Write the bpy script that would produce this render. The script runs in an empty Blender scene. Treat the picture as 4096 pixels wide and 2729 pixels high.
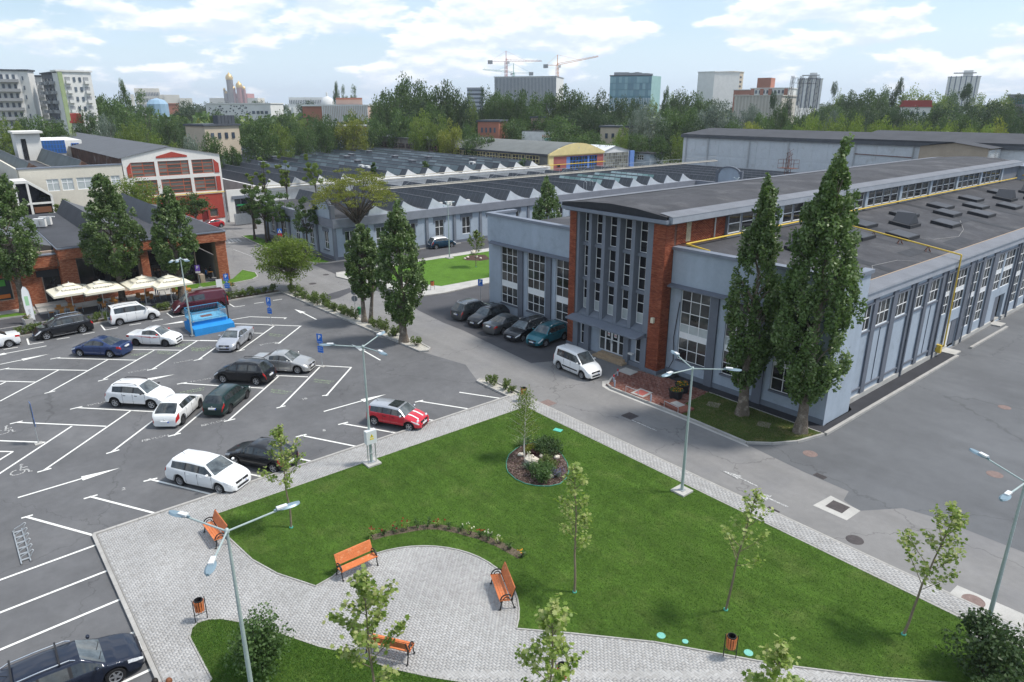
import bpy, bmesh, math, random
import numpy as np
from mathutils import Vector, Matrix

scene = bpy.context.scene
COL = scene.collection
rad = math.radians
random.seed(7)

# ------------------------------------------------------------------ camera
cam_d = bpy.data.cameras.new('camera')
cam = bpy.data.objects.new('camera', cam_d)
COL.objects.link(cam)
scene.camera = cam
cam_d.sensor_width = 36.0
cam_d.lens = 24.295
cam_d.clip_start = 0.5
cam_d.clip_end = 30000
cam.location = (0, 0, 19.6)
_yaw, _pitch, _roll = -0.875624, 0.328810, -0.001703
_f = Vector((math.sin(_yaw) * math.cos(_pitch), math.cos(_yaw) * math.cos(_pitch), -math.sin(_pitch)))
_r = Vector((math.cos(_yaw), -math.sin(_yaw), 0))
_u = _r.cross(_f)
_r2 = _r * math.cos(_roll) + _u * math.sin(_roll)
_u2 = -_r * math.sin(_roll) + _u * math.cos(_roll)
cam.rotation_euler = Matrix((_r2, _u2, -_f)).transposed().to_euler()

# ------------------------------------------------------------------ sun, sky, exposure
SUN_EL, SUN_AZ = 58.0, 38.5            # azimuth clockwise from +Y
sd = bpy.data.lights.new('sun', 'SUN')
sd.energy = 2.8
sd.angle = rad(8.0)
sd.color = (1.0, 0.95, 0.88)
sun = bpy.data.objects.new('sun', sd)
COL.objects.link(sun)
_sd = Vector((math.sin(rad(SUN_AZ)) * math.cos(rad(SUN_EL)), math.cos(rad(SUN_AZ)) * math.cos(rad(SUN_EL)), math.sin(rad(SUN_EL))))
sun.rotation_euler = (-_sd).to_track_quat('-Z', 'Y').to_euler()
sun.location = (0, 0, 200)

world = bpy.data.worlds.new('World')
scene.world = world
world.use_nodes = True
def build_world():
 nt = world.node_tree
 nt.nodes.clear()
 N = lambda t: nt.nodes.new(t)
 L = nt.links.new
 out = N('ShaderNodeOutputWorld'); bg = N('ShaderNodeBackground')
 bg.inputs['Strength'].default_value = 0.105
 sky = N('ShaderNodeTexSky'); sky.sky_type = 'NISHITA'; sky.sun_disc = False
 sky.sun_elevation = rad(SUN_EL); sky.sun_rotation = rad(SUN_AZ)
 sky.altitude = 80; sky.air_density = 1.0; sky.dust_density = 0.7; sky.ozone_density = 1.5
 tc = N('ShaderNodeTexCoord')
 sep = N('ShaderNodeSeparateXYZ'); L(tc.outputs['Generated'], sep.inputs[0])
 def cloud(scale, zs, off, detail, rough, dist):
  mp = N('ShaderNodeMapping'); mp.inputs['Scale'].default_value = (scale, scale, scale * zs)
  mp.inputs['Location'].default_value = off
  L(tc.outputs['Generated'], mp.inputs['Vector'])
  n = N('ShaderNodeTexNoise'); n.inputs['Scale'].default_value = 1.0
  n.inputs['Detail'].default_value = detail; n.inputs['Roughness'].default_value = rough
  n.inputs['Distortion'].default_value = dist
  L(mp.outputs[0], n.inputs['Vector'])
  return n
 def ramp(src, a, b, va=0.0, vb=1.0):
  m = N('ShaderNodeMapRange'); m.interpolation_type = 'SMOOTHSTEP'
  m.inputs['From Min'].default_value = a; m.inputs['From Max'].default_value = b
  m.inputs['To Min'].default_value = va; m.inputs['To Max'].default_value = vb
  L(src, m.inputs['Value']); return m.outputs[0]
 def math_(op, a, b):
  m = N('ShaderNodeMath'); m.operation = op
  for i, s in enumerate((a, b)):
   if isinstance(s, (int, float)): m.inputs[i].default_value = s
   else: L(s, m.inputs[i])
  return m.outputs[0]
 O = CLOUD_OFF
 c1 = cloud(8.0, 2.9, O, 9, 0.54, 0.1)
 c1u = cloud(8.0, 2.9, (O[0], O[1], O[2] + 0.2), 6, 0.5, 0.1)
 c2 = cloud(3.2, 3.0, (O[0] + 9, O[1] - 4, O[2]), 5, 0.55, 0.0)
 dens = math_('ADD', c1.outputs['Fac'], math_('MULTIPLY', math_('SUBTRACT', c2.outputs['Fac'], 0.5), 0.75))
 mask = ramp(dens, 0.485, 0.565)
 lit = math_('SUBTRACT', c1.outputs['Fac'], c1u.outputs['Fac'])
 shade = ramp(lit, -0.13, 0.16, 0.66, 1.0)
 veil = ramp(c2.outputs['Fac'], 0.30, 0.66, 0.12, 0.72)     # thin high haze between the heaps
 low = ramp(sep.outputs['Z'], 0.0, 0.16, 0.85, 0.0)
 colr = N('ShaderNodeMix'); colr.data_type = 'RGBA'
 colr.inputs['A'].default_value = (5.0, 5.8, 6.9, 1); colr.inputs['B'].default_value = (8.2, 8.25, 8.3, 1)
 L(ramp(shade, 0.66, 1.0), colr.inputs['Factor'])
 veilc = N('ShaderNodeMix'); veilc.data_type = 'RGBA'; veilc.inputs['B'].default_value = (4.7, 5.9, 7.3, 1)
 L(math_('MAXIMUM', veil, low), veilc.inputs['Factor']); L(sky.outputs[0], veilc.inputs['A'])
 fin = N('ShaderNodeMix'); fin.data_type = 'RGBA'
 L(mask, fin.inputs['Factor']); L(veilc.outputs['Result'], fin.inputs['A']); L(colr.outputs['Result'], fin.inputs['B'])
 L(fin.outputs['Result'], bg.inputs['Color']); L(bg.outputs[0], out.inputs['Surface'])
CLOUD_OFF = (3.1, 7.7, 1.3)
build_world()

vs = scene.view_settings
vs.view_transform = 'Standard'; vs.look = 'None'; vs.gamma = 1.0; vs.use_curve_mapping = False
vs.exposure = 0.62
scene.cycles.max_bounces = 6; scene.cycles.diffuse_bounces = 3; scene.cycles.glossy_bounces = 3
scene.cycles.transparent_max_bounces = 12; scene.cycles.transmission_bounces = 4
scene.cycles.use_denoising = True
scene.cycles.sample_clamp_indirect = 6.0
scene.cycles.caustics_reflective = False; scene.cycles.caustics_refractive = False

# ------------------------------------------------------------------ materials
MATS = {}
def mat(name, col, rough=0.75, spec=0.3, metal=0.0, var=None, bump=None, col2=None, wear=None, coat=0.0, trans=0.0):
 if name in MATS: return MATS[name]
 m = bpy.data.materials.new(name); m.use_nodes = True
 nt = m.node_tree; b = nt.nodes['Principled BSDF']; L = nt.links.new
 b.inputs['Roughness'].default_value = rough
 b.inputs['Specular IOR Level'].default_value = spec
 b.inputs['Metallic'].default_value = metal
 b.inputs['Base Color'].default_value = (*col, 1)
 if coat: b.inputs['Coat Weight'].default_value = coat; b.inputs['Coat Roughness'].default_value = 0.06
 src = None
 geo = nt.nodes.new('ShaderNodeNewGeometry')
 def noise(scale, detail=6, rough_=0.6):
  n = nt.nodes.new('ShaderNodeTexNoise'); n.inputs['Scale'].default_value = scale
  n.inputs['Detail'].default_value = detail; n.inputs['Roughness'].default_value = rough_
  L(geo.outputs['Position'], n.inputs['Vector']); return n.outputs['Fac']
 def mixin(a, colb, fac):
  x = nt.nodes.new('ShaderNodeMix'); x.data_type = 'RGBA'
  if a is None: x.inputs['A'].default_value = (*col, 1)
  else: L(a, x.inputs['A'])
  x.inputs['B'].default_value = (*colb, 1); L(fac, x.inputs['Factor']); return x.outputs['Result']
 def rng(s, a, b_, ta=0, tb=1):
  r = nt.nodes.new('ShaderNodeMapRange'); r.inputs['From Min'].default_value = a; r.inputs['From Max'].default_value = b_
  r.inputs['To Min'].default_value = ta; r.inputs['To Max'].default_value = tb; L(s, r.inputs['Value']); return r.outputs[0]
 for c2 in (col2, wear):
  if c2: src = mixin(src, c2[0], rng(noise(c2[1]), c2[2], c2[3]))
 if var:
  vars_ = var if isinstance(var[0], (tuple, list)) else (var,)
  for sc, am in vars_:
   h = nt.nodes.new('ShaderNodeHueSaturation')
   if src is None: h.inputs['Color'].default_value = (*col, 1)
   else: L(src, h.inputs['Color'])
   L(rng(noise(sc), 0.3, 0.7, 1 - am, 1 + am), h.inputs['Value']); src = h.outputs[0]
 if src is not None: L(src, b.inputs['Base Color'])
 if bump:
  bp = nt.nodes.new('ShaderNodeBump'); bp.inputs['Strength'].default_value = bump[1]
  bp.inputs['Distance'].default_value = bump[2] if len(bump) > 2 else 0.02
  L(noise(bump[0]), bp.inputs['Height']); L(bp.outputs[0], b.inputs['Normal'])
 MATS[name] = m
 return m

def tinted(name, stops, rough=0.7, spec=0.3, attr=None, bump=None, fine=None):
 if name in MATS: return MATS[name]
 m = bpy.data.materials.new(name); m.use_nodes = True
 nt = m.node_tree; b = nt.nodes['Principled BSDF']; L = nt.links.new
 b.inputs['Roughness'].default_value = rough; b.inputs['Specular IOR Level'].default_value = spec
 if attr: a = nt.nodes.new('ShaderNodeAttribute'); a.attribute_name = attr; f = a.outputs['Fac']
 else: f = nt.nodes.new('ShaderNodeObjectInfo').outputs['Random']
 r = nt.nodes.new('ShaderNodeValToRGB'); r.color_ramp.interpolation = 'LINEAR'
 e = r.color_ramp.elements
 while len(e) < len(stops): e.new(0.5)
 for i, c in enumerate(stops):
  e[i].position = i / (len(stops) - 1); e[i].color = (*c, 1)
 L(f, r.inputs[0]); out = r.outputs[0]
 geo = nt.nodes.new('ShaderNodeNewGeometry')
 if fine:
  n = nt.nodes.new('ShaderNodeTexNoise'); n.inputs['Scale'].default_value = fine[0]; n.inputs['Detail'].default_value = 6
  L(geo.outputs['Position'], n.inputs['Vector'])
  mr = nt.nodes.new('ShaderNodeMapRange'); mr.inputs['From Min'].default_value = 0.3; mr.inputs['From Max'].default_value = 0.7
  mr.inputs['To Min'].default_value = 1 - fine[1]; mr.inputs['To Max'].default_value = 1 + fine[1]
  L(n.outputs['Fac'], mr.inputs['Value'])
  h = nt.nodes.new('ShaderNodeHueSaturation'); L(out, h.inputs['Color']); L(mr.outputs[0], h.inputs['Value']); out = h.outputs[0]
 L(out, b.inputs['Base Color'])
 if bump:
  n = nt.nodes.new('ShaderNodeTexNoise'); n.inputs['Scale'].default_value = bump[0]; n.inputs['Detail'].default_value = 4
  L(geo.outputs['Position'], n.inputs['Vector'])
  bp = nt.nodes.new('ShaderNodeBump'); bp.inputs['Strength'].default_value = bump[1]; bp.inputs['Distance'].default_value = 0.02
  L(n.outputs['Fac'], bp.inputs['Height']); L(bp.outputs[0], b.inputs['Normal'])
 MATS[name] = m
 return m

def leafmat(name, stops, trans=0.35, rough=0.55, objvar=0.18):
 if name in MATS: return MATS[name]
 m = bpy.data.materials.new(name); m.use_nodes = True
 nt = m.node_tree; nt.nodes.clear(); L = nt.links.new
 out = nt.nodes.new('ShaderNodeOutputMaterial')
 a = nt.nodes.new('ShaderNodeAttribute'); a.attribute_name = 'tint'
 r = nt.nodes.new('ShaderNodeValToRGB'); e = r.color_ramp.elements
 while len(e) < len(stops): e.new(0.5)
 for i, c in enumerate(stops):
  e[i].position = i / (len(stops) - 1); e[i].color = (*c, 1)
 L(a.outputs['Fac'], r.inputs[0])
 oi = nt.nodes.new('ShaderNodeObjectInfo')
 mr = nt.nodes.new('ShaderNodeMapRange'); mr.inputs['To Min'].default_value = 1 - objvar; mr.inputs['To Max'].default_value = 1 + objvar
 L(oi.outputs['Random'], mr.inputs['Value'])
 h = nt.nodes.new('ShaderNodeHueSaturation'); L(r.outputs[0], h.inputs['Color']); L(mr.outputs[0], h.inputs['Value'])
 p = nt.nodes.new('ShaderNodeBsdfPrincipled'); p.inputs['Roughness'].default_value = rough; p.inputs['Specular IOR Level'].default_value = 0.35
 t = nt.nodes.new('ShaderNodeBsdfTranslucent')
 h2 = nt.nodes.new('ShaderNodeHueSaturation'); h2.inputs['Value'].default_value = 1.5; h2.inputs['Saturation'].default_value = 1.1
 L(h.outputs[0], p.inputs['Base Color']); L(h.outputs[0], h2.inputs['Color']); L(h2.outputs[0], t.inputs['Color'])
 mx = nt.nodes.new('ShaderNodeMixShader'); mx.inputs[0].default_value = trans
 L(p.outputs[0], mx.inputs[1]); L(t.outputs[0], mx.inputs[2]); L(mx.outputs[0], out.inputs['Surface'])
 MATS[name] = m
 return m

# ------------------------------------------------------------------ mesh helpers
class MB:
 def __init__(s): s.v = []; s.f = []; s.m = []; s.mi = 0
 def add(s, vs_, fs):
  o = len(s.v); s.v += [tuple(p) for p in vs_]
  for f in fs: s.f.append(tuple(o + i for i in f)); s.m.append(s.mi)
  return s
 def quad(s, a, b, c, d): return s.add((a, b, c, d), ((0, 1, 2, 3),))
 def box(s, x0, x1, y0, y1, z0, z1):
  if x0 > x1: x0, x1 = x1, x0
  if y0 > y1: y0, y1 = y1, y0
  if z0 > z1: z0, z1 = z1, z0
  return s.add(((x0,y0,z0),(x1,y0,z0),(x1,y1,z0),(x0,y1,z0),(x0,y0,z1),(x1,y0,z1),(x1,y1,z1),(x0,y1,z1)),
                     ((0,3,2,1),(4,5,6,7),(0,1,5,4),(1,2,6,5),(2,3,7,6),(3,0,4,7)))
 def obox(s, c, dx, dy, z0, z1, ang):
  ca, sa = math.cos(ang), math.sin(ang)
  P = [(c[0]+x*ca-y*sa, c[1]+x*sa+y*ca) for x, y in ((-dx,-dy),(dx,-dy),(dx,dy),(-dx,dy))]
  return s.prism(P, z0, z1)
 def prism(s, poly, z0, z1, cap=True, bottom=True):
  n = len(poly)
  vs_ = [(p[0], p[1], z0) for p in poly] + [(p[0], p[1], z1) for p in poly]
  fs = [(i, (i+1) % n, n+(i+1) % n, n+i) for i in range(n)]
  if cap: fs.append(tuple(range(n, 2*n)))
  if cap and bottom: fs.append(tuple(reversed(range(n))))
  return s.add(vs_, fs)
 def ext(s, poly, axis, a, b, caps=True):
  n = len(poly)
  f = (lambda p, t: (t, p[0], p[1])) if axis == 'x' else (lambda p, t: (p[0], t, p[1]))
  vs_ = [f(p, a) for p in poly] + [f(p, b) for p in poly]
  fs = [(i, (i+1) % n, n+(i+1) % n, n+i) for i in range(n)]
  if caps: fs += [tuple(range(n, 2*n)), tuple(reversed(range(n)))]
  return s.add(vs_, fs)
 def tube(s, p, q, r, n=6, r2=None, caps=True):
  p, q = Vector(p), Vector(q); d = (q - p)
  if d.length < 1e-6: return s
  z = d.normalized(); x = z.orthogonal().normalized(); y = z.cross(x)
  r2 = r if r2 is None else r2
  vs_ = [p + (x*math.cos(2*math.pi*i/n) + y*math.sin(2*math.pi*i/n))*r for i in range(n)] + \
              [q + (x*math.cos(2*math.pi*i/n) + y*math.sin(2*math.pi*i/n))*r2 for i in range(n)]
  fs = [(i, (i+1) % n, n+(i+1) % n, n+i) for i in range(n)]
  if caps: fs += [tuple(range(n, 2*n)), tuple(reversed(range(n)))]
  return s.add(vs_, fs)
 def path(s, pts, r, n=6):
  for a, b in zip(pts[:-1], pts[1:]): s.tube(a, b, r, n)
  return s
 def lathe(s, prof, n=16, c=(0, 0, 0), axis='z', closed=False):
  k = len(prof); vs_ = []
  for i in range(n):
   a = 2*math.pi*i/n; ca, sa = math.cos(a), math.sin(a)
   for r, h in prof:
    if axis == 'z': vs_.append((c[0]+r*ca, c[1]+r*sa, c[2]+h))
    elif axis == 'y': vs_.append((c[0]+r*ca, c[1]+h, c[2]+r*sa))
    else: vs_.append((c[0]+h, c[1]+r*ca, c[2]+r*sa))
  fs = []
  for i in range(n):
   j = (i+1) % n
   for q in range(k-1 if not closed else k):
    w = (q+1) % k
    fs.append((i*k+q, j*k+q, j*k+w, i*k+w))
  return s.add(vs_, fs)
 def ell(s, c, rx, ry, rz, n=10, m=6):
  vs_ = []; fs = []
  for i in range(m+1):
   t = math.pi*i/m
   for j in range(n):
    a = 2*math.pi*j/n
    vs_.append((c[0]+rx*math.sin(t)*math.cos(a), c[1]+ry*math.sin(t)*math.sin(a), c[2]+rz*math.cos(t)))
  for i in range(m):
   for j in range(n):
    fs.append((i*n+j, i*n+(j+1) % n, (i+1)*n+(j+1) % n, (i+1)*n+j))
  return s.add(vs_, fs)
 def mesh(s, name, mats, smooth=None):
  me = bpy.data.meshes.new(name); me.from_pydata(s.v, [], s.f)
  for q in (mats if isinstance(mats, (list, tuple)) else [mats]): me.materials.append(q)
  if any(s.m): me.polygons.foreach_set('material_index', s.m)
  if smooth is not None:
   me.polygons.foreach_set('use_smooth', [True]*len(me.polygons))
   me.set_sharp_from_angle(angle=rad(smooth))
  me.update()
  return me
 def build(s, name, mats, parent=None, smooth=None, world=True, loc=None, rz=0):
  return link(name, s.mesh(name, mats, smooth), parent, world, loc, rz)

def link(name, me, parent=None, world=True, loc=None, rz=0):
 o = bpy.data.objects.new(name, me); COL.objects.link(o)
 if loc is not None: o.location = loc
 if rz: o.rotation_euler = (0, 0, rz)
 if parent is not None:
  o.parent = parent
  if world: o.matrix_parent_inverse = PINV.get(parent.name, Matrix.Identity(4))
  PINV[o.name] = Matrix.Identity(4) if world else Matrix.Identity(4)
  if world and loc is not None:
   PINV[o.name] = (Matrix.Translation(Vector(loc)) @ Matrix.Rotation(rz, 4, 'Z')).inverted()
 elif loc is not None or rz:
  PINV[o.name] = (Matrix.Translation(Vector(loc or (0, 0, 0))) @ Matrix.Rotation(rz, 4, 'Z')).inverted()
 return o
PINV = {}     # inverse world matrix of everything that may carry parts given in world coordinates

def tag(o, label=None, cat=None, group=None, kind=None):
 if label: o['label'] = label
 if cat: o['category'] = cat
 if group: o['group'] = group
 if kind: o['kind'] = kind
 return o
def thing(name, label, cat, loc=(0, 0, 0), rz=0.0, group=None):
 o = bpy.data.objects.new(name, None); COL.objects.link(o)
 o.empty_display_size = 0.3
 o.location = loc; o.rotation_euler = (0, 0, rz)
 PINV[o.name] = (Matrix.Translation(Vector(loc)) @ Matrix.Rotation(rz, 4, 'Z')).inverted()
 return tag(o, label, cat, group)
def struct(o): o['kind'] = 'structure'; return o
def copy_tree(o, parent=None):
 c = o.copy(); COL.objects.link(c)
 if parent is not None: c.parent = parent
 for ch in o.children: copy_tree(ch, c)
 return c

_UNIT = {}
def unit_box(m):
 k = 'box' + m.name
 if k not in _UNIT:
  b = MB().box(-.5, .5, -.5, .5, -.5, .5); _UNIT[k] = b.mesh('piece_' + m.name, m)
 return _UNIT[k]
def piece(name, m, x0, x1, y0, y1, z0, z1, parent):
 o = bpy.data.objects.new(name, unit_box(m)); COL.objects.link(o)
 o.location = ((x0+x1)/2, (y0+y1)/2, (z0+z1)/2); o.scale = (abs(x1-x0), abs(y1-y0), abs(z1-z0))
 if parent is not None:
  o.parent = parent; o.matrix_parent_inverse = PINV.get(parent.name, Matrix.Identity(4))
 PINV[o.name] = o_inv(o)
 return o
def o_inv(o):
 return Matrix.LocRotScale(o.location, o.rotation_euler, o.scale).inverted()

def V2(a): return Vector((a[0], a[1]))
def flat_poly(poly, z): return [(p[0], p[1], z) for p in poly]

# ================================================================== GROUND
def in_poly(x, y, poly):
 c = False; j = len(poly) - 1
 for i in range(len(poly)):
  a, b = poly[i], poly[j]
  if (a[1] > y) != (b[1] > y) and x < (b[0]-a[0])*(y-a[1])/(b[1]-a[1]) + a[0]: c = not c
  j = i
 return c
def arc(cx, cy, r, a0, a1, n):
 return [(cx + r*math.cos(rad(a0+(a1-a0)*i/n)), cy + r*math.sin(rad(a0+(a1-a0)*i/n))) for i in range(n+1)]
def sheet(name, poly, z, m, thick=None):
 bm = bmesh.new()
 vs_ = [bm.verts.new((p[0], p[1], z)) for p in poly]
 f = bm.faces.new(vs_)
 if f.normal.z < 0: f.normal_flip()
 bmesh.ops.triangulate(bm, faces=[f])
 for q in bm.faces:
  q.normal_update()
  if q.normal.z < 0: q.normal_flip()
 me = bpy.data.meshes.new(name); bm.to_mesh(me); bm.free(); me.materials.append(m)
 return struct(link(name, me))
_cf, _cr, _cu = _f.copy(), _r2.copy(), _u2.copy()
def seen_at(x, y, z=0.0):
 d = Vector((x, y, z)) - Vector((0, 0, 19.6)); w = d.dot(_cf)
 if w < 1: return 0
 u, v = d.dot(_cr)/w*2764, d.dot(_cu)/w*2764
 return 2764/w if abs(u) < 2040 and abs(v) < 1360 else 0

def in_poly_np(q, poly):
 c = np.zeros(len(q), bool); x, y = q[:, 0], q[:, 1]; j = len(poly)-1
 for i in range(len(poly)):
  a, b = poly[i], poly[j]
  if a[1] != b[1]: c ^= ((a[1] > y) != (b[1] > y)) & (x < (b[0]-a[0])*(y-a[1])/(b[1]-a[1])+a[0])
  j = i
 return c
def seen_np(q):
 d = np.c_[q, np.full(len(q), -19.6)]; w = d @ np.array(_cf); u = d @ np.array(_cr)/w*2764; v = d @ np.array(_cu)/w*2764
 return (w > 1) & (abs(u) < 2100) & (abs(v) < 1420)
m_earth = mat('earth', (0.075, 0.095, 0.045), 0.95, 0.1, col2=((0.13, 0.12, 0.09), 0.02, 0.45, 0.6), var=(0.3, 0.3))
m_road = mat('old_asphalt', (0.20, 0.196, 0.192), 0.9, 0.25, var=((0.35, 0.07), (2.5, 0.06), (60, 0.10)), col2=((0.165, 0.165, 0.17), 0.16, 0.50, 0.72), bump=(120, 0.25, 0.01))
m_park = mat('car_park_asphalt', (0.116, 0.117, 0.121), 0.88, 0.3, var=((0.22, 0.16), (1.6, 0.09), (70, 0.20)), col2=((0.15, 0.15, 0.152), 0.13, 0.52, 0.75), bump=(140, 0.3, 0.01))
m_yard = mat('yard_asphalt', (0.122, 0.127, 0.134), 0.88, 0.28, var=((0.12, 0.10), (1.1, 0.06), (60, 0.13)), col2=((0.095, 0.098, 0.104), 0.10, 0.5, 0.72), bump=(120, 0.25, 0.01))
m_newasph = mat('new_asphalt', (0.072, 0.072, 0.078), 0.85, 0.3, var=((0.4, 0.16), (60, 0.2)), bump=(120, 0.3, 0.01))
m_strip = mat('black_asphalt', (0.035, 0.036, 0.042), 0.85, 0.3, var=((0.8, 0.15), (60, 0.2)))
m_kerb = mat('kerb_concrete', (0.36, 0.35, 0.33), 0.9, 0.2, var=((1.2, 0.14), (25, 0.12)), bump=(60, 0.3, 0.01))
m_conc = mat('pale_concrete', (0.42, 0.41, 0.385), 0.9, 0.2, var=((0.8, 0.14), (20, 0.1)), bump=(50, 0.3, 0.01))
m_paint = mat('road_paint', (0.74, 0.74, 0.70), 0.7, 0.3, wear=((0.30, 0.30, 0.30), 9.0, 0.60, 0.72), var=(4, 0.08))
m_worn = mat('worn_paint', (0.58, 0.58, 0.56), 0.75, 0.25, wear=((0.22, 0.22, 0.22), 14.0, 0.42, 0.55))
m_gpaint = mat('green_stencil_paint', (0.38, 0.48, 0.30), 0.75, 0.25, wear=((0.13, 0.135, 0.13), 9.0, 0.42, 0.58))
m_lawn = mat('lawn', (0.058, 0.112, 0.016), 0.95, 0.15, var=((0.25, 0.16), (1.3, 0.16), (9, 0.22), (55, 0.35)), col2=((0.085, 0.13, 0.028), 0.55, 0.52, 0.72), bump=(45, 0.9, 0.05))
def stripes(m, size, ang, amt):
 nt = m.node_tree; b = nt.nodes['Principled BSDF']; l = b.inputs['Base Color'].links[0]; src = l.from_socket
 g = nt.nodes.new('ShaderNodeNewGeometry'); mp = nt.nodes.new('ShaderNodeMapping'); mp.inputs['Rotation'].default_value = (0, 0, rad(ang)); mp.inputs['Scale'].default_value = size
 n = nt.nodes.new('ShaderNodeTexNoise'); n.inputs['Scale'].default_value = 1; n.inputs['Detail'].default_value = 3
 r = nt.nodes.new('ShaderNodeMapRange'); r.inputs['From Min'].default_value = .35; r.inputs['From Max'].default_value = .65; r.inputs['To Min'].default_value = 1-amt; r.inputs['To Max'].default_value = 1+amt
 h = nt.nodes.new('ShaderNodeHueSaturation'); L = nt.links.new
 L(g.outputs['Position'], mp.inputs[0]); L(mp.outputs[0], n.inputs['Vector']); L(n.outputs['Fac'], r.inputs['Value']); L(r.outputs[0], h.inputs['Value']); L(src, h.inputs['Color']); L(h.outputs[0], b.inputs['Base Color'])
def cracks(m, scale, width, dark):
 nt = m.node_tree; b = nt.nodes['Principled BSDF']; src = b.inputs['Base Color'].links[0].from_socket; L = nt.links.new
 g = nt.nodes.new('ShaderNodeNewGeometry'); n = nt.nodes.new('ShaderNodeTexNoise'); n.inputs['Scale'].default_value = 1.3; n.inputs['Detail'].default_value = 5
 ad = nt.nodes.new('ShaderNodeVectorMath'); ad.operation = 'MULTIPLY_ADD'; ad.inputs[1].default_value = (1.6, 1.6, 0); L(n.outputs['Color'], ad.inputs[0]); L(g.outputs['Position'], ad.inputs[2]); L(g.outputs['Position'], n.inputs['Vector'])
 v = nt.nodes.new('ShaderNodeTexVoronoi'); v.feature = 'DISTANCE_TO_EDGE'; v.inputs['Scale'].default_value = scale; L(ad.outputs[0], v.inputs['Vector'])
 r = nt.nodes.new('ShaderNodeMapRange'); r.inputs['From Min'].default_value = width*.4; r.inputs['From Max'].default_value = width; r.inputs['To Min'].default_value = dark; r.inputs['To Max'].default_value = 1; L(v.outputs['Distance'], r.inputs['Value'])
 h = nt.nodes.new('ShaderNodeHueSaturation'); L(r.outputs[0], h.inputs['Value']); L(src, h.inputs['Color']); L(h.outputs[0], b.inputs['Base Color'])
cracks(m_road, .13, .006, .72); cracks(m_park, .09, .004, .78); cracks(m_yard, .07, .004, .8)
stripes(m_lawn, (.25, 1.6, 1), 32, .10); stripes(m_lawn, (2.2, 9, 1), 32, .12); stripes(m_road, (.05, .9, 1), 0, .05); stripes(m_yard, (.06, .5, 1), -35, .05)
m_lawn2 = mat('lighter_green_lawn', (0.085, 0.175, 0.022), 0.95, 0.15, var=((0.3, 0.12), (1.6, 0.14), (40, 0.3)), bump=(45, 0.9, 0.05))  # lighter green than the main lawn
m_dry = mat('dry_lawn', (0.075, 0.105, 0.028), 0.95, 0.15, var=((1.2, 0.2), (40, 0.35)), col2=((0.19, 0.16, 0.075), 0.9, 0.52, 0.68), bump=(45, 0.9, 0.05))
m_soil = mat('soil', (0.12, 0.095, 0.07), 0.95, 0.1, var=((3, 0.25), (40, 0.3)), bump=(30, 0.8, 0.04))
m_gravel = mat('white_gravel', (0.45, 0.43, 0.38), 0.9, 0.2, var=((30, 0.35), (6, 0.15)), bump=(40, 0.9, 0.04))
m_joint = mat('joint_sand', (0.29, 0.282, 0.268), 0.95, 0.1, var=(8, 0.2))
m_paver = tinted('paver_concrete', [(0.325, 0.317, 0.305), (0.36, 0.354, 0.344), (0.375, 0.37, 0.36), (0.41, 0.405, 0.395)], 0.85, 0.25, attr='tint', fine=(0.35, 0.10))
m_paver1 = tinted('paver_single', [(0.325, 0.317, 0.305), (0.36, 0.354, 0.344), (0.375, 0.37, 0.36), (0.41, 0.405, 0.395)], 0.85, 0.25, fine=(0.35, 0.10))
m_redpaver = tinted('red_paver', [(0.15, 0.055, 0.043), (0.20, 0.085, 0.065), (0.24, 0.115, 0.09), (0.26, 0.16, 0.135)], 0.9, 0.2, attr='tint', fine=(0.9, 0.18))
m_redpaver1 = tinted('red_paver_single', [(0.15, 0.055, 0.043), (0.20, 0.085, 0.065), (0.24, 0.115, 0.09), (0.26, 0.16, 0.135)], 0.9, 0.2, fine=(0.9, 0.18))
m_iron = mat('cast_iron', (0.075, 0.066, 0.066), 0.7, 0.4, metal=0.3, var=((6, 0.2), (40, 0.2)))

sheet('ground', [(-9000, -9000), (9000, -9000), (9000, 9000), (-9000, 9000)], -0.03, m_earth)
sheet('road', [(-150, -60), (60, -60), (60, 150), (-150, 150)], 0.0, m_road)
sheet('car_park', [(-73.3, -40), (-20, -40), (-20, 2.76), (-34.75, 2.76), (-34.6, 28.72), (-38.4, 28.75), (-42.0, 30.2), (-46.8, 29.2), (-73.3, 27.95)], 0.004, m_park)
sheet('yard', [(-19.9, 35.22), (-15.9, 34.72), (-13.35, 34.6), (-13.12, 33.55), (-12.15, 33.1), (-10.8, 35.1), (-9.4, 35.45), (-5.6, 35.5), (50, 36.4), (50, 140), (-18.6, 140), (-18.6, 45.9)], 0.004, m_yard)
sheet('car_park_strip', [(-60.5, 36.3), (-57.5, 35.7), (-52.4, 35.25), (-49.4, 35.3), (-38.9, 34.45), (-38.0, 36.3), (-37.9, 41.0), (-60.5, 41.6)], 0.004, m_newasph)
sheet('side_road', [(-84.5, 36.7), (-60.8, 36.2), (-53.5, 41.3), (-53.5, 125), (-84.5, 125)], 0.003, m_newasph)
sheet('road_patch', [(-68.94,30.02),(-69.39,31.66),(-70.34,34.72),(-68.63,34.04),(-67.17,31.76),(-66.95,30.49)], 0.005, m_newasph)

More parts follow.
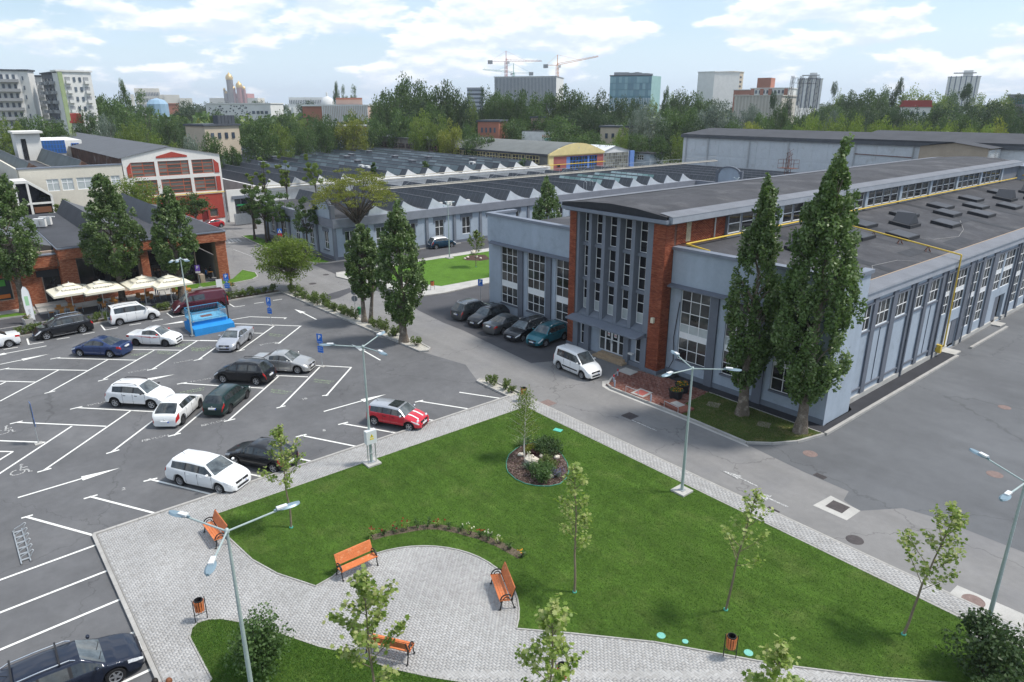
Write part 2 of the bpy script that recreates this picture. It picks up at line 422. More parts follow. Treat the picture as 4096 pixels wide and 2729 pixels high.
def kerb_run(name, pts, w=0.15, h=0.13, stone=1.0, m=None, z0=0.0, parts=True):
 k = None
 for (a, b) in zip(pts[:-1], pts[1:]):
  a, b = Vector(a), Vector(b); L = (b-a).length; n = max(1, round(L/stone)); ang = math.atan2(b.y-a.y, b.x-a.x)
  for i in range(n):
   c = a.lerp(b, (i+.5)/n)
   if k is None:
    k = struct(MB().obox(c, L/n/2-.006, w/2, z0-.05, z0+h, ang).build(name, m or m_kerb)); continue
   o = bpy.data.objects.new('kerb_stone', unit_box(m or m_kerb)); COL.objects.link(o)
   o.location = (c.x, c.y, z0+h/2-.025+random.uniform(-.004, .004)); o.scale = (L/n-.012, w, h+.05); o.rotation_euler = (0, 0, ang)
   o.parent = k
 return k

# ---- the paved plaza and the pavements along the lawn
R_ARC = arc(-20.35, 11.6, 4.4, 200, 37, 22)
LAWN = [(-32.72, 7.95), (-32.0, 7.66), (-30.2, 7.66), (-27.87, 7.89), (-26.19, 8.37), (-24.3, 9.3)] + [(-24.42, 10.15)] + R_ARC[1:] + \
       [(-15.3, 15.7), (-12.9, 17.84), (-10.84, 19.31), (-9.3, 20.4), (-6.5, 22.75), (-2.5, 26.6), (-1.5, 28.25), (-32.6, 28.38)]
LOW = [(-21.0, 2.9), (-21.93, 4.23), (-24.6, 4.25), (-25.06, 4.46), (-25.24, 4.72), (-25.15, 5.13), (-24.86, 5.53), (-24.2, 6.04), (-23.2, 6.58), (-22.58, 7.02),
       (-20.96, 7.87), (-20.13, 8.43), (-19.35, 8.88), (-18.26, 9.41), (-16.93, 10.34), (-14.5, 12.3), (-12.0, 14.7), (-8.5, 18.0), (-2, 22.5), (4, 20), (4, 2.9)]
PLAZA = [(-34.66, 2.86), (8, 2.86), (8, 29.55), (-34.66, 29.55)]
sheet('plaza', PLAZA, 0.110, m_joint)
sheet('lawn', LAWN, 0.135, m_lawn)
sheet('lawn_below', LOW, 0.135, m_lawn).name = 'lawn'
def edging(name, poly, w=0.06, z=0.15, close=True):
 b = MB(); n = len(poly)
 for i in range(n if close else n-1):
  p, q = Vector(poly[i]), Vector(poly[(i+1) % n]); d = (q-p)
  if d.length < .02: continue
  b.obox((p+q)/2, d.length/2+.004, w/2, 0.06, z, math.atan2(d.y, d.x))
 return struct(b.build(name, m_kerb))
edging('lawn_edging', LAWN); edging('lawn_edging', LOW)

def paver_mesh(rects, name, m, z0, z1, tints):
 n = len(rects); r = np.array(rects); g, c = 0.002, 0.0015
 dz = np.random.RandomState(3).uniform(-.002, .002, n)
 vs_ = np.zeros((n, 8, 3))
 for k, (a, b) in enumerate(((0, 2), (1, 2), (1, 3), (0, 3))):
  sx, sy = (1 if a == 0 else -1), (1 if b == 2 else -1)
  vs_[:, k, 0] = r[:, a] + sx*g; vs_[:, k, 1] = r[:, b] + sy*g; vs_[:, k, 2] = z0
  vs_[:, k+4, 0] = r[:, a] + sx*(g+c); vs_[:, k+4, 1] = r[:, b] + sy*(g+c); vs_[:, k+4, 2] = z1 + dz
 q = np.array([(4, 5, 6, 7), (0, 1, 5, 4), (1, 2, 6, 5), (2, 3, 7, 6), (3, 0, 4, 7)])
 fs = (q[None] + 8*np.arange(n)[:, None, None]).reshape(-1, 4)
 me = raw_mesh(name, vs_.reshape(-1, 3), fs, m)
 at = me.attributes.new('tint', 'FLOAT', 'FACE'); at.data.foreach_set('value', np.repeat(tints, 5).astype(np.float32))
 return me
def raw_mesh(name, vs_, fs, m, smooth=False):
 me = bpy.data.meshes.new(name); k = fs.shape[1]; n = len(fs)
 me.vertices.add(len(vs_)); me.vertices.foreach_set('co', np.ascontiguousarray(vs_, np.float32).ravel())
 me.loops.add(n*k); me.loops.foreach_set('vertex_index', np.ascontiguousarray(fs, np.int32).ravel())
 me.polygons.add(n); me.polygons.foreach_set('loop_start', np.arange(0, n*k, k, dtype=np.int32))
 if smooth: me.polygons.foreach_set('use_smooth', np.ones(n, bool))
 me.materials.append(m); me.update(calc_edges=True); me.validate()
 return me
def lay_pavers(owner, rects, name, m, m1, z0, z1, seed, most=300):
 rs = np.random.RandomState(seed)
 size = [seen_at((r[0]+r[1])/2, (r[2]+r[3])/2) for r in rects]
 order = np.argsort([-s for s in size]); pick = set(int(i) for i in order[:most] if size[int(i)] > 0)
 rest = [r for i, r in enumerate(rects) if i not in pick]
 o = tag(link('paving', paver_mesh(rest, 'paving', m, z0, z1, rs.rand(len(rest))), owner), kind='stuff')
 shapes = {}
 for i in pick:
  r = rects[i]; w, h = round(r[1]-r[0], 3), round(r[3]-r[2], 3)
  if (w, h) not in shapes:
   b = MB(); g, c = .002, .0015
   lo = [(-w/2+g, -h/2+g, z0), (w/2-g, -h/2+g, z0), (w/2-g, h/2-g, z0), (-w/2+g, h/2-g, z0)]
   hi = [(-w/2+g+c, -h/2+g+c, z1), (w/2-g-c, -h/2+g+c, z1), (w/2-g-c, h/2-g-c, z1), (-w/2+g+c, h/2-g-c, z1)]
   b.add(lo+hi, ((4, 5, 6, 7), (0, 1, 5, 4), (1, 2, 6, 5), (2, 3, 7, 6), (3, 0, 4, 7)))
   shapes[(w, h)] = b.mesh('paver', m1)
  p = bpy.data.objects.new('paver', shapes[(w, h)]); COL.objects.link(p); p.parent = owner
  p.location = ((r[0]+r[1])/2, (r[2]+r[3])/2, rs.uniform(-.002, .002))
def herring(x0, x1, y0, y1, keep, u=0.1):
 out = []
 for i in range(int((x1-x0)/u)):
  for j in range(int((y1-y0)/u)):
   s = (i+j) % 4
   if s == 0: r = (x0+i*u, x0+(i+2)*u, y0+j*u, y0+(j+1)*u)
   elif s == 2: r = (x0+i*u, x0+(i+1)*u, y0+j*u, y0+(j+2)*u)
   else: continue
   out.append(r)
 c = np.array([((r[0]+r[1])/2, (r[2]+r[3])/2) for r in out]); k = keep(c)
 return [r for r, ok in zip(out, k) if ok]
def bond(x0, x1, y0, y1, along, u=0.1, l=0.2, keep=None):
 out = []; rs = random.Random(5)
 if along == 'x':
  for j in range(int((y1-y0)/u)):
   x = x0 - (j % 2)*l/2
   while x < x1:
    if x >= x0 and x+l <= x1 and (keep is None or keep(x, y0+j*u)): out.append((x, x+l, y0+j*u, y0+(j+1)*u))
    x += l
 else:
  for i in range(int((x1-x0)/u)):
   y = y0 - (i % 2)*l/2
   while y < y1:
    if y >= y0 and y+l <= y1: out.append((x0+i*u, x0+(i+1)*u, y, y+l))
    y += l
 return out
def in_plaza(q):
 k = seen_np(q)
 for sx in (-.04, .04):
  for sy in (-.04, .04): k &= ~in_poly_np(q+(sx, sy), LAWN) & ~in_poly_np(q+(sx, sy), LOW)
 return k
plaza = bpy.data.objects['plaza']
rects = herring(-34.6, -4.0, 2.9, 28.0, in_plaza)
rects += bond(-34.6, -4.0, 28.45, 29.5, 'x', 0.13, 0.26, keep=lambda x, y: seen_at(x, y) > 0)
lay_pavers(plaza, rects, 'paver', m_paver, m_paver1, 0.104, 0.118, 1)
kerb_run('kerb', [(-20, 2.76), (-34.75, 2.76), (-34.75, 28.6)], w=0.16, h=0.15)
kerb_run('kerb', [(-34.5, 29.62), (8, 29.62)], w=0.10, h=0.10)

# ---- grass blades that break up the flat lawn
def grass(name, poly, n, seed, h, m, z):
 rs = np.random.RandomState(seed); P = np.array(poly); lo, hi = P.min(0), P.max(0); p = np.zeros((0, 2))
 while len(p) < n:
  q = rs.uniform(lo, hi, (n, 2)); p = np.r_[p, q[in_poly_np(q, poly) & (q[:, 0] < 1) & seen_np(q)]]
 p = p[:n]; a = rs.uniform(0, 6.283, n); hh = h*rs.uniform(.5, 1.2, n); w = 0.013*rs.uniform(.7, 1.6, n); ln = hh*.6
 b = rs.uniform(0, 6.283, n)
 v = np.zeros((n, 3, 3))
 v[:, 0, :2] = p + np.c_[np.cos(a), np.sin(a)]*w[:, None]; v[:, 1, :2] = p - np.c_[np.cos(a), np.sin(a)]*w[:, None]
 v[:, 2, :2] = p + np.c_[np.cos(b), np.sin(b)]*ln[:, None]; v[:, :2, 2] = z; v[:, 2, 2] = z + hh
 me = raw_mesh(name, v.reshape(-1, 3), np.arange(n*3).reshape(-1, 3), m)
 at = me.attributes.new('tint', 'FLOAT', 'FACE'); at.data.foreach_set('value', rs.rand(n).astype(np.float32))
 return tag(link(name, me), kind='stuff')
m_blade = leafmat('grass_blade', [(0.038, 0.10, 0.012), (0.055, 0.135, 0.02), (0.09, 0.17, 0.035)], 0.25, 0.7, 0)
m_blade2 = leafmat('dry_grass_blade', [(0.06, 0.10, 0.02), (0.09, 0.14, 0.03), (0.2, 0.18, 0.08)], 0.25, 0.7, 0)
grass('grass', LAWN, 90000, 1, 0.05, m_blade, 0.132)
grass('grass', LOW, 22000, 2, 0.05, m_blade, 0.132)

# ---- kerb islands of the car park
ISL_A = [(-73.1, 27.98), (-46.9, 29.12), (-46.6, 29.6), (-47.0, 30.05), (-50.3, 30.25), (-73.1, 29.0)]
ISL_B = [(-38.5, 28.78), (-34.4, 28.75), (-34.4, 29.5), (-38.1, 29.5), (-38.6, 29.15)]
ISL_C = [(-73.45, -2), (-73.45, 27.9), (-74.5, 27.9), (-74.5, -2)]
sheet('planting_strip', ISL_A, 0.09, m_gravel); sheet('planting_strip', ISL_B, 0.09, m_gravel); sheet('planting_strip', ISL_C, 0.09, m_soil)
kerb_run('kerb', [(-73.3, 27.92), (-46.9, 29.05), (-46.55, 29.6), (-47.0, 30.12), (-50.3, 30.32)], w=0.16, h=0.14)
kerb_run('kerb', [(-34.5, 28.68), (-38.5, 28.7), (-38.68, 29.15), (-38.1, 29.58), (-34.5, 29.75)], w=0.14, h=0.14)
kerb_run('kerb', [(-73.36, -2), (-73.36, 27.8)], w=0.16, h=0.14)
kerb_run('kerb', [(-74.6, -2), (-74.6, 27.8)], w=0.1, h=0.11)

# ---- terrace side: path, lawns, pavement
sheet('path', [(-77.3, -6), (-74.66, -6), (-74.66, 28), (-77.3, 27)], 0.005, m_newasph)
sheet('path', [(-80.9, -6), (-77.5, -6), (-77.5, 20), (-80.9, 20)], 0.006, m_newasph)
sheet('pavement', [(-84.6, 6.2), (-80.5, 6.2), (-80.5, 19.0), (-84.6, 19.0)], 0.02, m_conc)
sheet('pavement', [(-84.6, -6), (-82.6, -6), (-82.6, 6.1), (-84.6, 6.1)], 0.02, m_conc)
kerb_run('kerb', [(-77.4, -4), (-77.4, 19.5)], w=0.1, h=0.03)
TL1 = [(-81.1, -6), (-81.1, 3), (-80.65, 5.9), (-82.3, 5.9), (-82.55, 3), (-82.55, -6)]
TL2 = [(-80.95, 19.2), (-80.85, 20.6), (-80.85, 25.3), (-81.2, 27.6), (-82.4, 28.7), (-84.5, 29.2), (-87.0, 28.5), (-83.0, 25.9), (-83.4, 19.2)]
sheet('lawn', TL1, 0.09, m_lawn2); sheet('lawn', TL2, 0.09, m_lawn2)
kerb_run('kerb', TL1[:3], w=0.12, h=0.13); kerb_run('kerb', TL2[:7], w=0.13, h=0.13)
# ---- the two lawns beside the saw-tooth building and the one in front of the main building
L2 = [(-76.7, 37.2), (-75.6, 36.9), (-64.0, 42.9), (-63.6, 60), (-76.1, 60), (-76.7, 48.7)]
sheet('lawn', L2, 0.10, m_lawn2)
P2 = [(-77.9, 36.8), (-76.0, 35.9), (-61.9, 38.6), (-61.3, 41.5), (-61.8, 47), (-61.8, 62), (-77.9, 62)]
sheet('pavement', P2, 0.085, m_conc)
kerb_run('kerb', [(-77.9, 62), (-77.9, 36.8), (-76.0, 35.9), (-61.9, 38.6), (-61.3, 41.5), (-61.7, 47), (-61.7, 62)], w=0.14, h=0.12)
SL = [(-111, 37.0), (-99.7, 36.3), (-85.1, 37.2), (-84.1, 38.3), (-84.4, 39.0), (-111, 38.4)]
sheet('lawn', SL, 0.09, m_lawn2)
kerb_run('kerb', [(-111, 36.95), (-99.7, 36.25), (-85.1, 37.13), (-84.0, 38.3), (-83.9, 60)], w=0.13, h=0.12)
sheet('pavement', [(-111, 38.5), (-84.2, 39.1), (-84.2, 39.9), (-111, 40.2)], 0.05, m_newasph)
RB = [(-31.75, 35.55), (-25.3, 35.55), (-25.95, 37.2), (-26.13, 40.1), (-29.9, 40.0), (-30.3, 39.6), (-31.9, 39.65), (-32.9, 38.1), (-32.2, 36.9)]
RL = [(-25.25, 35.55), (-19.95, 35.35), (-18.9, 36.4), (-18.1, 37.8), (-17.45, 40.0), (-26.1, 40.1), (-25.95, 37.2)]
sheet('brick_paving', RB, 0.09, m_joint)
sheet('lawn', RL, 0.10, m_dry)
grass('grass', RL, 14000, 3, 0.08, m_blade2, 0.098)
rb = herring(-33.0, -25.0, 35.5, 40.2, lambda q: in_poly_np(q, RB), 0.1)
lay_pavers(bpy.data.objects['brick_paving'], rb, 'paver', m_redpaver, m_redpaver1, 0.088, 0.115, 9)
sheet('wall_strip', [(-30.0, 40.15), (-17.5, 40.06), (-17.45, 62.2), (-18.7, 62.2), (-18.7, 45.8), (-18.1, 45.0), (-18.1, 41.2), (-30.0, 41.2)], 0.05, m_strip)
kerb_run('kerb', [(-32.95, 38.1), (-32.3, 36.6), (-31.75, 35.65), (-31.1, 35.42), (-25.25, 35.46), (-19.95, 35.28), (-18.9, 36.35), (-18.05, 37.75), (-17.5, 40.0)], w=0.14, h=0.15)
kerb_run('kerb', [(-26.05, 40.12), (-17.6, 40.04)], w=0.10, h=0.12)
kerb_run('kerb', [(-17.45, 40.1), (-17.48, 62.2)], w=0.22, h=0.16)
kerb_run('kerb', [(-17.5, 65.2), (-17.47, 74.3)], w=0.22, h=0.16)
sheet('concrete_rim', [(-32.6, 36.0), (-31.9, 35.25), (-31.1, 35.05), (-25.25, 35.15), (-19.6, 35.0), (-19.9, 35.22), (-25.25, 35.36), (-31.1, 35.3), (-31.8, 35.55), (-32.4, 36.5)], 0.006, m_conc)
sheet('concrete_slab', [(-13.89,31.82),(-13.75,33.43),(-12.08,33.18),(-12.12,31.79)], 0.009, m_conc)
sheet('concrete_slab', [(-6.77,29.50),(-6.74,30.57),(-4.33,30.66),(-3.99,29.39)], 0.009, m_conc)

# ---- painted lines
_ln = [0]
def line(p, q, w=0.12, m=None, name='parking_line', z=0.009):
 _ln[0] += 1; z += (_ln[0] % 24)*.0005
 p, q = Vector(p), Vector(q); d = q-p
 n = Vector((-d.y, d.x)).normalized()*w/2
 return struct(MB().quad((*(p-n), z), (*(q-n), z), (*(q+n), z), (*(p+n), z)).build(name, m or m_paint))
def poly_mark(pts, m=None, name='road_arrow', z=0.022):
 o = sheet(name, pts, z, m or m_paint); return o
LINES = [
 ((-64.84,5.46),(-60.11,10.30)),((-64.91,4.96),(-64.90,5.67)),((-61.75,8.57),(-56.92,3.87)),((-56.83,3.54),(-56.87,4.21)),
 ((-61.76,12.05),(-57.16,7.37)),((-56.99,6.98),(-56.99,7.66)),((-62.02,15.61),(-57.02,10.74)),((-57.03,10.38),(-57.01,11.10)),
 ((-59.14,16.26),(-56.96,14.22)),((-56.98,13.85),(-56.96,14.53)),((-63.38,10.48),(-60.26,13.84)),((-63.00,14.65),(-60.77,17.01)),
 ((-64.59,1.56),(-64.65,2.17)),((-64.57,1.93),(-60.06,6.78)),((-61.59,5.08),(-57.20,0.94)),((-62.17,0.88),(-59.83,3.31)),((-60.90,1.25),(-61.29,1.63)),
 ((-52.44,4.47),(-52.44,5.20)),((-52.47,4.85),(-48.17,8.90)),((-52.32,1.06),(-52.32,1.75)),((-52.29,1.45),(-47.88,5.79)),
 ((-49.47,7.55),(-43.74,1.84)),((-43.74,1.54),(-43.75,2.22)),((-49.37,4.10),(-44.49,-0.56)),((-47.02,8.49),(-43.74,5.28)),((-43.74,5.00),(-43.77,5.71)),
 ((-46.48,11.48),(-43.67,8.78)),((-43.77,8.46),(-43.75,9.20)),((-50.11,0.05),(-47.80,2.42)),((-48.38,-0.09),(-47.61,0.77)),((-47.61,0.77),(-46.60,-0.23)),
 ((-52.52,11.36),(-52.41,12.04)),((-52.55,11.64),(-50.23,13.64)),((-48.45,15.24),(-47.60,16.00)),
 ((-66.48,19.85),(-66.34,21.83)),((-66.34,21.83),(-63.63,24.43)),((-63.70,24.47),(-63.40,24.10)),((-65.12,19.77),(-60.19,24.42)),((-60.26,24.45),(-56.65,20.80)),((-56.95,20.59),(-56.71,21.07)),
 ((-61.86,22.50),(-57.00,17.57)),((-56.97,17.29),(-56.96,17.98)),((-61.03,20.15),(-60.38,20.82)),((-49.58,20.92),(-47.31,22.94)),((-47.32,22.92),(-43.33,18.88)),((-43.52,18.66),(-43.38,19.08)),
 ((-49.16,21.22),(-43.54,15.62)),((-43.58,15.35),(-43.55,15.97)),((-49.19,17.77),(-43.71,12.16)),((-43.73,11.87),(-43.66,12.58)),((-49.68,17.49),(-47.62,19.45)),((-61.99,15.85),(-60.89,17.00)),
 ((-38.47,17.39),(-38.40,18.06)),((-38.47,17.66),(-34.41,19.98)),((-38.54,14.55),(-38.47,15.22)),((-38.59,14.88),(-34.45,17.13)),((-38.45,12.02),(-34.55,14.21)),
 ((-38.79,5.89),(-38.68,6.57)),((-38.87,6.19),(-34.73,8.48)),((-38.41,9.15),(-34.69,11.32)),((-38.31,23.13),(-38.23,23.75)),((-38.32,23.43),(-34.39,25.67)),((-38.33,20.55),(-34.31,22.88)),((-37.75,26.53),(-34.16,28.57)),
 ((-38.87,3.02),(-38.84,3.66)),((-38.93,3.31),(-34.81,5.63)),((-38.81,0.27),(-38.79,0.76)),((-38.83,0.46),(-34.74,2.80)),
 ((-33.65,-1.71),(-33.87,2.77)),((-31.15,-1.88),(-31.39,2.74)),((-28.67,-2.04),(-28.92,2.73)),((-26.63,-1.73),(-26.44,2.71)),((-23.96,1.33),(-23.98,2.70)),
]
for a, b in LINES: line(a, b, 0.13)
DASH = [((-70.28,2.29),(-70.18,3.28)),((-72.43,4.20),(-70.36,4.11)),((-70.39,4.12),(-70.32,5.19)),((-70.47,6.19),(-70.39,7.16)),((-70.56,8.22),(-70.62,9.19)),((-72.75,10.09),(-70.68,10.04)),((-70.72,10.05),(-70.73,11.11)),
 ((-70.93,12.11),(-70.86,13.13)),((-70.92,14.11),(-70.92,15.08)),((-72.94,15.97),(-70.92,15.97)),((-70.97,15.96),(-70.93,17.12)),((-72.33,21.90),(-70.84,21.91)),((-70.84,21.91),(-70.62,22.90)),((-70.82,23.95),(-70.66,24.90)),((-70.67,25.90),(-70.59,26.87)),((-70.98,18.06),(-70.95,19.04)),((-70.93,20.05),(-70.83,21.00))]
for a, b in DASH: line(a, b, 0.12)
def arrow(tail, neck, tip, w=0.13, hw=0.55, m=None):
 line(tail, neck, w, m, 'road_arrow')
 t, n_ = Vector(tip), Vector(neck); d = (t-n_).normalized(); s = Vector((-d.y, d.x))
 poly_mark([tuple(n_+s*hw/2), tuple(n_-s*hw/2), tuple(t)], m)
arrow((-66.08,1.68),(-66.17,3.18),(-66.39,5.09)); arrow((-68.97,5.22),(-68.89,2.30),(-68.51,0.86)); arrow((-55.30,8.54),(-54.88,9.92),(-54.71,11.80))
arrow((-41.23,0.37),(-41.31,3.34),(-41.28,5.24)); arrow((-40.95,17.57),(-40.89,20.44),(-40.81,22.30)); arrow((-47.28,25.51),(-50.36,25.59),(-52.43,25.57)); arrow((-61.22,26.44),(-64.23,26.41),(-66.01,26.27))
arrow((-68.93,16.98),(-68.81,16.31),(-69.00,14.43))
arrow((-16.75,31.32),(-17.90,31.39),(-19.08,31.29), 0.1, 0.5, m_worn); arrow((-14.63,30.68),(-15.71,30.68),(-16.48,30.61), 0.12, 0.7, m_worn)
line((-101.44,32.32),(-94.63,32.55),0.12,m_worn,'road_line'); line((-106.16,33.03),(-106.19,35.63),0.2,m_worn,'road_line')
for k in range(6): line((-109.59,34.18),(-106.79,33.25),0.01,m_worn,'road_line') if False else None
for a, b in (((-110.12,34.28),(-106.79,33.66)),((-109.98,34.74),(-106.78,34.24)),((-109.74,35.17),(-106.70,34.75)),((-109.59,35.64),(-106.70,35.30))): line(a, b, 0.35, m_worn, 'zebra_bar')
line((-40.04,32.34) if False else (-26.67,32.49),(-24.60,32.48),0.1,m_worn,'road_line')
line((-77.04,23.77),(-76.97,24.80),0.1,m_worn,'road_line'); line((-76.78,23.66),(-76.99,27.64),0.12,m_worn,'road_line'); line((-76.84,27.58),(-75.28,27.48),0.12,m_worn,'road_line')

def text_mesh(body, size, m, name='lettering', extrude=0.0, align='CENTER', bold=False):
 cu = bpy.data.curves.new('tmp', 'FONT'); cu.body = body; cu.size = size; cu.align_x = align; cu.align_y = 'CENTER'; cu.extrude = extrude
 cu.resolution_u = 2
 if bold: cu.offset = size*0.03
 ob = bpy.data.objects.new('tmp', cu); COL.objects.link(ob)
 dg = bpy.context.evaluated_depsgraph_get()
 me = bpy.data.meshes.new_from_object(ob.evaluated_get(dg)); me.name = name
 me.materials.clear(); me.materials.append(m)
 bpy.data.objects.remove(ob); bpy.data.curves.remove(cu)
 return me
_rt = text_mesh('REZERVAT\nTRYLON', 0.36, m_gpaint)
_tr = text_mesh('TRYLON', 0.38, m_worn)
def ground_text(me, p, q):
 p, q = Vector(p), Vector(q); c = (p+q)/2; d = q-p
 o = struct(link('stencil_lettering', me)); o.location = (c.x, c.y, 0.023); o.rotation_euler = (0, 0, math.atan2(d.y, d.x))
for a, b in (((-59.51,21.22),(-58.54,21.80)),((-46.42,19.59),(-45.58,20.16)),((-46.62,16.33),(-45.71,16.90)),((-60.88,12.25),(-60.02,12.91)),((-59.97,14.70),(-59.11,15.35)),
             ((-61.59,13.96),(-61.57,14.76)),((-61.44,10.67),(-61.28,11.40)),((-50.40,11.53),(-50.34,12.24)),((-59.42,15.07),(-59.50,15.53))): ground_text(_rt, a, b)
for a, b in (((-52.33,5.84),(-52.32,6.49)),((-57.33,9.48),(-57.28,10.11)),((-57.31,12.77),(-57.26,13.45)),((-44.06,7.50),(-43.98,8.13)),((-43.96,10.96),(-43.91,11.61)),((-57.25,19.76),(-57.17,20.38)),((-52.23,12.63),(-52.15,13.23))): ground_text(_tr, a, b)
for s, a, b in (('13', (-44.15,7.00), (-44.06,7.34)),('2', (-38.62,4.77), (-38.57,4.95)),('10', (-43.82,17.30), (-43.78,17.63)),('12', (-43.99,10.54), (-43.96,10.78)),('5', (-57.21,19.41), (-57.23,19.53)),('8', (-38.27,16.22), (-38.23,16.40))):
 ground_text(text_mesh(s, 0.4, m_worn, bold=True), a, b)
def wheelchair(c, ang):
 b = MB(); pts = [(-.15+.42*math.cos(rad(a)), -.25+.42*math.sin(rad(a))) for a in range(110, 400, 15)]
 def seg(p, q, w=.1):
  p, q = Vector(p), Vector(q); n = Vector((-(q-p).y, (q-p).x)).normalized()*w/2
  b.quad((*(p-n), 0), (*(q-n), 0), (*(q+n), 0), (*(p+n), 0))
 for p, q in zip(pts[:-1], pts[1:]): seg(p, q)
 for p, q in (((-.1, .75), (-.02, 0)), ((-.02, 0), (.4, 0)), ((.4, 0), (.6, -.5)), ((.6, -.5), (.75, -.45)), ((-.06, .4), (.35, .4))): seg(p, q, .13)
 b.prism([(-.12+.13*math.cos(k), .92+.13*math.sin(k)) for k in np.linspace(0, 6.28, 9)[:-1]], -.001, 0.0)
 o = struct(b.build('wheelchair_mark', m_worn)); o.scale = (.8, .8, 1); o.location = (c[0], c[1], 0.023); o.rotation_euler = (0, 0, ang)
wheelchair((-44.61,0.86), rad(75)); wheelchair((-51.31,0.74), rad(75))
def manhole(c, r=0.32, square=None, m=None, z=0.012):
 b = MB()
 if square: b.obox(c, square, square, 0, z, 0)
 b.lathe([(0, z+.006), (r*.8, z+.006), (r*.82, z+.001), (r*.94, z+.001), (r, z+.006), (r+.02, 0)], 20, (c[0], c[1], 0))
 for k in range(4): b.box(c[0]+.1*math.cos(k*1.57)-.02, c[0]+.1*math.cos(k*1.57)+.02, c[1]+.1*math.sin(k*1.57)-.015, c[1]+.1*math.sin(k*1.57)+.015, z+.006, z+.009)
 return b
m_iron_r = mat('rusty_iron', (0.20, 0.145, 0.13), 0.8, 0.3, var=((6, 0.2), (40, 0.2)))
for c, r, sq, mm, lab in (((-27.19,32.90),.36,.42,m_iron,'square iron manhole cover in the road before the brick paving'),((-32.27,30.13),.36,.45,m_iron_r,'rusty square manhole cover by the corner of the pavement'),
 ((-16.81,37.04),.40,0,m_iron_r,'round brownish manhole cover in the yard near the kerb tip'),((-13.01,32.67),.36,.44,m_iron,'round manhole cover set in a broken concrete patch'),((-11.11,30.49),.38,0,m_iron,'round grey manhole cover in the road next to the pavement'),
 ((-5.94,29.99),.42,0,m_iron_r,'large round manhole cover in concrete beside the right lamp post'),((-11.63,53.52),.38,0,m_iron_r,'pale round manhole cover far out in the yard'),((-8.95,42.63),.40,0,m_iron_r,'pale round manhole cover behind the right lamp head'),
 ((-74.90,32.30),.42,0,m_iron,'round manhole cover at the road junction near the bright green tree'),((-78.11,35.51),.35,0,m_iron,'small round manhole cover on the side road')):
 tag(manhole(c, r, sq, mm).build('manhole_cover', mm), lab, 'manhole cover', 'manhole covers')
for c, lab in (((-15.13,34.96),'slotted gully grate at the edge of the yard asphalt'),((-14.98,29.77),'slotted gully grate against the pavement kerb')):
 t = thing('gully_grate', lab, 'drain grate', (c[0], c[1], 0.006), rad(-4), 'gully grates')
 b = MB().box(-.32, .32, -.2, -.16, 0, .014).box(-.32, .32, .16, .2, 0, .014).box(-.32, -.28, -.2, .2, 0, .0138).box(.28, .32, -.2, .2, 0, .0138).box(-.3, .3, -.02, .02, 0, .0136)
 b.build('frame', m_iron, t, world=False)
 for k in range(8): MB().box(-.27+k*.07, -.235+k*.07, -.16, .16, 0, .012).build('bar', m_iron, t, world=False)
 MB().box(-.3, .3, -.18, .18, 0, .003).build('pit', m_strip, t, world=False)
for p_, lab in (([(-29.58,35.69),(-29.66,36.90),(-28.55,36.92),(-28.45,35.72)],'concrete-rimmed hatch with a red lid in the brick paving'),):
 t = thing('hatch', lab, 'hatch', (p_[0][0], p_[0][1], 0.11))
 MB().prism(p_, .11, .135).build('rim', m_conc, t)
 c = sum((Vector(q) for q in p_), Vector((0, 0)))/4
 MB().prism([tuple(c+(Vector(q)-c)*.66) for q in p_], .12, .142).build('lid', mat('red_hatch_paint', (0.42, 0.12, 0.10), 0.7, var=(3, .12)), t)
t = thing('brick_shaft', 'low red brick shaft cover with a concrete lid at the lawn corner', 'shaft', (-26.02,36.34)+(.1,))
MB().obox((-25.94,36.27), 1.0, .62, .09, .24, rad(-8)).build('brick_rim', m_redpaver1, t)
MB().obox((-26.03,36.46), .42, .3, .2, .255, rad(-8)).build('lid', m_conc, t)
tag(MB().prism([(-33.09,38.21),(-33.13,39.21),(-31.86,39.24),(-31.81,38.22)], .05, .16).build('stone_slab', m_conc), 'loose grey concrete slab lying before the entrance pillar', 'slab')
for c, s in (((-24.57,38.52),.42),((-20.64,38.34),.4)):
 tag(MB().obox(c, s, s, .09, .112, rad(20)).build('lawn_hatch', mat('mossy_concrete', (0.22, 0.2, 0.15), .95, .1, var=(4, .3))), 'mossy concrete hatch in the dry lawn ' + ('beside the trunk of the thinner poplar' if s > .41 else 'between the two tall poplars'), 'hatch')
m_teal = mat('teal_plastic', (0.10, 0.46, 0.36), 0.6, 0.4)
for c, s, lab in (((-28.52,27.56),.27,'square turquoise valve box lid in the lawn near the pavement corner'),):
 tag(MB().obox(c, s, s*.7, .12, .16, rad(20)).build('valve_box', m_teal), lab, 'valve box')
for c, r, lab in (((-12.94,18.29),.17,'leftmost round turquoise water valve cover in the lawn edge'),((-12.15,18.75),.12,'smallest round turquoise water valve cover in the lawn edge'),((-10.27,20.09),.17,'round turquoise cover beside the wooden litter bin on the lawn edge')):
 tag(MB().lathe([(0, .162), (r*.9, .162), (r, .155), (r, .12)], 14, (c[0], c[1], 0)).build('water_valve', mat('turquoise_plastic', (0.17, 0.46, 0.38), 0.6, 0.4)), lab, 'valve lid', 'turquoise lids in the lawn')

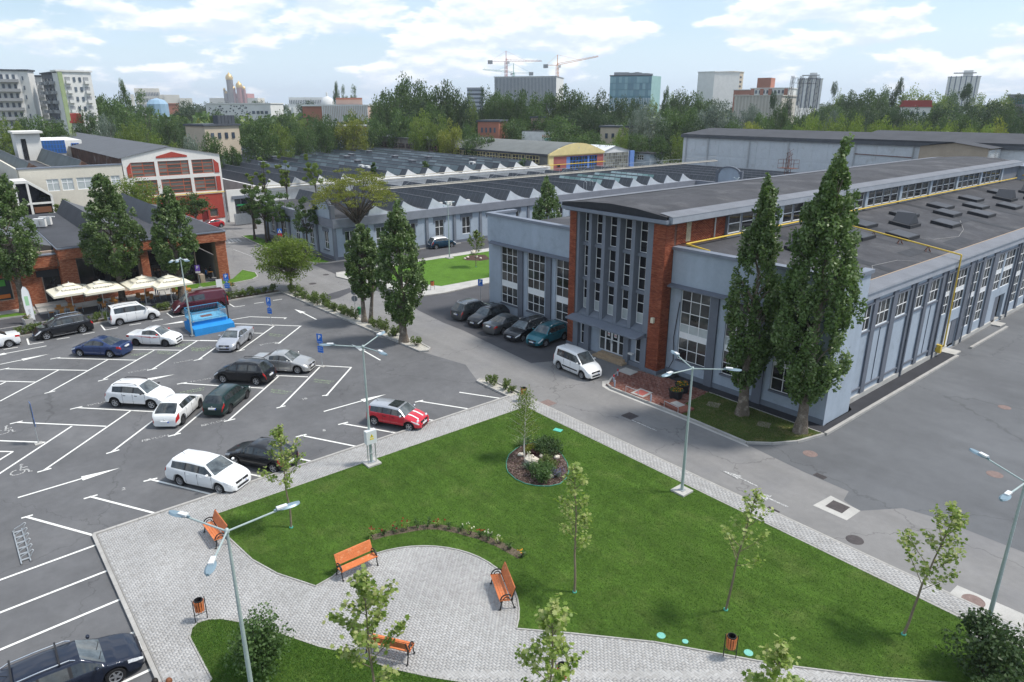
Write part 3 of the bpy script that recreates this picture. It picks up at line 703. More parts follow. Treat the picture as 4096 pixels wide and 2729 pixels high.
# ================================================================== BUILDING HELPERS
m_wall = mat('blue_grey_render', (0.335, 0.39, 0.455), 0.85, 0.25, var=((0.5, 0.05), (3, 0.04), (30, 0.03)), bump=(30, 0.12, 0.01), col2=((.29, .335, .385), .8, .55, .72))
stripes(m_wall, (1.1, 1.1, .12), 0, .05)
m_trim = mat('slate_trim', (0.135, 0.15, 0.18), 0.8, 0.25, var=((1.5, 0.08), (20, 0.05)))
m_frame_c = mat('slate_frame', (0.17, 0.19, 0.225), 0.8, 0.25, var=((1.2, 0.07), (20, 0.05)))
m_cap = mat('tin_cap', (0.19, 0.215, 0.26), 0.55, 0.4, metal=0.2, var=((0.8, 0.1), (12, 0.06)))
m_roof = mat('bitumen_roof', (0.060, 0.061, 0.067), 0.9, 0.2, var=((0.35, 0.22), (3.0, 0.12), (40, 0.15)), col2=((0.10, 0.10, 0.105), 0.25, 0.52, 0.68), bump=(30, 0.3, 0.02))
m_flash = mat('roof_flashing', (0.155, 0.165, 0.185), 0.75, 0.3, var=((0.6, 0.12), (10, 0.08)))
m_tar = mat('tar_felt', (0.02, 0.022, 0.027), 0.7, 0.35, var=(4, 0.2))
m_pvc = mat('white_window_frame', (0.78, 0.79, 0.79), 0.45, 0.4, var=(3, 0.03))
m_glass = tinted('window_glass', [(0.012, 0.014, 0.016), (0.022, 0.024, 0.027), (0.04, 0.042, 0.042), (0.075, 0.08, 0.078)], 0.05, 0.7, fine=(1.2, 0.4))
m_glass_d = tinted('dark_window_glass', [(0.008, 0.009, 0.012), (0.016, 0.017, 0.02), (0.03, 0.031, 0.035)], 0.05, 0.7, fine=(1.2, 0.4))
m_blind = mat('frosted_pane', (0.42, 0.46, 0.46), 0.35, 0.4, var=(2, 0.1))
m_yellow = mat('yellow_gas_paint', (0.62, 0.43, 0.06), 0.55, 0.4, var=((2, 0.12), (14, 0.1)))
m_brick = tinted('red_brick', [(0.215, 0.058, 0.033), (0.27, 0.075, 0.04), (0.315, 0.092, 0.048), (0.36, 0.12, 0.065)], 0.85, 0.2, attr='tint', fine=(1.0, 0.16), bump=(60, 0.3))
m_brick1 = tinted('red_brick_single', [(0.215, 0.058, 0.033), (0.27, 0.075, 0.04), (0.315, 0.092, 0.048), (0.36, 0.12, 0.065)], 0.85, 0.2, fine=(1.0, 0.16), bump=(60, 0.3))
m_mortar = mat('mortar', (0.17, 0.095, 0.075), 0.95, 0.1, var=(2, .15))
m_mortar2 = mat('pale_mortar', (0.34, 0.27, 0.22), 0.95, 0.1, var=(2, .15))
m_steel = mat('galvanised_steel', (0.45, 0.47, 0.48), 0.45, 0.5, metal=0.6, var=(3, 0.1))
m_white = mat('white_paint', (0.72, 0.72, 0.70), 0.6, 0.35, var=((0.6, 0.06), (8, 0.05)))
m_black = mat('black_plastic', (0.016, 0.016, 0.018), 0.55, 0.4)

def wall(b, axis, c0, c1, u0, u1, z0, z1, holes=()):
 us = sorted({u0, u1, *[min(max(h[0], u0), u1) for h in holes], *[min(max(h[1], u0), u1) for h in holes]})
 for a, c in zip(us[:-1], us[1:]):
  if c-a < 1e-4: continue
  mid = (a+c)/2; cuts = sorted([(max(h[2], z0), min(h[3], z1)) for h in holes if h[0] < mid < h[1]]); z = z0
  for lo, hi in cuts + [(z1, z1)]:
   if lo-z > 1e-4:
    if axis == 'y': b.box(a, c, c0, c1, z, lo)
    else: b.box(c0, c1, a, c, z, lo)
   z = max(z, hi)
 return b
def abox(b, axis, c0, c1, u0, u1, z0, z1):
 return b.box(u0, u1, c0, c1, z0, z1) if axis == 'y' else b.box(c0, c1, u0, u1, z0, z1)
def apiece(name, m, axis, c0, c1, u0, u1, z0, z1, parent):
 return piece(name, m, u0, u1, c0, c1, z0, z1, parent) if axis == 'y' else piece(name, m, c0, c1, u0, u1, z0, z1, parent)
def window(parent, axis, plane, out, u0, u1, z0, z1, cols, rows, t=0.05, d=0.08, fm=None, gm=None, solid=(), light=(), name='window'):
 b = MB(); fm = fm or m_pvc; gm = gm or m_glass
 c0, c1 = plane - out*d/2, plane + out*d/2
 if isinstance(rows, int): rows = [1.0]*rows
 if isinstance(cols, int): cols = [1.0]*cols
 hs = [r/sum(rows)*(z1-z0) for r in rows]; ws = [c/sum(cols)*(u1-u0) for c in cols]
 zs = [z0]; [zs.append(zs[-1]+h) for h in hs]
 us = [u0]; [us.append(us[-1]+w) for w in ws]
 h = t/2
 for i, u in enumerate(us): abox(b, axis, c0, c1, *( (u, u+t) if i == 0 else (u-t, u) if i == len(us)-1 else (u-h, u+h) ), z0, z1)
 for i, z in enumerate(zs):
  za, zb = (z, z+t) if i == 0 else (z-t, z) if i == len(zs)-1 else (z-h, z+h)
  for a, c in zip(us[:-1], us[1:]): abox(b, axis, c0+out*.002, c1-out*.002, a+h, c-h, za, zb)
 w = b.build(name, fm, parent)
 for k, (za, zb) in enumerate(zip(zs[:-1], zs[1:])):
  for j, (a, c) in enumerate(zip(us[:-1], us[1:])):
   if k in solid: apiece('panel', fm, axis, plane-out*.01, plane+out*.03, a, c, za, zb, w)
   else: apiece('pane', m_blind if (k in light or (k, j) in light) else gm, axis, plane-out*.012, plane+out*.008, a+h*.6, c-h*.6, za+h*.6, zb-h*.6, w)
 return w
def box_field(name, boxes, m, tints):
 B = np.array(boxes); n = len(B); vs_ = np.zeros((n, 8, 3))
 for k in range(8):
  vs_[:, k, 0] = B[:, 0 + (k in (1, 2, 5, 6))]; vs_[:, k, 1] = B[:, 2 + (k in (2, 3, 6, 7))]; vs_[:, k, 2] = B[:, 4 + (k > 3)]
 q = np.array([(4, 5, 6, 7), (0, 3, 2, 1), (0, 1, 5, 4), (1, 2, 6, 5), (2, 3, 7, 6), (3, 0, 4, 7)])
 me = raw_mesh(name, vs_.reshape(-1, 3), (q[None]+8*np.arange(n)[:, None, None]).reshape(-1, 4), m)
 at = me.attributes.new('tint', 'FLOAT', 'FACE'); at.data.foreach_set('value', np.repeat(tints, 6).astype(np.float32))
 return me
def bricks(owner, faces, L=0.25, H=0.065, g=0.014, most=300, depth=0.02, seed=1, mb=None, m1=None, name='brick'):
 out_ = []
 rs = np.random.RandomState(seed)
 for axis, plane, out, u0, u1, z0, z1 in faces:
  k = 0; z = z0
  while z + H <= z1 + 1e-6:
   u = u0 - (k % 2)*(L+g)/2
   while u < u1:
    a, c = max(u, u0), min(u+L, u1)
    if c-a > .05:
     p = plane + out*(depth + rs.uniform(-.003, .004))
     q = (a, c, min(plane, p), max(plane, p), z, z+H) if axis == 'y' else (min(plane, p), max(plane, p), a, c, z, z+H)
     out_.append(q)
    u += L+g
   z += H+g; k += 1
 size = np.array([seen_at((q[0]+q[1])/2, (q[2]+q[3])/2, (q[4]+q[5])/2)*(1 if q[1]-q[0]+q[3]-q[2] > L*.9 else .3) for q in out_])
 pick = set(int(i) for i in np.argsort(-size)[:most] if size[i] > 0)
 for i in pick: piece(name, m1 or m_brick1, *out_[i], owner)
 rest = [q for i, q in enumerate(out_) if i not in pick]
 if rest: tag(link('brickwork', box_field('brickwork', rest, mb or m_brick, rs.rand(len(rest))), owner), kind='stuff')

# ================================================================== MAIN BUILDING
MAIN = thing('main_building', 'blue-grey factory hall with a red brick entrance tower and long clerestory roof', 'building', (-35.7, 41.0, 0))
def P(b, name, m, parent=None, smooth=None): return b.build(name, m, parent or MAIN, smooth)
YF = 41.2
LW = [(-51.04, -48.6), (-47.2, -44.8), (-43.35, -40.9)]
RW = [(-29.88, -27.38), (-25.98, -23.5), (-22.12, -19.62)]
hl = [(a, c, 1.32, 6.97) for a, c in LW]; hr = [(a, c, 1.32, 6.9) for a, c in RW]
b = wall(MB(), 'y', YF, YF+.4, -52.9, -40.6, 0, 7.13, hl)
b.box(-53.0, -40.6, YF-.06, YF+.4, 7.13, 9.62).box(-53.0, -52.6, YF+.4, 44.4, 7.0, 9.62).box(-52.9, -52.5, YF+.4, 116.9, 0, 8.4)
wall(b, 'y', YF, YF+.4, -30.83, -18.16, 0, 7.05, hr)
b.box(-30.83, -18.16, YF-.06, YF+.4, 7.05, 9.6).box(-18.56, -18.16, YF+.4, 44.63, 0, 9.6)
P(b, 'wall', m_wall)
P(MB().box(-53.15, -40.64, YF-.22, YF+.45, 9.62, 9.85).box(-53.15, -52.5, YF+.45, 44.5, 9.62, 9.848), 'parapet_cap', m_cap)
P(MB().box(-30.82, -18.02, YF-.22, YF+.45, 9.6, 9.83).box(-18.65, -18.02, YF+.45, 44.75, 9.6, 9.828), 'parapet_cap', m_cap)
P(MB().ext([(YF-.55, 6.98), (YF-.06, 7.05), (YF-.06, 7.2), (YF-.55, 7.06)], 'x', -52.4, -40.64), 'ledge', m_trim)
P(MB().ext([(YF-.55, 6.88), (YF-.06, 6.95), (YF-.06, 7.1), (YF-.55, 6.96)], 'x', -30.82, -18.9), 'ledge', m_trim)
for a in (-48.36, -44.51, -27.24, -23.3): P(MB().box(a, a+.66, YF-.16, YF, 0, 6.98), 'pilaster', m_trim)
for a, c in LW + RW: P(MB().box(a-.05, c+.05, YF-.1, YF+.18, 1.2, 1.32), 'window_sill', m_trim)
P(MB().box(-30.83, -18.2, YF-.05, YF, 0.05, 0.42), 'plinth', mat('grey_plinth', (0.16, 0.185, 0.22), .85, .2, var=(2, .08)))
for a, c in LW: window(MAIN, 'y', YF+.14, -1, a, c, 1.32, 6.97, 3, [.84, .84, .55, .86, .86, .86, .86], solid=(2,))
for i, (a, c) in enumerate(RW): window(MAIN, 'y', YF+.14, -1, a, c, 1.32, 6.9, 3, [.82, .82, .4, .62, .84, .9, .86], solid=(2,), light=(3,))
P(MB().box(-52.5, -40.7, 41.65, 116.8, 0, .3).box(-30.7, -18.85, 41.65, 116.8, 0, .3), 'floor_slab', m_conc)
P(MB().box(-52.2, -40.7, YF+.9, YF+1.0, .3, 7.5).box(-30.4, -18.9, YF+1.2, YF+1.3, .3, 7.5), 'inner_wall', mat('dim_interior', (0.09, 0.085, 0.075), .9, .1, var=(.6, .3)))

b = MB().box(-40.6, -39.9, 40.14, 47.4, .24, 11.6).box(-31.94, -30.86, 40.14, 47.45, .24, 11.6).box(-40.6, -30.86, 47.0, 47.45, 8, 11.6)
tw = P(b, 'tower_wall', m_mortar)
bricks(tw, [('y', 40.14, -1, -40.63, -39.9, .26, 11.6), ('y', 40.14, -1, -31.94, -30.83, .26, 11.6), ('x', -30.86, 1, 40.14, 41.13, .26, 11.6), ('x', -30.86, 1, 41.4, 47.45, 9.9, 11.6)], L=.26, H=.066, g=.02, depth=.03)
P(MB().box(-40.68, -39.85, 40.02, 41.2, 0, .25).box(-31.98, -30.76, 40.0, 41.2, 0, .27), 'plinth', m_frame_c)
P(MB().box(-30.87, -30.815, 42.5, 43.05, 10.0, 11.5), 'missing_tile_patch', mat('bare_mortar', (0.42, 0.37, 0.27), .95, .1, var=((4, .2), (30, .3)), bump=(14, .9, .05)))
FX = [(-39.9, -39.62), (-38.66, -38.34), (-37.2, -36.86), (-35.68, -35.33), (-34.16, -33.81), (-32.55, -31.94)]
for a, c in FX: P(MB().box(a, c, 40.3 if (a, c) not in (FX[0], FX[-1]) else 40.22, 41.0, 2.95, 11.58), 'fin', m_frame_c)
for (a, c), (a2, c2) in zip(FX[:-1], FX[1:]):
 for z0, z1 in ((8.97, 11.5), (6.06, 8.69), (3.32, 5.78)):
  window(MAIN, 'y', 40.98, -1, c, a2, z0, z1, [.6, .5], [1, 1, 1] if z0 > 4 else [.9, .85, .8], t=.06, d=.06, gm=m_glass_d, light=((0,) if z0 < 4 else ()))
 for z0, z1 in ((8.69, 8.97), (5.78, 6.06)): P(MB().box(c, a2, 40.72, 41.02, z0, z1), 'spandrel', m_frame_c)
 P(MB().ext([(40.3, 2.96), (41.02, 2.96), (41.02, 3.32), (40.9, 3.32)], 'x', c, a2), 'sloped_sill', m_frame_c)
P(MB().box(-39.9, -31.94, 41.02, 41.3, 0, 11.6), 'tower_back_wall', m_frame_c)
gh = [(-39.25, -38.65, .35, 2.45), (-37.15, -34.5, .4, 2.5), (-33.25, -32.6, .35, 2.45)]
P(wall(MB(), 'y', 40.4, 40.6, -39.9, -31.94, 0, 2.96, gh), 'entrance_wall', m_wall)
for a, c in ((-39.9, -39.36), (-38.6, -38.06), (-34.2, -33.72), (-32.5, -31.95)): P(MB().box(a, c, 40.06, 40.4, 0, 2.62), 'entrance_pillar', m_frame_c)
for a, c in ((-39.36, -38.6), (-33.72, -32.5)): P(MB().box(a, c, 40.2, 40.4, 0, .34), 'low_wall', m_frame_c)
P(MB().ext([(39.2, 2.6), (40.3, 2.62), (40.3, 2.92), (39.2, 2.72)], 'x', -40.0, -32.25), 'canopy', m_cap)
P(MB().box(-36.95, -33.75, 39.45, 40.4, 0, .17).box(-36.7, -33.95, 39.8, 40.4, .17, .36), 'entrance_steps', mat('tan_step_tile', (0.40, 0.30, 0.20), .7, .3, var=((2, .12), (12, .1))))
window(MAIN, 'y', 40.46, -1, -39.25, -38.65, .35, 2.45, 1, 2, t=.05)
window(MAIN, 'y', 40.46, -1, -33.25, -32.6, .35, 2.45, 1, 2, t=.05)
dw = window(MAIN, 'y', 40.5, -1, -37.15, -36.48, .38, 2.5, 1, [1, 1], t=.06, name='side_light')
window(MAIN, 'y', 40.5, -1, -35.05, -34.5, .38, 2.5, 1, [1, 1], t=.06, name='side_light')
for a, c in ((-36.48, -35.78), (-35.76, -35.05)):
 dd = window(MAIN, 'y', 40.47, -1, a, c, .38, 2.5, 1, [1, .95], t=.09, name='entrance_door')
 piece('door_handle', m_steel, c-.12 if a < -36 else a+.05, c-.06 if a < -36 else a+.11, 40.36, 40.42, 1.2, 1.45, dd)
 nb = piece('paper_notice', m_white, (a+c)/2-.13, (a+c)/2+.13, 40.452, 40.456, 1.72, 2.08, dd)
 piece('red_print', mat('red_print', (0.6, 0.03, 0.08), .6), (a+c)/2-.08, (a+c)/2+.09, 40.447, 40.451, 1.86, 1.93, dd)
P(MB().box(-31.55, -31.3, 39.9, 40.11, 4.05, 4.45), 'junction_box', mat('cream_plastic', (0.62, 0.58, 0.45), .6))
prof = [(-41.2, 12.1), (-40.2, 12.22), (-38.4, 12.42), (-35.9, 12.52), (-33.4, 12.42), (-31.6, 12.22), (-30.55, 12.1)]
b = MB(); 
for (x0, z0), (x1, z1) in zip(prof[:-1], prof[1:]): b.quad((x0, 39.75, z0), (x1, 39.75, z1), (x1, 117.2, z1), (x0, 117.2, z0))
P(b, 'roof', m_roof)
P(MB().ext(prof + [(-30.55, 11.86), (-41.2, 11.86)], 'y', 39.72, 39.78), 'roof_front', m_tar)
P(MB().box(-30.6, -30.22, 40.0, 117.5, 11.62, 12.08).box(-41.6, -41.2, 40.0, 117.5, 11.62, 12.08), 'cornice', mat('pale_cornice', (0.30, 0.325, 0.365), .75, .3, var=((.6, .1), (8, .06))))
P(MB().quad((-30.2, 40.0, 12.085), (-30.2, 117.5, 12.085), (-31.4, 117.5, 12.285), (-31.4, 40.0, 12.285)).quad((-42, 40, 12.085), (-40.35, 40, 12.25), (-40.35, 117.5, 12.25), (-42, 117.5, 12.085)), 'roof_flashing', m_flash)
P(MB().box(-41.05, -30.42, 39.55, 40.4, 11.62, 11.86), 'front_eave', m_cap)
P(MB().box(-41.0, -30.5, 39.9, 117.2, 11.5, 11.6), 'soffit', m_trim)
y = 47.6; n = 0; holes = []; pil = []
while y < 109.5:
 w = 1.66
 holes.append((y, y+w, 10.02, 11.58)); y += w+.16; n += 1
 if n % 4 == 0: pil.append((y, y+.55)); y += .62
b = wall(MB(), 'x', -30.95, -30.6, 47.45, 117.0, 9.3, 11.62, holes); b.box(-41.2, -40.9, 47.45, 117, 8, 11.62).box(-41.2, -30.6, 116.9, 117.3, 0, 11.6)
P(b, 'clerestory_wall', m_frame_c)
for h in holes: window(MAIN, 'x', -30.68, 1, *h, 1, [1, 1.05], t=.06, d=.07)
for a, c in pil: P(MB().box(-30.6, -30.48, a, c, 9.9, 11.62), 'pilaster', m_wall)
pb = MB().tube((-30.38, 42.0, 9.95), (-30.38, 116.5, 9.95), .07, 8).tube((-30.38, 42.0, 9.95), (-28.3, 41.95, 9.75), .07, 8)
P(pb, 'gas_pipe', m_yellow)
P(MB().tube((-30.7, 45.9, 9.95), (-30.7, 45.9, 11.6), .06, 8), 'downpipe', m_steel)
b = MB().quad((-18.6, 41.6, 8.0), (-18.6, 117, 8.0), (-30.7, 117, 9.72), (-30.7, 41.6, 9.72))
b.quad((-52.5, 41.6, 8.5), (-40.85, 41.6, 9.72), (-40.85, 117, 9.72), (-52.5, 117, 8.5))
P(b, 'lean_to_roof', m_roof)
P(MB().quad((-18.5, 44.7, 8.012), (-18.5, 117, 8.012), (-19.75, 117, 8.19), (-19.75, 44.7, 8.19)), 'roof_flashing', m_flash)
P(MB().tube((-19.76, 44.8, 8.2), (-19.76, 117, 8.2), .025, 5), 'flashing_edge', mat('rust_edge', (0.45, 0.33, 0.22), .8))
for a in range(46, 116, 3): P(MB().quad((-19.8, a, 8.185), (-19.8, a+1.0, 8.185), (-30.5, a+1.0, 9.705), (-30.5, a, 9.705)), 'felt_strip', m_tar) if a in (52, 64, 79, 88, 100) else None
pf = mat('felt_patch', (0.052, 0.055, 0.062), .9, .2, var=(2, .2))
def on_right_roof(x): return 8.0 + (-18.6-x)/12.1*1.72
for x0, y0, ln, wd in ((-22, 58, 3, 1.1), (-26, 62, 2.5, 1), (-21.5, 66, 4, 1.2), (-24.5, 76, 5, 1), (-27.5, 88, 4, 1.2), (-21, 84, 6, 1.1), (-29, 56, 1.6, 1), (-23, 50, 3, 1)):
 P(MB().quad((x0, y0, on_right_roof(x0)+.012), (x0+wd, y0, on_right_roof(x0+wd)+.012), (x0+wd, y0+ln, on_right_roof(x0+wd)+.012), (x0, y0+ln, on_right_roof(x0)+.012)), 'felt_patch', pf)
def skylight(x, y, w=1.95, l=2.4, gable=False):
 z = on_right_roof(x+w/2); dz = 1.72/12.1*w/2
 poly = [(x, z+dz-.05), (x+w, z-dz-.05), (x+w, z-dz+.28), (x, z+dz+.28)]
 s = P(MB().ext(poly, 'y', y, y+l), 'skylight', m_tar)
 if gable:
  MB().ext([(y+.25, z+.2), (y+l-.25, z+.2), (y+l/2, z+1.15)], 'x', x+.15, x+w-.15).build('skylight_hood', mat('felt_hood', (0.05, .055, .065), .7, .3), s)
 else:
  MB().add([(x+.12, y+.12, z+dz+.285), (x+w-.12, y+.12, z-dz+.3), (x+w-.12, y+l-.12, z-dz+.3), (x+.12, y+l-.12, z+dz+.285)], ((0, 1, 2, 3),)).build('skylight_cover', mat('skylight_felt', (0.045, .05, .06), .6, .4, var=(1.5, .2)), s)
 return s
for x, y, g in ((-28.65, 72.0, 0), (-28.65, 81.1, 0), (-28.7, 90.2, 0), (-26.87, 67.8, 1), (-26.87, 78.1, 0), (-26.87, 86.1, 0), (-26.95, 95.8, 1), (-25.05, 72.7, 0), (-25.05, 62.9, 0), (-25.05, 82.2, 0), (-25.1, 91.0, 0), (-26.8, 49.4, 1), (-28.7, 54.0, 0), (-28.7, 63.0, 0), (-26.87, 58.5, 0), (-28.7, 99.5, 0), (-25.05, 100.3, 0), (-26.9, 105, 1)): skylight(x, y, gable=bool(g))
zr = on_right_roof
b = MB().path([(-29.6, 60.6, zr(-29.6)+.45), (-25.5, 61.2, zr(-25.5)+.45), (-18.45, 61.3, zr(-18.45)+.45), (-18.35, 61.3, .9), (-18.55, 61.3, .75)], .06, 8)
P(b, 'gas_pipe', m_yellow)
m_rust = mat('rusty_steel', (0.16, 0.075, 0.055), .8, .25, var=(6, .25))
for x in (-25.3, -23.1, -20.9, -27.6):
 z = zr(x); P(MB().tube((x-.02, 61.25, z+.42), (x-.02, 60.9, z), .03, 5).tube((x+.02, 61.25, z+.42), (x+.02, 61.6, z), .03, 5).tube((x-.25, 61.25, z), (x, 61.25, z+.42), .03, 5).tube((x+.25, 61.25, z), (x, 61.25, z+.42), .03, 5), 'pipe_trestle', m_rust)
P(MB().box(-18.78, -18.4, 60.85, 61.2, .35, 1.0), 'meter_box', m_yellow)
m_cable = mat('loose_cable', (0.42, .41, .39), .7)
P(MB().path([(-19.9, 57.5, zr(-19.9)+.02), (-21.0, 55.8, zr(-21)+.02), (-21.3, 52.2, zr(-21.3)+.02), (-20.6, 50.8, zr(-20.6)+.02), (-22, 48, zr(-22)+.02)], .012, 4), 'loose_cable', m_cable)
P(MB().path([(-23.6, 76, zr(-23.6)+.3), (-22.4, 73.5, zr(-22.4)+.02), (-21.6, 70, zr(-21.6)+.02), (-22.3, 66, zr(-22.3)+.02), (-24, 64.6, zr(-24)+.02)], .012, 4), 'loose_cable', m_cable)
XR = -18.8
shortw = [(45.3, 47.27), (47.97, 50.23), (51.07, 53.2), (54.38, 56.14), (56.82, 59.03)]
tall = [(60.1, 61.76, 3.5), (62.65, 64.92, 3.5), (66.0, 67.9, 1.28), (68.6, 70.72, 1.28), (72.0, 74.12, 3.5), (74.5, 77.2, 3.5)]
yy = 78.2
while yy < 114: tall += [(yy, yy+2.1, 1.28), (yy+2.8, yy+4.9, 1.28)]; yy += 6.1
rh = [(a, c, 5.14, 6.9) for a, c in shortw] + [(a, c, z, 6.93) for a, c, z in tall] + [(62.0, 64.95, .1, 2.55), (73.9, 76.6, .1, 2.7)]
b = wall(MB(), 'x', XR-.3, XR, 44.63, 117, 0, 7.4, rh)
P(b, 'hall_wall', m_wall)
P(MB().box(XR-.2, XR+.22, 44.64, 117.2, 7.4, 7.86).box(XR-.2, XR+.3, 44.64, 117.2, 7.9, 8.0), 'fascia', mat('pale_cornice', (0.3, .32, .36)))
P(MB().box(XR-.1, XR+.24, 44.64, 117.2, 7.86, 7.9), 'gutter', m_trim)
P(MB().box(XR, XR+.14, 44.64, 61.9, 0.05, .42).box(XR, XR+.14, 65.0, 73.8, .05, .42).box(XR, XR+.14, 76.7, 117, .05, .42), 'plinth', m_conc)
for a, c in ((47.3, 47.9), (50.3, 51.0), (53.3, 54.3), (56.2, 56.78), (59.1, 60.0), (61.82, 62.0), (65.0, 65.9), (67.96, 68.54), (70.8, 71.9), (77.3, 78.1)):
 P(MB().box(XR, XR+.13, a, c, .43, 7.39), 'pilaster', m_trim)
for yy in np.arange(80.4, 115, 3.05): P(MB().box(XR, XR+.13, yy, yy+.55, .43, 7.39), 'pilaster', m_trim)
P(MB().box(XR, XR+.10, 44.7, 117, 6.94, 7.06), 'lintel_band', m_trim)
P(MB().box(XR, XR+.10, 44.7, 61.8, .82, .95), 'lower_band', m_trim)
for a, c in shortw: P(MB().box(XR, XR+.09, a, c, 5.0, 5.13), 'window_sill', m_trim)
for a, c in shortw: window(MAIN, 'x', XR-.08, 1, a, c, 5.14, 6.9, 3, [1, 1.02], t=.055)
for i, (a, c, z) in enumerate(tall): window(MAIN, 'x', XR-.08, 1, a, c, z, 6.93, 3, [.8, .8, .35, .8, .8] if z > 3 else [.8, .8, .8, .35, .8, .8, .8], solid=((2,) if z > 3 else (3,)), t=.055)
rd = P(MB().box(XR-.22, XR-.12, 62.0, 63.7, .1, 2.55), 'roller_door', m_white)
for k in range(20): piece('slat', m_white, XR-.125, XR-.10, 62.02, 63.68, .13+k*.12, .23+k*.12, rd)
P(MB().box(XR-.22, XR-.05, 63.72, 64.93, .1, 2.55), 'door_leaf', m_trim)
P(MB().box(XR-.22, XR-.05, 73.92, 75.2, .1, 2.7), 'door_leaf', m_trim)
P(MB().box(XR-.05, XR+1.1, 62.2, 63.6, 0.02, .12).box(XR-.05, XR+.9, 74.0, 75.4, .02, .12), 'threshold', m_conc)
for yv in (53.8, 59.85, 66.9-.95, 77.7): P(MB().tube((XR+.2, yv, .1), (XR+.2, yv, 7.4), .06, 8), 'downpipe', m_trim)
for yv in (49.1, 57.9): P(MB().tube((XR+.02, yv, .95), (XR+.02, yv, 5.0), .03, 6), 'conduit', m_trim)
for yv in np.arange(84, 115, 9): P(MB().tube((XR+.2, yv, .1), (XR+.2, yv, 7.4), .06, 8), 'downpipe', m_trim)
P(MB().box(-30.6, -18.8, 116.9, 117.3, 0, 9.6).box(-52.9, -41.2, 116.9, 117.3, 0, 9.6), 'end_wall', m_wall)
P(MB().path([(-29.9, 41.12, 5.8), (-30.2, 41.1, 3.0), (-30.05, 41.05, 1.2), (-30.3, 40.9, .5)], .03, 5), 'cable', m_black)
t = MB(); t.lathe([(.42, .0), (.46, .05), (.42, .1), (.38, .05)], 20, (-29.75, 40.75, .06), closed=True); t.lathe([(.36, .0), (.40, .05), (.36, .1), (.32, .05)], 20, (-29.72, 40.72, .14), closed=True)
tag(t.build('cable_coil', m_black), 'coil of black cable on the strip beside the brick tower', 'cable coil')
tag(MB().box(-33.62, -33.2, 39.95, 40.2, .95, 1.08).build('flower_box', m_white), 'small white flower box fixed by the entrance pillar', 'flower box')

# ================================================================== CARS
m_cglass = mat('car_glass', (0.03, 0.036, 0.038), 0.04, 0.85, var=(2.5, .6))
m_cglass2 = mat('car_windscreen', (0.085, 0.10, 0.105), 0.04, 0.9, var=(2.2, .6))  # base colour raised and mottled: sky reflection and cabin painted into the glass
m_trimb = mat('car_black_trim', (0.018, 0.018, 0.02), 0.6, 0.35)
m_tyre = mat('tyre_rubber', (0.018, 0.018, 0.019), 0.85, 0.25, var=(20, .2))
m_rim = mat('alloy_rim', (0.42, 0.43, 0.45), 0.35, 0.5, metal=0.75)
m_rimd = mat('rim_gap', (0.02, 0.02, 0.022), 0.7, 0.3)
m_steelrim = mat('black_steel_rim', (0.03, 0.03, 0.033), 0.55, 0.4)
m_head = mat('headlight_glass', (0.62, 0.64, 0.66), 0.12, 0.7, var=(14, .25))
m_tail = mat('tail_light', (0.42, 0.012, 0.012), 0.15, 0.6, var=(10, .25))
m_plate = mat('number_plate', (0.72, 0.73, 0.73), 0.5, 0.4)
m_plateb = mat('plate_blue', (0.02, 0.08, 0.45), 0.5, 0.4)
m_chrome = mat('chrome', (0.7, 0.71, 0.72), 0.15, 0.6, metal=0.9)
def paint(name, col, metal=0.0, rough=0.32): return mat('paint_' + name, col, .28, 0.25 if max(col) < .1 else .45, metal=metal, coat=.7, var=(0.9, .03))

def interp(x, pts):
 if x <= pts[0][0]: return pts[0][1]
 for (a, va), (b, vb) in zip(pts[:-1], pts[1:]):
  if x <= b:
   t = (x-a)/(b-a) if b > a else 0; return va+(vb-va)*t
 return pts[-1][1]
def smooth_interp(x, pts):
 n = len(pts)
 if x <= pts[0][0]: return pts[0][1]
 if x >= pts[-1][0]: return pts[-1][1]
 i = max(k for k in range(n-1) if pts[k][0] <= x)
 (x0, y0), (x1, y1) = pts[i], pts[i+1]; h = x1-x0
 def sl(k):
  if k == 0 or k == n-1: return 0
  d1 = (pts[k][1]-pts[k-1][1])/(pts[k][0]-pts[k-1][0]); d2 = (pts[k+1][1]-pts[k][1])/(pts[k+1][0]-pts[k][0])
  return 0 if d1*d2 <= 0 else 2*d1*d2/(d1+d2)
 m0, m1 = sl(i), sl(i+1); t = (x-x0)/h
 return (2*t**3-3*t**2+1)*y0+(t**3-2*t**2+t)*h*m0+(-2*t**3+3*t**2)*y1+(t**3-t**2)*h*m1
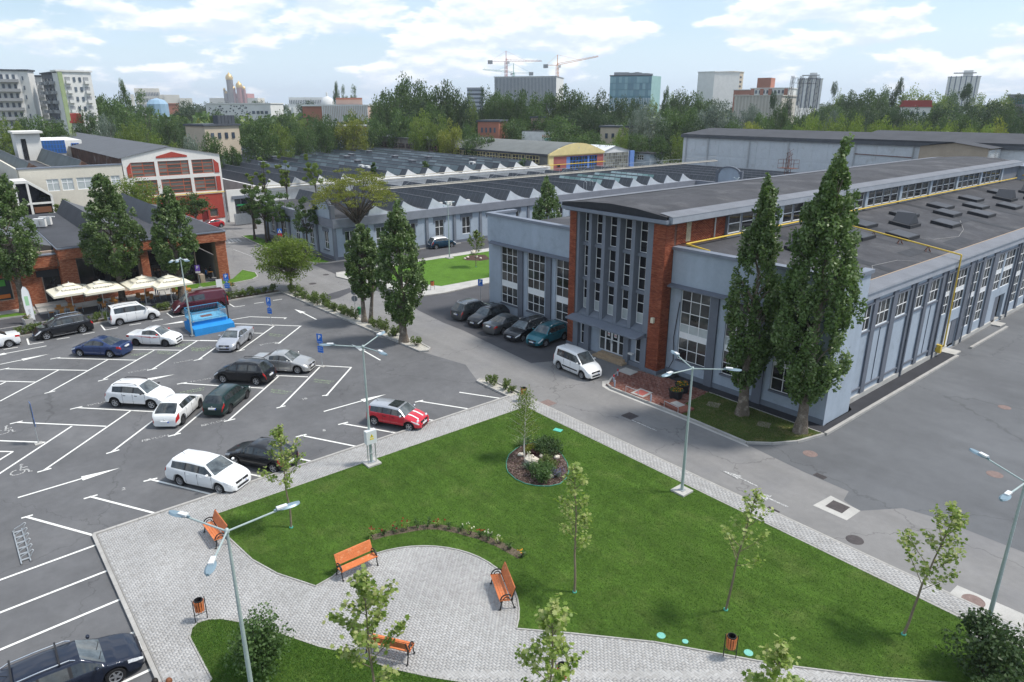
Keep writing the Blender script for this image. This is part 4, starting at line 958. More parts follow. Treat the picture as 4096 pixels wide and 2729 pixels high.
STYLE = {
 'sedan': dict(sc=.262, st=.405, sr=.635, sb=.80, zc=.665, zr=.70, ze=.69, wins=[(.285, .472), (.492, .65)], tail='sedan', roofw=.70),
 'notch': dict(sc=.255, st=.40, sr=.62, sb=.81, zc=.665, zr=.71, ze=.70, wins=[(.28, .465), (.485, .61), (.625, .68)], tail='sedan', roofw=.70),
 'hatch': dict(sc=.262, st=.43, sr=.79, sb=.955, zc=.665, zr=.71, ze=.63, wins=[(.29, .49), (.512, .70), (.72, .80)], tail='hatch', roofw=.72),
 'coupe': dict(sc=.275, st=.43, sr=.70, sb=.93, zc=.66, zr=.71, ze=.66, wins=[(.295, .52), (.54, .74)], tail='hatch', roofw=.70),
 'wagon': dict(sc=.25, st=.395, sr=.885, sb=.965, zc=.655, zr=.69, ze=.62, wins=[(.275, .46), (.482, .655), (.675, .87)], tail='tall', roofw=.72),
 'suv': dict(sc=.262, st=.40, sr=.865, sb=.965, zc=.66, zr=.69, ze=.60, wins=[(.285, .47), (.492, .665), (.69, .84)], tail='tall', roofw=.74),
 'mini': dict(sc=.26, st=.385, sr=.93, sb=.985, zc=.66, zr=.67, ze=.55, wins=[(.275, .50), (.52, .66), (.68, .90)], tail='tall', roofw=.76),
 'van': dict(sc=.215, st=.385, sr=.945, sb=.985, zc=.60, zr=.62, ze=.50, wins=[(.245, .465), (.50, .685), (.72, .90)], tail='van', roofw=.80),
 'cargo': dict(sc=.165, st=.315, sr=.955, sb=.99, zc=.62, zr=.63, ze=.50, wins=[(.20, .345), (.385, .575)], tail='van', roofw=.82),
}
def make_car(name, label, cat, style, L, W, H, wb, col, fo=.86, metal=0.0, rough=.32, tyre=.315, clad=False, rails=None, roofcol=None, rim='alloy', group=None, bars=False, mirrorcol=None, handles=True, stripe=None, chrome_line=False, darkroof=False):
 S = STYLE[style]; t = thing(name, label, cat, group=group)
 pm = paint(*col) if isinstance(col, tuple) and isinstance(col[0], str) else col
 sc, st, sr, sb = S['sc']*L, S['st']*L, S['sr']*L, S['sb']*L
 zc, zr, ze = S['zc']*H, S['zr']*H, S['ze']*H
 hw = W/2; sill = .19 if not clad else .24
 nose = min(.62, zc*.68)
 top = [(0, nose-.12), (.05, nose), (.16, nose+.08), (.42, zc-.17), (sc*.72, zc-.06), (sc, zc), (st, H-.05), ((st+sr)/2-.1, H), (sr, H-(.05 if S['tail'] != 'sedan' else .09))]
 if S['tail'] == 'sedan': top += [(sb, ze), (L-.12, ze-.01), (L-.04, ze-.06), (L, ze-.22)]
 elif S['tail'] == 'van': top += [(sb, zr+.04), (L-.01, .52), (L, .42)]
 else: top += [(sb, ze+.06), (L-.03, ze-.12), (L, .42)]
 fw, rw = fo, fo+wb; ra = tyre+.055
 plan = [(0, .66), (.05, .78), (.14, .87), (.35, .945), (.8, .99), (1.3, 1.0), (L-1.2, 1.0), (L-.5, .975), (L-.15, .92 if style not in ('van', 'cargo') else .97), (L-.03, .85 if style not in ('van', 'cargo') else .95), (L, .78 if style not in ('van', 'cargo') else .92)]
 bz0, bz1 = zc-.02, zr
 def zt(s): return interp(s, top) if not (st < s < sr) else smooth_interp(s, top[6:9])
 def belt(s):
  z = zt(s)
  if s <= sc: return z-.055
  b_ = bz0+(bz1-bz0)*(s-sc)/(L-sc)
  return min(b_, z-.055)
 def zb(s):
  z = sill
  for w_ in (fw, rw):
   if abs(s-w_) < ra: z = max(z, tyre+math.sqrt(ra*ra-(s-w_)**2)-.005)
  return z
 brk = {0, .02, .05, .10, .16, .3, .42, .55, sc, st, sr, sb, L, L-.01, L-.04, L-.1, L-.2, L-.32, (sc+st)/2}
 for a, c in S['wins']: brk |= {a*L, c*L}
 for w_ in (fw, rw):
  for k in range(-8, 9): brk.add(w_+ra*math.sin(rad(k*11.2)))
 s = 0
 while s < L: brk.add(s); s += .16
 xs = []
 for s in sorted(brk):
  if not xs or s-xs[-1] > .012: xs.append(s)
  elif s in (sc, st, sr, sb) or any(abs(s-q*L) < 1e-6 for w_ in S['wins'] for q in w_): xs[-1] = s
 rings = []
 for s in xs:
  w = hw*smooth_interp(s, plan); z0 = zb(s); z4 = max(belt(s), z0+.04); z9 = zt(s)
  fr = max(0, min(1, (z9-z4-.06)/(H-.05-bz1)))
  yb = w*.965; yr = yb*(.90-(.90-S['roofw'])*fr) if fr > 0 else yb*.90
  zed = z9-.012-.035*fr
  e = lambda q: (yb+(yr-yb)*q, z4+(zed-z4)*q)
  rings.append([(0, z0), (w*.88, z0), (w*.985, z0+(z4-z0)*.16), (w, z0+(z4-z0)*.52), (w*.99, z0+(z4-z0)*.78), (yb, z4), e(.07), e(.86), (yr, zed), (yr*.90, z9-.006), (yr*.5, z9+.012*(1 if z9 > .5 else 0)), (0, z9+.018)])
 nr = len(rings[0]); x0 = fo+wb/2
 V = []
 for s, r in zip(xs, rings):
  V += [(x0-s, y, z) for y, z in r] + [(x0-s, -y, z) for y, z in r]
 idx = lambda i, k, sd: i*2*nr + k + (nr if sd else 0)
 parts = {}
 def put(key, f): parts.setdefault(key, []).append(f)
 for i in range(len(xs)-1):
  m = (xs[i]+xs[i+1])/2
  for sd in (0, 1):
   for k in range(nr-1):
    a, b_, c, d = idx(i, k, sd), idx(i+1, k, sd), idx(i+1, k+1, sd), idx(i, k+1, sd)
    f = (a, d, c, b_) if sd == 0 else (a, b_, c, d)
    key = 'body'
    if k == 0: key = 'under'
    elif k == 1 and (clad or m < .10 or m > L-.08): key = 'trim'
    elif clad and k == 1: key = 'trim'
    if k == 6:
     for q, (a_, c_) in enumerate(S['wins']):
      if a_*L-.01 < m < c_*L+.01: key = ('side', sd, q)
     if key == 'body' and S['wins'][0][0]*L < m < S['wins'][-1][1]*L: key = 'trim'
     if style == 'cargo' and m > S['wins'][-1][1]*L: key = 'body'
    if k in (9, 10):
     if sc < m < st: key = 'windscreen'
     elif sr < m < sb: key = 'rear'
     elif (style == 'van' or style == 'cargo') and sr < m < L-.01: key = 'rear'
    if k in (4,) and .06 < m < (.55 if style not in ('van', 'cargo') else .62) : key = ('head', sd)
    if k == 5 and .10 < m < .42: key = ('head', sd)
    tl = S['tail']
    if tl == 'sedan' and k in (4, 5) and L-.34 < m < L-.02: key = ('tail', sd)
    if tl == 'hatch' and k in (3, 4) and L-.30 < m < L-.02: key = ('tail', sd)
    if tl == 'tall' and k in (4, 5) and L-.24 < m < L-.015: key = ('tail', sd)
    if tl == 'van' and k in (4, 5, 3) and L-.11 < m: key = ('tail', sd)
    if key == 'body' and roofcol and k >= 8 and st-.02 < m < sr+.06 : key = 'roof'
    if key == 'body' and roofcol and k in (7, 8) and m > sc: key = 'roof'
    put(key, f)
 n0 = tuple(idx(0, k, 0) for k in range(nr)) + tuple(idx(0, k, 1) for k in reversed(range(1, nr-1)))
 put('body', n0[::-1] if False else n0)
 e_ = len(xs)-1
 put('trim' if clad else 'body', tuple(reversed(tuple(idx(e_, k, 0) for k in range(nr)) + tuple(idx(e_, k, 1) for k in reversed(range(1, nr-1))))))
 def emit(nm, keys, mats, sm=40):
  b = MB(); b.v = []; mp = {}
  for mi, key in enumerate(keys):
   for f in parts.get(key, []):
    g = []
    for q in f:
     if q not in mp: mp[q] = len(b.v); b.v.append(V[q])
     g.append(mp[q])
    b.f.append(tuple(g)); b.m.append(mi)
  if b.f:
   o = b.build(nm, mats, t, sm, world=False); return o
 emit('body', ['body', 'under', 'trim'], [pm, m_trimb, m_trimb])
 if roofcol: emit('roof_panel', ['roof'], [paint(*roofcol)])
 emit('windscreen', ['windscreen'], [m_cglass2]); emit('rear_window', ['rear'], [m_cglass])
 for sd in (0, 1):
  for q in range(len(S['wins'])): emit('side_window', [('side', sd, q)], [m_cglass])
  emit('headlight', [('head', sd)], [m_head]); emit('tail_light', [('tail', sd)], [m_tail])
 key = ('wheel', tyre, rim)
 if key not in _UNIT:
  w_ = .105
  b = MB().lathe([(tyre*.66, -w_*.9), (tyre*.95, -w_), (tyre, -w_*.75), (tyre, w_*.75), (tyre*.95, w_), (tyre*.66, w_*.9)], 22, axis='y', closed=False)
  me1 = b.mesh('tyre', m_tyre, 50)
  b = MB(); b.mi = 1; b.lathe([(0, w_*.55), (tyre*.67, w_*.55), (tyre*.67, -w_*.8)], 22, axis='y'); b.mi = 0
  b.lathe([(tyre*.60, w_*.86), (tyre*.67, w_*.95), (tyre*.68, w_*.6), (tyre*.58, w_*.62)], 22, axis='y', closed=True)
  ns = 5 if rim == 'alloy' else 10 if rim == 'multi' else 6
  if rim == 'steel': b.lathe([(0, w_*.7), (tyre*.3, w_*.75), (tyre*.5, w_*.6), (tyre*.62, w_*.7)], 22, axis='y')
  for k in range(ns if rim != 'steel' else 0):
   a = 2*math.pi*k/ns; ca, sa = math.cos(a), math.sin(a); h = tyre*(.105 if ns == 5 else .05 if ns == 10 else .13)
   vs_ = []
   for r_, hh in ((tyre*.08, h*1.1), (tyre*.62, h*.85)):
    for y in (w_*.62, w_*.84):
     for sg in (-1, 1): vs_.append((ca*r_-sa*hh*sg, y, sa*r_+ca*hh*sg))
   b.add(vs_, ((0, 1, 5, 4), (2, 6, 7, 3), (0, 4, 6, 2), (1, 3, 7, 5), (4, 5, 7, 6)))
  b.lathe([(0, w_*.92), (tyre*.15, w_*.9), (tyre*.17, w_*.6)], 10, axis='y')
  me2 = b.mesh('rim', [m_rim if rim != 'steel' else m_steelrim, m_rimd], 35)
  _UNIT[key] = (me1, me2)
 me1, me2 = _UNIT[key]
 for sx in (wb/2, -wb/2):
  for sy in (1, -1):
   o = link('wheel', me1, t, world=False, loc=(sx, sy*(hw-.135), tyre)); o.rotation_euler = (0, 0, 0 if sy > 0 else math.pi)
   link('rim', me2, o, world=False)
 F, R_ = x0, x0-L
 B = lambda nm, b, m, sm=None: b.build(nm, m, t, sm, world=False)
 gw = hw*.5
 B('grille', MB().box(F-.13, F-.012, -gw, gw, nose-.10, nose+.03), m_trimb)
 B('lower_grille', MB().box(F-.13, F+.004, -gw*.95, gw*.95, .27, .39), m_trimb)
 B('badge', MB().lathe([(0, .012), (.045, .008), (.05, 0)], 10, (F-.010, 0, nose-.03), 'x'), m_chrome)
 B('number_plate', MB().box(F-.02, F+.018, -.255, .255, .42, .53), m_plate); B('plate_band', MB().box(F-.02, F+.020, .21, .256, .421, .529), m_plateb)
 zp = .80*zr if S['tail'] != 'van' else .68
 xp = R_-.012 + (.06 if S['tail'] not in ('sedan',) else 0.02)
 if S['tail'] in ('tall', 'hatch', 'van'): zp = .66 if S['tail'] != 'hatch' else .5
 B('number_plate', MB().box(xp-.10, xp+.12, -.255, .255, zp-.055, zp+.055), m_plate); B('plate_band', MB().box(xp-.102, xp+.1, -.256, -.21, zp-.054, zp+.054), m_plateb)
 B('rear_badge', MB().lathe([(0, -.012), (.045, -.008), (.05, 0)], 10, (xp-.06, 0, zp+.14), 'x'), m_chrome)
 mc = paint(*mirrorcol) if mirrorcol else (pm if not clad or style == 'suv' and not clad else m_trimb)
 for sd in (1, -1):
  xm = x0-(sc+.42*(st-sc)); zm = zc+.09
  B('mirror', MB().ell((xm, sd*(hw+.09), zm), .075, .11, .075, 8, 6), mc, 60)
  if handles:
   for a, c in S['wins'][:2]:
    B('door_handle', MB().box(x0-c*L+.06, x0-c*L+.24, sd*hw*.99-.02, sd*hw*.99+.02, zc-.16, zc-.125), pm if not clad else m_trimb)
 B('wiper', MB().tube((x0-sc-.03, hw*.55, zc+.035), (x0-sc-.16, -.02, zc+.13), .012, 4).tube((x0-sc-.03, -.05, zc+.035), (x0-sc-.15, -hw*.6, zc+.12), .012, 4), m_trimb)
 g = MB()
 for sd in (1, -1):
  for q in {w_[0] for w_ in S['wins'][:2]} | {S['wins'][min(1, len(S['wins'])-1)][1]}:
   for za, zb_ in ((sill+.12, .45*zc), (.45*zc, .75*zc), (.75*zc, zc-.03)):
    g.box(x0-q*L-.005, x0-q*L+.005, sd*(hw*.955), sd*(hw*1.0+.001), za, zb_)
 B('door_gaps', g, m_trimb)
 if rails:
  rm = m_chrome if rails == 'chrome' else m_trimb
  for sd in (1, -1):
   y = sd*hw*S['roofw']*.90
   B('roof_rail', MB().path([(x0-st-.15, y, H-.03), (x0-st-.3, y, H+.055), (x0-(st+sr)/2, y*1.0, H+.075), (x0-sr+.35, y, H+.05), (x0-sr+.15, y, H-.03)], .022, 6), rm, 40)
 if bars:
  for q in bars: B('roof_bar', MB().box(x0-q*L-.03, x0-q*L+.03, -hw*.74, hw*.74, H+.07, H+.11), m_trimb)
 if chrome_line:
  for sd in (1, -1): 
   B('window_trim', MB().path([(x0-S['wins'][0][0]*L, sd*(hw*.972), zc+.01), (x0-S['wins'][-1][1]*L, sd*hw*.972, zr+.012)], .012, 5), m_chrome)
   B('sill_trim', MB().box(x0-fw-.45, x0-rw+.45, sd*hw*1.0-.01, sd*hw*1.0+.012, sill+.06, sill+.10), m_chrome)
 B('antenna', MB().tube((x0-sr+.3, 0, H-.02), (x0-sr+.1, 0, H+.12), .01, 4), m_trimb)
 t['wb'] = 0; del t['wb']
 return t
def park(car, W, front, rear=None, side='R', heading=None, wb=2.6, front_known=True):
 f_ = Vector(front)
 if heading is None:
  r_ = Vector(rear); d = (f_-r_).normalized(); mid = (f_+r_)/2
 else:
  d = Vector((math.cos(rad(heading)), math.sin(rad(heading)))); mid = f_-d*wb/2 if front_known else f_+d*wb/2
 left = Vector((-d.y, d.x)); c = mid + left*(-(W/2-.13) if side == 'L' else (W/2-.13))
 car.location = (c.x, c.y, 0.008); car.rotation_euler = (0, 0, math.atan2(d.y, d.x))
WH, BK = ('white', (0.76, 0.77, 0.77)), ('black', (0.010, 0.011, 0.014))
CP = 'cars in the parking bays'; CF = 'cars parked along the main building'; CK = 'vehicles along the hedge kerb'
c = make_car('sedan_car', 'white saloon cut off by the left edge of the picture, beside the hedge', 'car', 'sedan', 4.35, 1.73, 1.52, 2.63, WH, rim='multi', group=CK); park(c, 1.73, (-70.62,2.78), side='L', heading=-88, wb=2.63, front_known=False)
c = make_car('suv_car', 'black sport utility car with chrome window line beside the hedge', 'car', 'suv', 4.65, 1.88, 1.66, 2.81, BK, fo=.88, tyre=.36, rails='chrome', chrome_line=True, group=CK); park(c, 1.88, (-70.88,5.55), (-71.03,8.34), 'L')
c = make_car('passenger_van', 'white passenger van with roof rails parked between the hedge and the terrace', 'van', 'van', 4.36, 1.75, 1.80, 2.81, WH, fo=.82, rails='black', rim='multi', group=CK); park(c, 1.75, (-71.54,14.27), (-71.47,11.49), 'R')
c = make_car('panel_van', 'dark red panel van with one side window next to the blue platform', 'van', 'cargo', 5.24, 1.90, 1.92, 3.43, ('maroon', (0.085, 0.010, 0.022), .3), fo=.92, tyre=.33, clad=True, rim='multi', group=CK); park(c, 1.90, (-71.27,17.16), (-71.14,20.61), 'L')
lg = make_car('sedan_car', 'white saloon with a red stripe along its doors beside the blue platform', 'car', 'sedan', 4.35, 1.73, 1.52, 2.63, WH, rim='steel', mirrorcol=('red', (0.5, .01, .02)), group=CP); park(lg, 1.73, (-62.14,13.07), (-63.94,11.23), 'R')
for sd in (1, -1): MB().ext([(1.35, .93), (-.9, .82), (-1.0, .78), (.3, .80)] if False else [(-1.35, .97), (.35, .87), (.95, .90), (.45, .80), (-.1, .83)], 'y', sd*.862, sd*.872).build('red_stripe', mat('red_stripe', (0.5, .012, .025), .4), lg, world=False)
c = make_car('sedan_car', 'dark blue saloon in the angled bay in front of the black sport utility', 'car', 'notch', 4.49, 1.84, 1.47, 2.64, ('navy', (0.018, 0.042, 0.135), .35), group=CP); park(c, 1.84, (-64.01,7.05), (-62.16,8.84), 'L')
c = make_car('sedan_car', 'silver saloon facing the camera beside the blue platform', 'car', 'notch', 4.51, 1.73, 1.44, 2.51, ('silver', (0.47, 0.49, 0.53), .55), rim='multi', group=CP); park(c, 1.73, (-57.32,17.49), (-59.22,19.24), 'L')
c = make_car('sedan_car', 'large silver saloon with nose to the right behind the black off-roader', 'car', 'sedan', 4.83, 1.86, 1.50, 2.74, ('champagne', (0.44, 0.44, 0.43), .55), rim='multi', chrome_line=True, tyre=.335, group=CP); park(c, 1.86, (-48.70,19.14), side='R', heading=42, wb=2.74)
c = make_car('suv_car', 'black off-roader with roof rails in the middle of the parking bays', 'car', 'suv', 4.32, 1.82, 1.64, 2.67, BK, tyre=.345, clad=True, rails='black', group=CP); park(c, 1.82, (-50.51,14.12), (-48.46,15.85), 'L')
c = make_car('suv_car', 'white off-roader with black roof rails next to the white hatchback', 'car', 'suv', 4.32, 1.82, 1.64, 2.67, WH, tyre=.345, clad=True, rails='black', mirrorcol=BK, group=CP); park(c, 1.82, (-48.88,8.83), (-50.84,6.99), 'R')
c = make_car('hatchback_car', 'white hatchback seen from behind with red tail lights', 'car', 'hatch', 4.2, 1.78, 1.48, 2.58, ('cream_white', (0.74, .745, .73)), rim='steel', group=CP); park(c, 1.78, (-47.03,11.32), (-45.09,9.72), 'R')
c = make_car('estate_car', 'dark green estate car seen from behind next to the white hatchback', 'car', 'wagon', 4.24, 1.65, 1.45, 2.46, ('dark_green', (0.008, 0.030, 0.028), .3), rim='steel', tyre=.29, group=CP); park(c, 1.65, (-46.59,14.40), (-44.88,12.67), 'R')
mi = make_car('hatchback_car', 'small red car with silver roof and white bonnet stripes', 'car', 'mini', 3.94, 1.68, 1.43, 2.547, ('bright_red', (0.50, 0.010, 0.026)), fo=.72, clad=True, roofcol=('silver_roof', (0.48, .50, .53), .5), mirrorcol=('silver_roof', (0.48, .50, .53), .5), group=CP); park(mi, 1.68, (-34.69,20.43), (-36.86,19.22), 'R')
def extra(car, nm, b, m): return b.build(nm, m, car, world=False)
x0 = .72+2.547/2
extra(mi, 'sunroof', MB().box(x0-2.35, x0-1.62, -.46, .46, 1.435, 1.452), m_cglass)
for y0 in (-.36, .24):
 extra(mi, 'bonnet_stripe', MB().add([(x0-.20, y0, .715), (x0-.20, y0+.12, .715), (x0-1.0, y0+.14, .955), (x0-1.0, y0-.02, .955), (x0-.45, y0, .815), (x0-.45, y0+.12, .815), (x0-.74, y0, .915), (x0-.74, y0+.13, .915)], ((0, 1, 5, 4), (4, 5, 7, 6), (6, 7, 2, 3))), m_white)
for y0 in (-.55, .55): extra(mi, 'round_lamp', MB().ell((x0-.20, y0, .70), .07, .13, .12, 10, 6), m_head)
c = make_car('hatchback_car', 'black two-door hatchback parked against the pavement beside the white estate', 'car', 'coupe', 4.11, 1.71, 1.43, 2.61, BK, group=CP); park(c, 1.71, (-37.30,10.47), side='L', heading=-149.5, wb=2.61)
c = make_car('estate_car', 'white estate car parked nose-in at the pavement', 'car', 'wagon', 4.56, 1.84, 1.50, 2.64, WH, rim='multi', group=CP); park(c, 1.84, (-34.79,8.72), (-37.01,7.39), 'R')
c = make_car('estate_car', 'dark blue estate car with roof bars in the lower left corner', 'car', 'wagon', 4.76, 1.81, 1.50, 2.725, ('midnight', (0.010, 0.016, 0.034), .3), fo=1.0, rails='chrome', bars=(.52, .80), tyre=.33, group=CP); park(c, 1.81, (-24.09,1.61), side='R', heading=89, wb=2.725)
c = make_car('passenger_van', 'white high-roofed family van standing before the brick tower', 'van', 'van', 4.03, 1.67, 1.80, 2.60, WH, fo=.78, rim='multi', group=CF); park(c, 1.67, (-33.87,35.15), (-36.49,35.24), 'R')
for sd in (1, -1): extra(c, 'rubbing_strip', MB().box(-.85, .85, sd*.832, sd*.85, .48, .58), m_trimb)
c = make_car('suv_car', 'teal compact sport utility car nose-out beside the brick tower', 'car', 'suv', 4.18, 1.78, 1.61, 2.50, ('teal', (0.004, 0.125, 0.165), .3), tyre=.34, clad=True, rails='chrome', mirrorcol=('teal', (0.004, 0.125, 0.165), .3), group=CF); park(c, 1.78, (-41.07,37.91), side='L', heading=-83, wb=2.5)
c = make_car('estate_car', 'anthracite estate car nose-out next to the teal car', 'car', 'wagon', 4.77, 1.83, 1.50, 2.79, ('anthracite', (0.022, 0.024, 0.029), .4), chrome_line=True, rails='chrome', group=CF); park(c, 1.83, (-43.44,37.40), side='L', heading=-82, wb=2.79)
c = make_car('sedan_car', 'grey saloon nose-in with its tail to the road, third in the row', 'car', 'sedan', 4.6, 1.79, 1.48, 2.685, ('grey', (0.10, 0.108, 0.115), .5), group=CF); park(c, 1.79, (-46.09,37.35), side='R', heading=97, wb=2.685, front_known=False)
c = make_car('suv_car', 'black compact sport utility car with roof bars nose-out by the left wing', 'car', 'suv', 4.45, 1.80, 1.55, 2.76, BK, tyre=.335, rails='black', bars=(.5, .72), group=CF); park(c, 1.80, (-48.81,37.37), side='L', heading=-82, wb=2.76)
c = make_car('suv_car', 'grey sport utility car nose-in at the far end of the row', 'car', 'suv', 4.49, 1.84, 1.65, 2.68, ('steel_grey', (0.075, 0.082, 0.088), .5), tyre=.35, rails='chrome', group=CF); park(c, 1.84, (-51.51,37.55), side='R', heading=96, wb=2.68, front_known=False)
c = make_car('suv_car', 'dark blue crossover with a white roof by the saw-tooth building', 'car', 'suv', 4.12, 1.78, 1.57, 2.6, ('petrol_blue', (0.008, 0.045, 0.085), .3), tyre=.335, roofcol=('white', (0.76, .77, .77)), group='cars by the saw-tooth building'); park(c, 1.78, (-82.45,57.24), (-82.60,54.76), 'R')
c = make_car('sedan_car', 'black saloon half hidden behind the two poplars', 'car', 'sedan', 4.7, 1.82, 1.47, 2.75, BK, group='cars by the saw-tooth building'); park(c, 1.82, (-82.3, 46.4), side='R', heading=88, wb=2.75)
c = make_car('hatchback_car', 'red car before the red and white gable building', 'car', 'hatch', 4.1, 1.75, 1.46, 2.55, ('signal_red', (0.38, .012, .02)), group='cars by the saw-tooth building'); park(c, 1.75, (-123.0, 34.6), side='R', heading=-80, wb=2.55)

# ================================================================== TREES
POPLAR = [(0.040, 0.078, 0.020), (0.066, 0.118, 0.030), (0.095, 0.155, 0.043), (0.14, 0.20, 0.075), (0.26, 0.30, 0.18)]
m_leaf_poplar = leafmat('poplar_leaf', POPLAR, 0.28, 0.42, 0.08)
m_leaf_green = leafmat('green_leaf', [(0.035, 0.068, 0.016), (0.055, 0.100, 0.024), (0.080, 0.135, 0.034), (0.11, 0.165, 0.044)], 0.28, 0.5, 0.22)
m_leaf_light = leafmat('light_leaf', [(0.075, 0.125, 0.020), (0.115, 0.170, 0.028), (0.155, 0.21, 0.040), (0.21, 0.255, 0.06)], 0.35, 0.5, 0.15)
m_leaf_yellow = leafmat('yellow_green_leaf', [(0.125, 0.155, 0.022), (0.175, 0.205, 0.030), (0.22, 0.24, 0.045), (0.27, 0.275, 0.08)], 0.35, 0.5, 0.12)
m_leaf_dark = leafmat('dark_leaf', [(0.022, 0.046, 0.015), (0.036, 0.068, 0.022), (0.052, 0.090, 0.029), (0.075, 0.115, 0.038)], 0.22, 0.5, 0.2)
m_leaf_silver = leafmat('silver_leaf', [(0.06, 0.09, 0.055), (0.11, 0.15, 0.10), (0.19, 0.23, 0.18), (0.30, 0.33, 0.30)], 0.25, 0.5, 0.15)
m_leaf_maple = leafmat('young_maple_leaf', [(0.11, 0.185, 0.028), (0.17, 0.25, 0.045), (0.24, 0.315, 0.075), (0.32, 0.375, 0.13), (0.40, 0.41, 0.18)], 0.42, 0.45, 0.1)
m_leaf_hedge = leafmat('hedge_leaf', [(0.07, 0.11, 0.026), (0.11, 0.155, 0.038), (0.155, 0.20, 0.058)], 0.3, 0.5, 0.15)
m_leaf_shrub = leafmat('shrub_leaf', [(0.045, 0.092, 0.024), (0.075, 0.135, 0.038), (0.13, 0.20, 0.07)], 0.3, 0.45, 0.1)
m_bark = mat('bark', (0.155, 0.13, 0.105), .95, .1, var=((1.5, .2), (14, .3)), col2=((0.27, .24, .2), 3, .5, .65), bump=(18, 1.0, .06))
m_bark_d = mat('dark_bark', (0.085, 0.072, 0.060), .95, .1, var=((2, .2), (14, .3)), bump=(18, 1.0, .05))
m_bark_y = mat('young_bark', (0.20, 0.165, 0.115), .9, .15, var=((3, .2), (20, .2)))
m_bark_b = mat('birch_bark', (0.62, 0.59, 0.53), .8, .2, wear=((.08, .07, .06), 12, .6, .68), var=(5, .1))

STAR = [(0, -.5), (.20, -.30), (.48, -.18), (.30, .06), (.42, .38), (.12, .26), (0, .55), (-.12, .26), (-.42, .38), (-.30, .06), (-.48, -.18), (-.20, -.30)]
QUAD = [(-.36, -.5), (.36, -.5), (.36, .5), (-.36, .5)]
KITE = [(0, -.5), (.33, -.05), (0, .5), (-.33, -.05)]
NEEDLE = [(-.07, -.5), (.07, -.5), (.03, .5), (-.03, .5)]
def leaves(P_, size, rs, m, shape=KITE, tint=None, name='crown', flat=0.0, aim=None):
 P_ = np.asarray(P_, float); n = len(P_); sh = np.array(shape); k = len(sh)
 nz = rs.normal(size=(n, 3)); nz[:, 2] = np.abs(nz[:, 2]) + flat*2.2
 if aim is not None: nz += aim
 nz /= np.linalg.norm(nz, axis=1)[:, None]
 t = rs.normal(size=(n, 3)); t -= (t*nz).sum(1)[:, None]*nz; t /= np.linalg.norm(t, axis=1)[:, None]
 b_ = np.cross(nz, t); s = (np.asarray(size)*rs.uniform(.65, 1.3, n))[:, None]
 V = P_[:, None, :] + (t*s)[:, None, :]*sh[None, :, 0:1] + (b_*s)[:, None, :]*sh[None, :, 1:2]
 me = raw_mesh(name, V.reshape(-1, 3), np.arange(n*k).reshape(-1, k), m)
 tv = rs.rand(n) if tint is None else np.clip(tint + rs.normal(0, .14, n), 0, 1)
 at = me.attributes.new('tint', 'FLOAT', 'FACE'); at.data.foreach_set('value', tv.astype(np.float32))
 return me
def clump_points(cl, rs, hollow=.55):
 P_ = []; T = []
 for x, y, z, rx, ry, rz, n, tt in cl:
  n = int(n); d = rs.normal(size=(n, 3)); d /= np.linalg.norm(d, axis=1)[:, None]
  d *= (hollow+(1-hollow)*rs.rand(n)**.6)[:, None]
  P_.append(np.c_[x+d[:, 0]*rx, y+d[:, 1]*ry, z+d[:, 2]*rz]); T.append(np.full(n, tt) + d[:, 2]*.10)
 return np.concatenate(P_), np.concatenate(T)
def limb(b, pts, r0, r1, n=7):
 m = len(pts)-1
 for i in range(m): b.tube(pts[i], pts[i+1], r0+(r1-r0)*i/m, n, r0+(r1-r0)*(i+1)/m, caps=(i == 0))
def trunk_mesh(b, h, r, rs, lean=(0, 0), flare=1.35, n=12, base=(0, 0)):
 k = 8; pts = []
 for i in range(k+1):
  z = h*i/k; t = i/k
  rr = r*(1-.5*t) + r*(flare-1)*math.exp(-z/.35)
  pts.append((base[0]+lean[0]*t+rs.normal(0, .02*r), base[1]+lean[1]*t+rs.normal(0, .02*r), z, rr))
 vs_ = []; fs = []
 for i, (x, y, z, rr) in enumerate(pts):
  for j in range(n):
   a = 2*math.pi*j/n; q = rr*(1+.13*math.sin(3*a+i*.4)+.09*math.sin(5*a+1)*math.exp(-z))
   vs_.append((x+q*math.cos(a), y+q*math.sin(a), z))
 for i in range(k):
  for j in range(n): fs.append((i*n+j, i*n+(j+1) % n, (i+1)*n+(j+1) % n, (i+1)*n+j))
 b.add(vs_, fs); return pts[-1]
def finish(t, trunk_b, bark, crown_me, branch_b=None):
 tr = trunk_b.build('trunk', bark, t, 60, world=False)
 if branch_b is not None and branch_b.f: branch_b.build('limbs', bark, tr, 60, world=False)
 link('crown', crown_me, t, world=False)
 return t
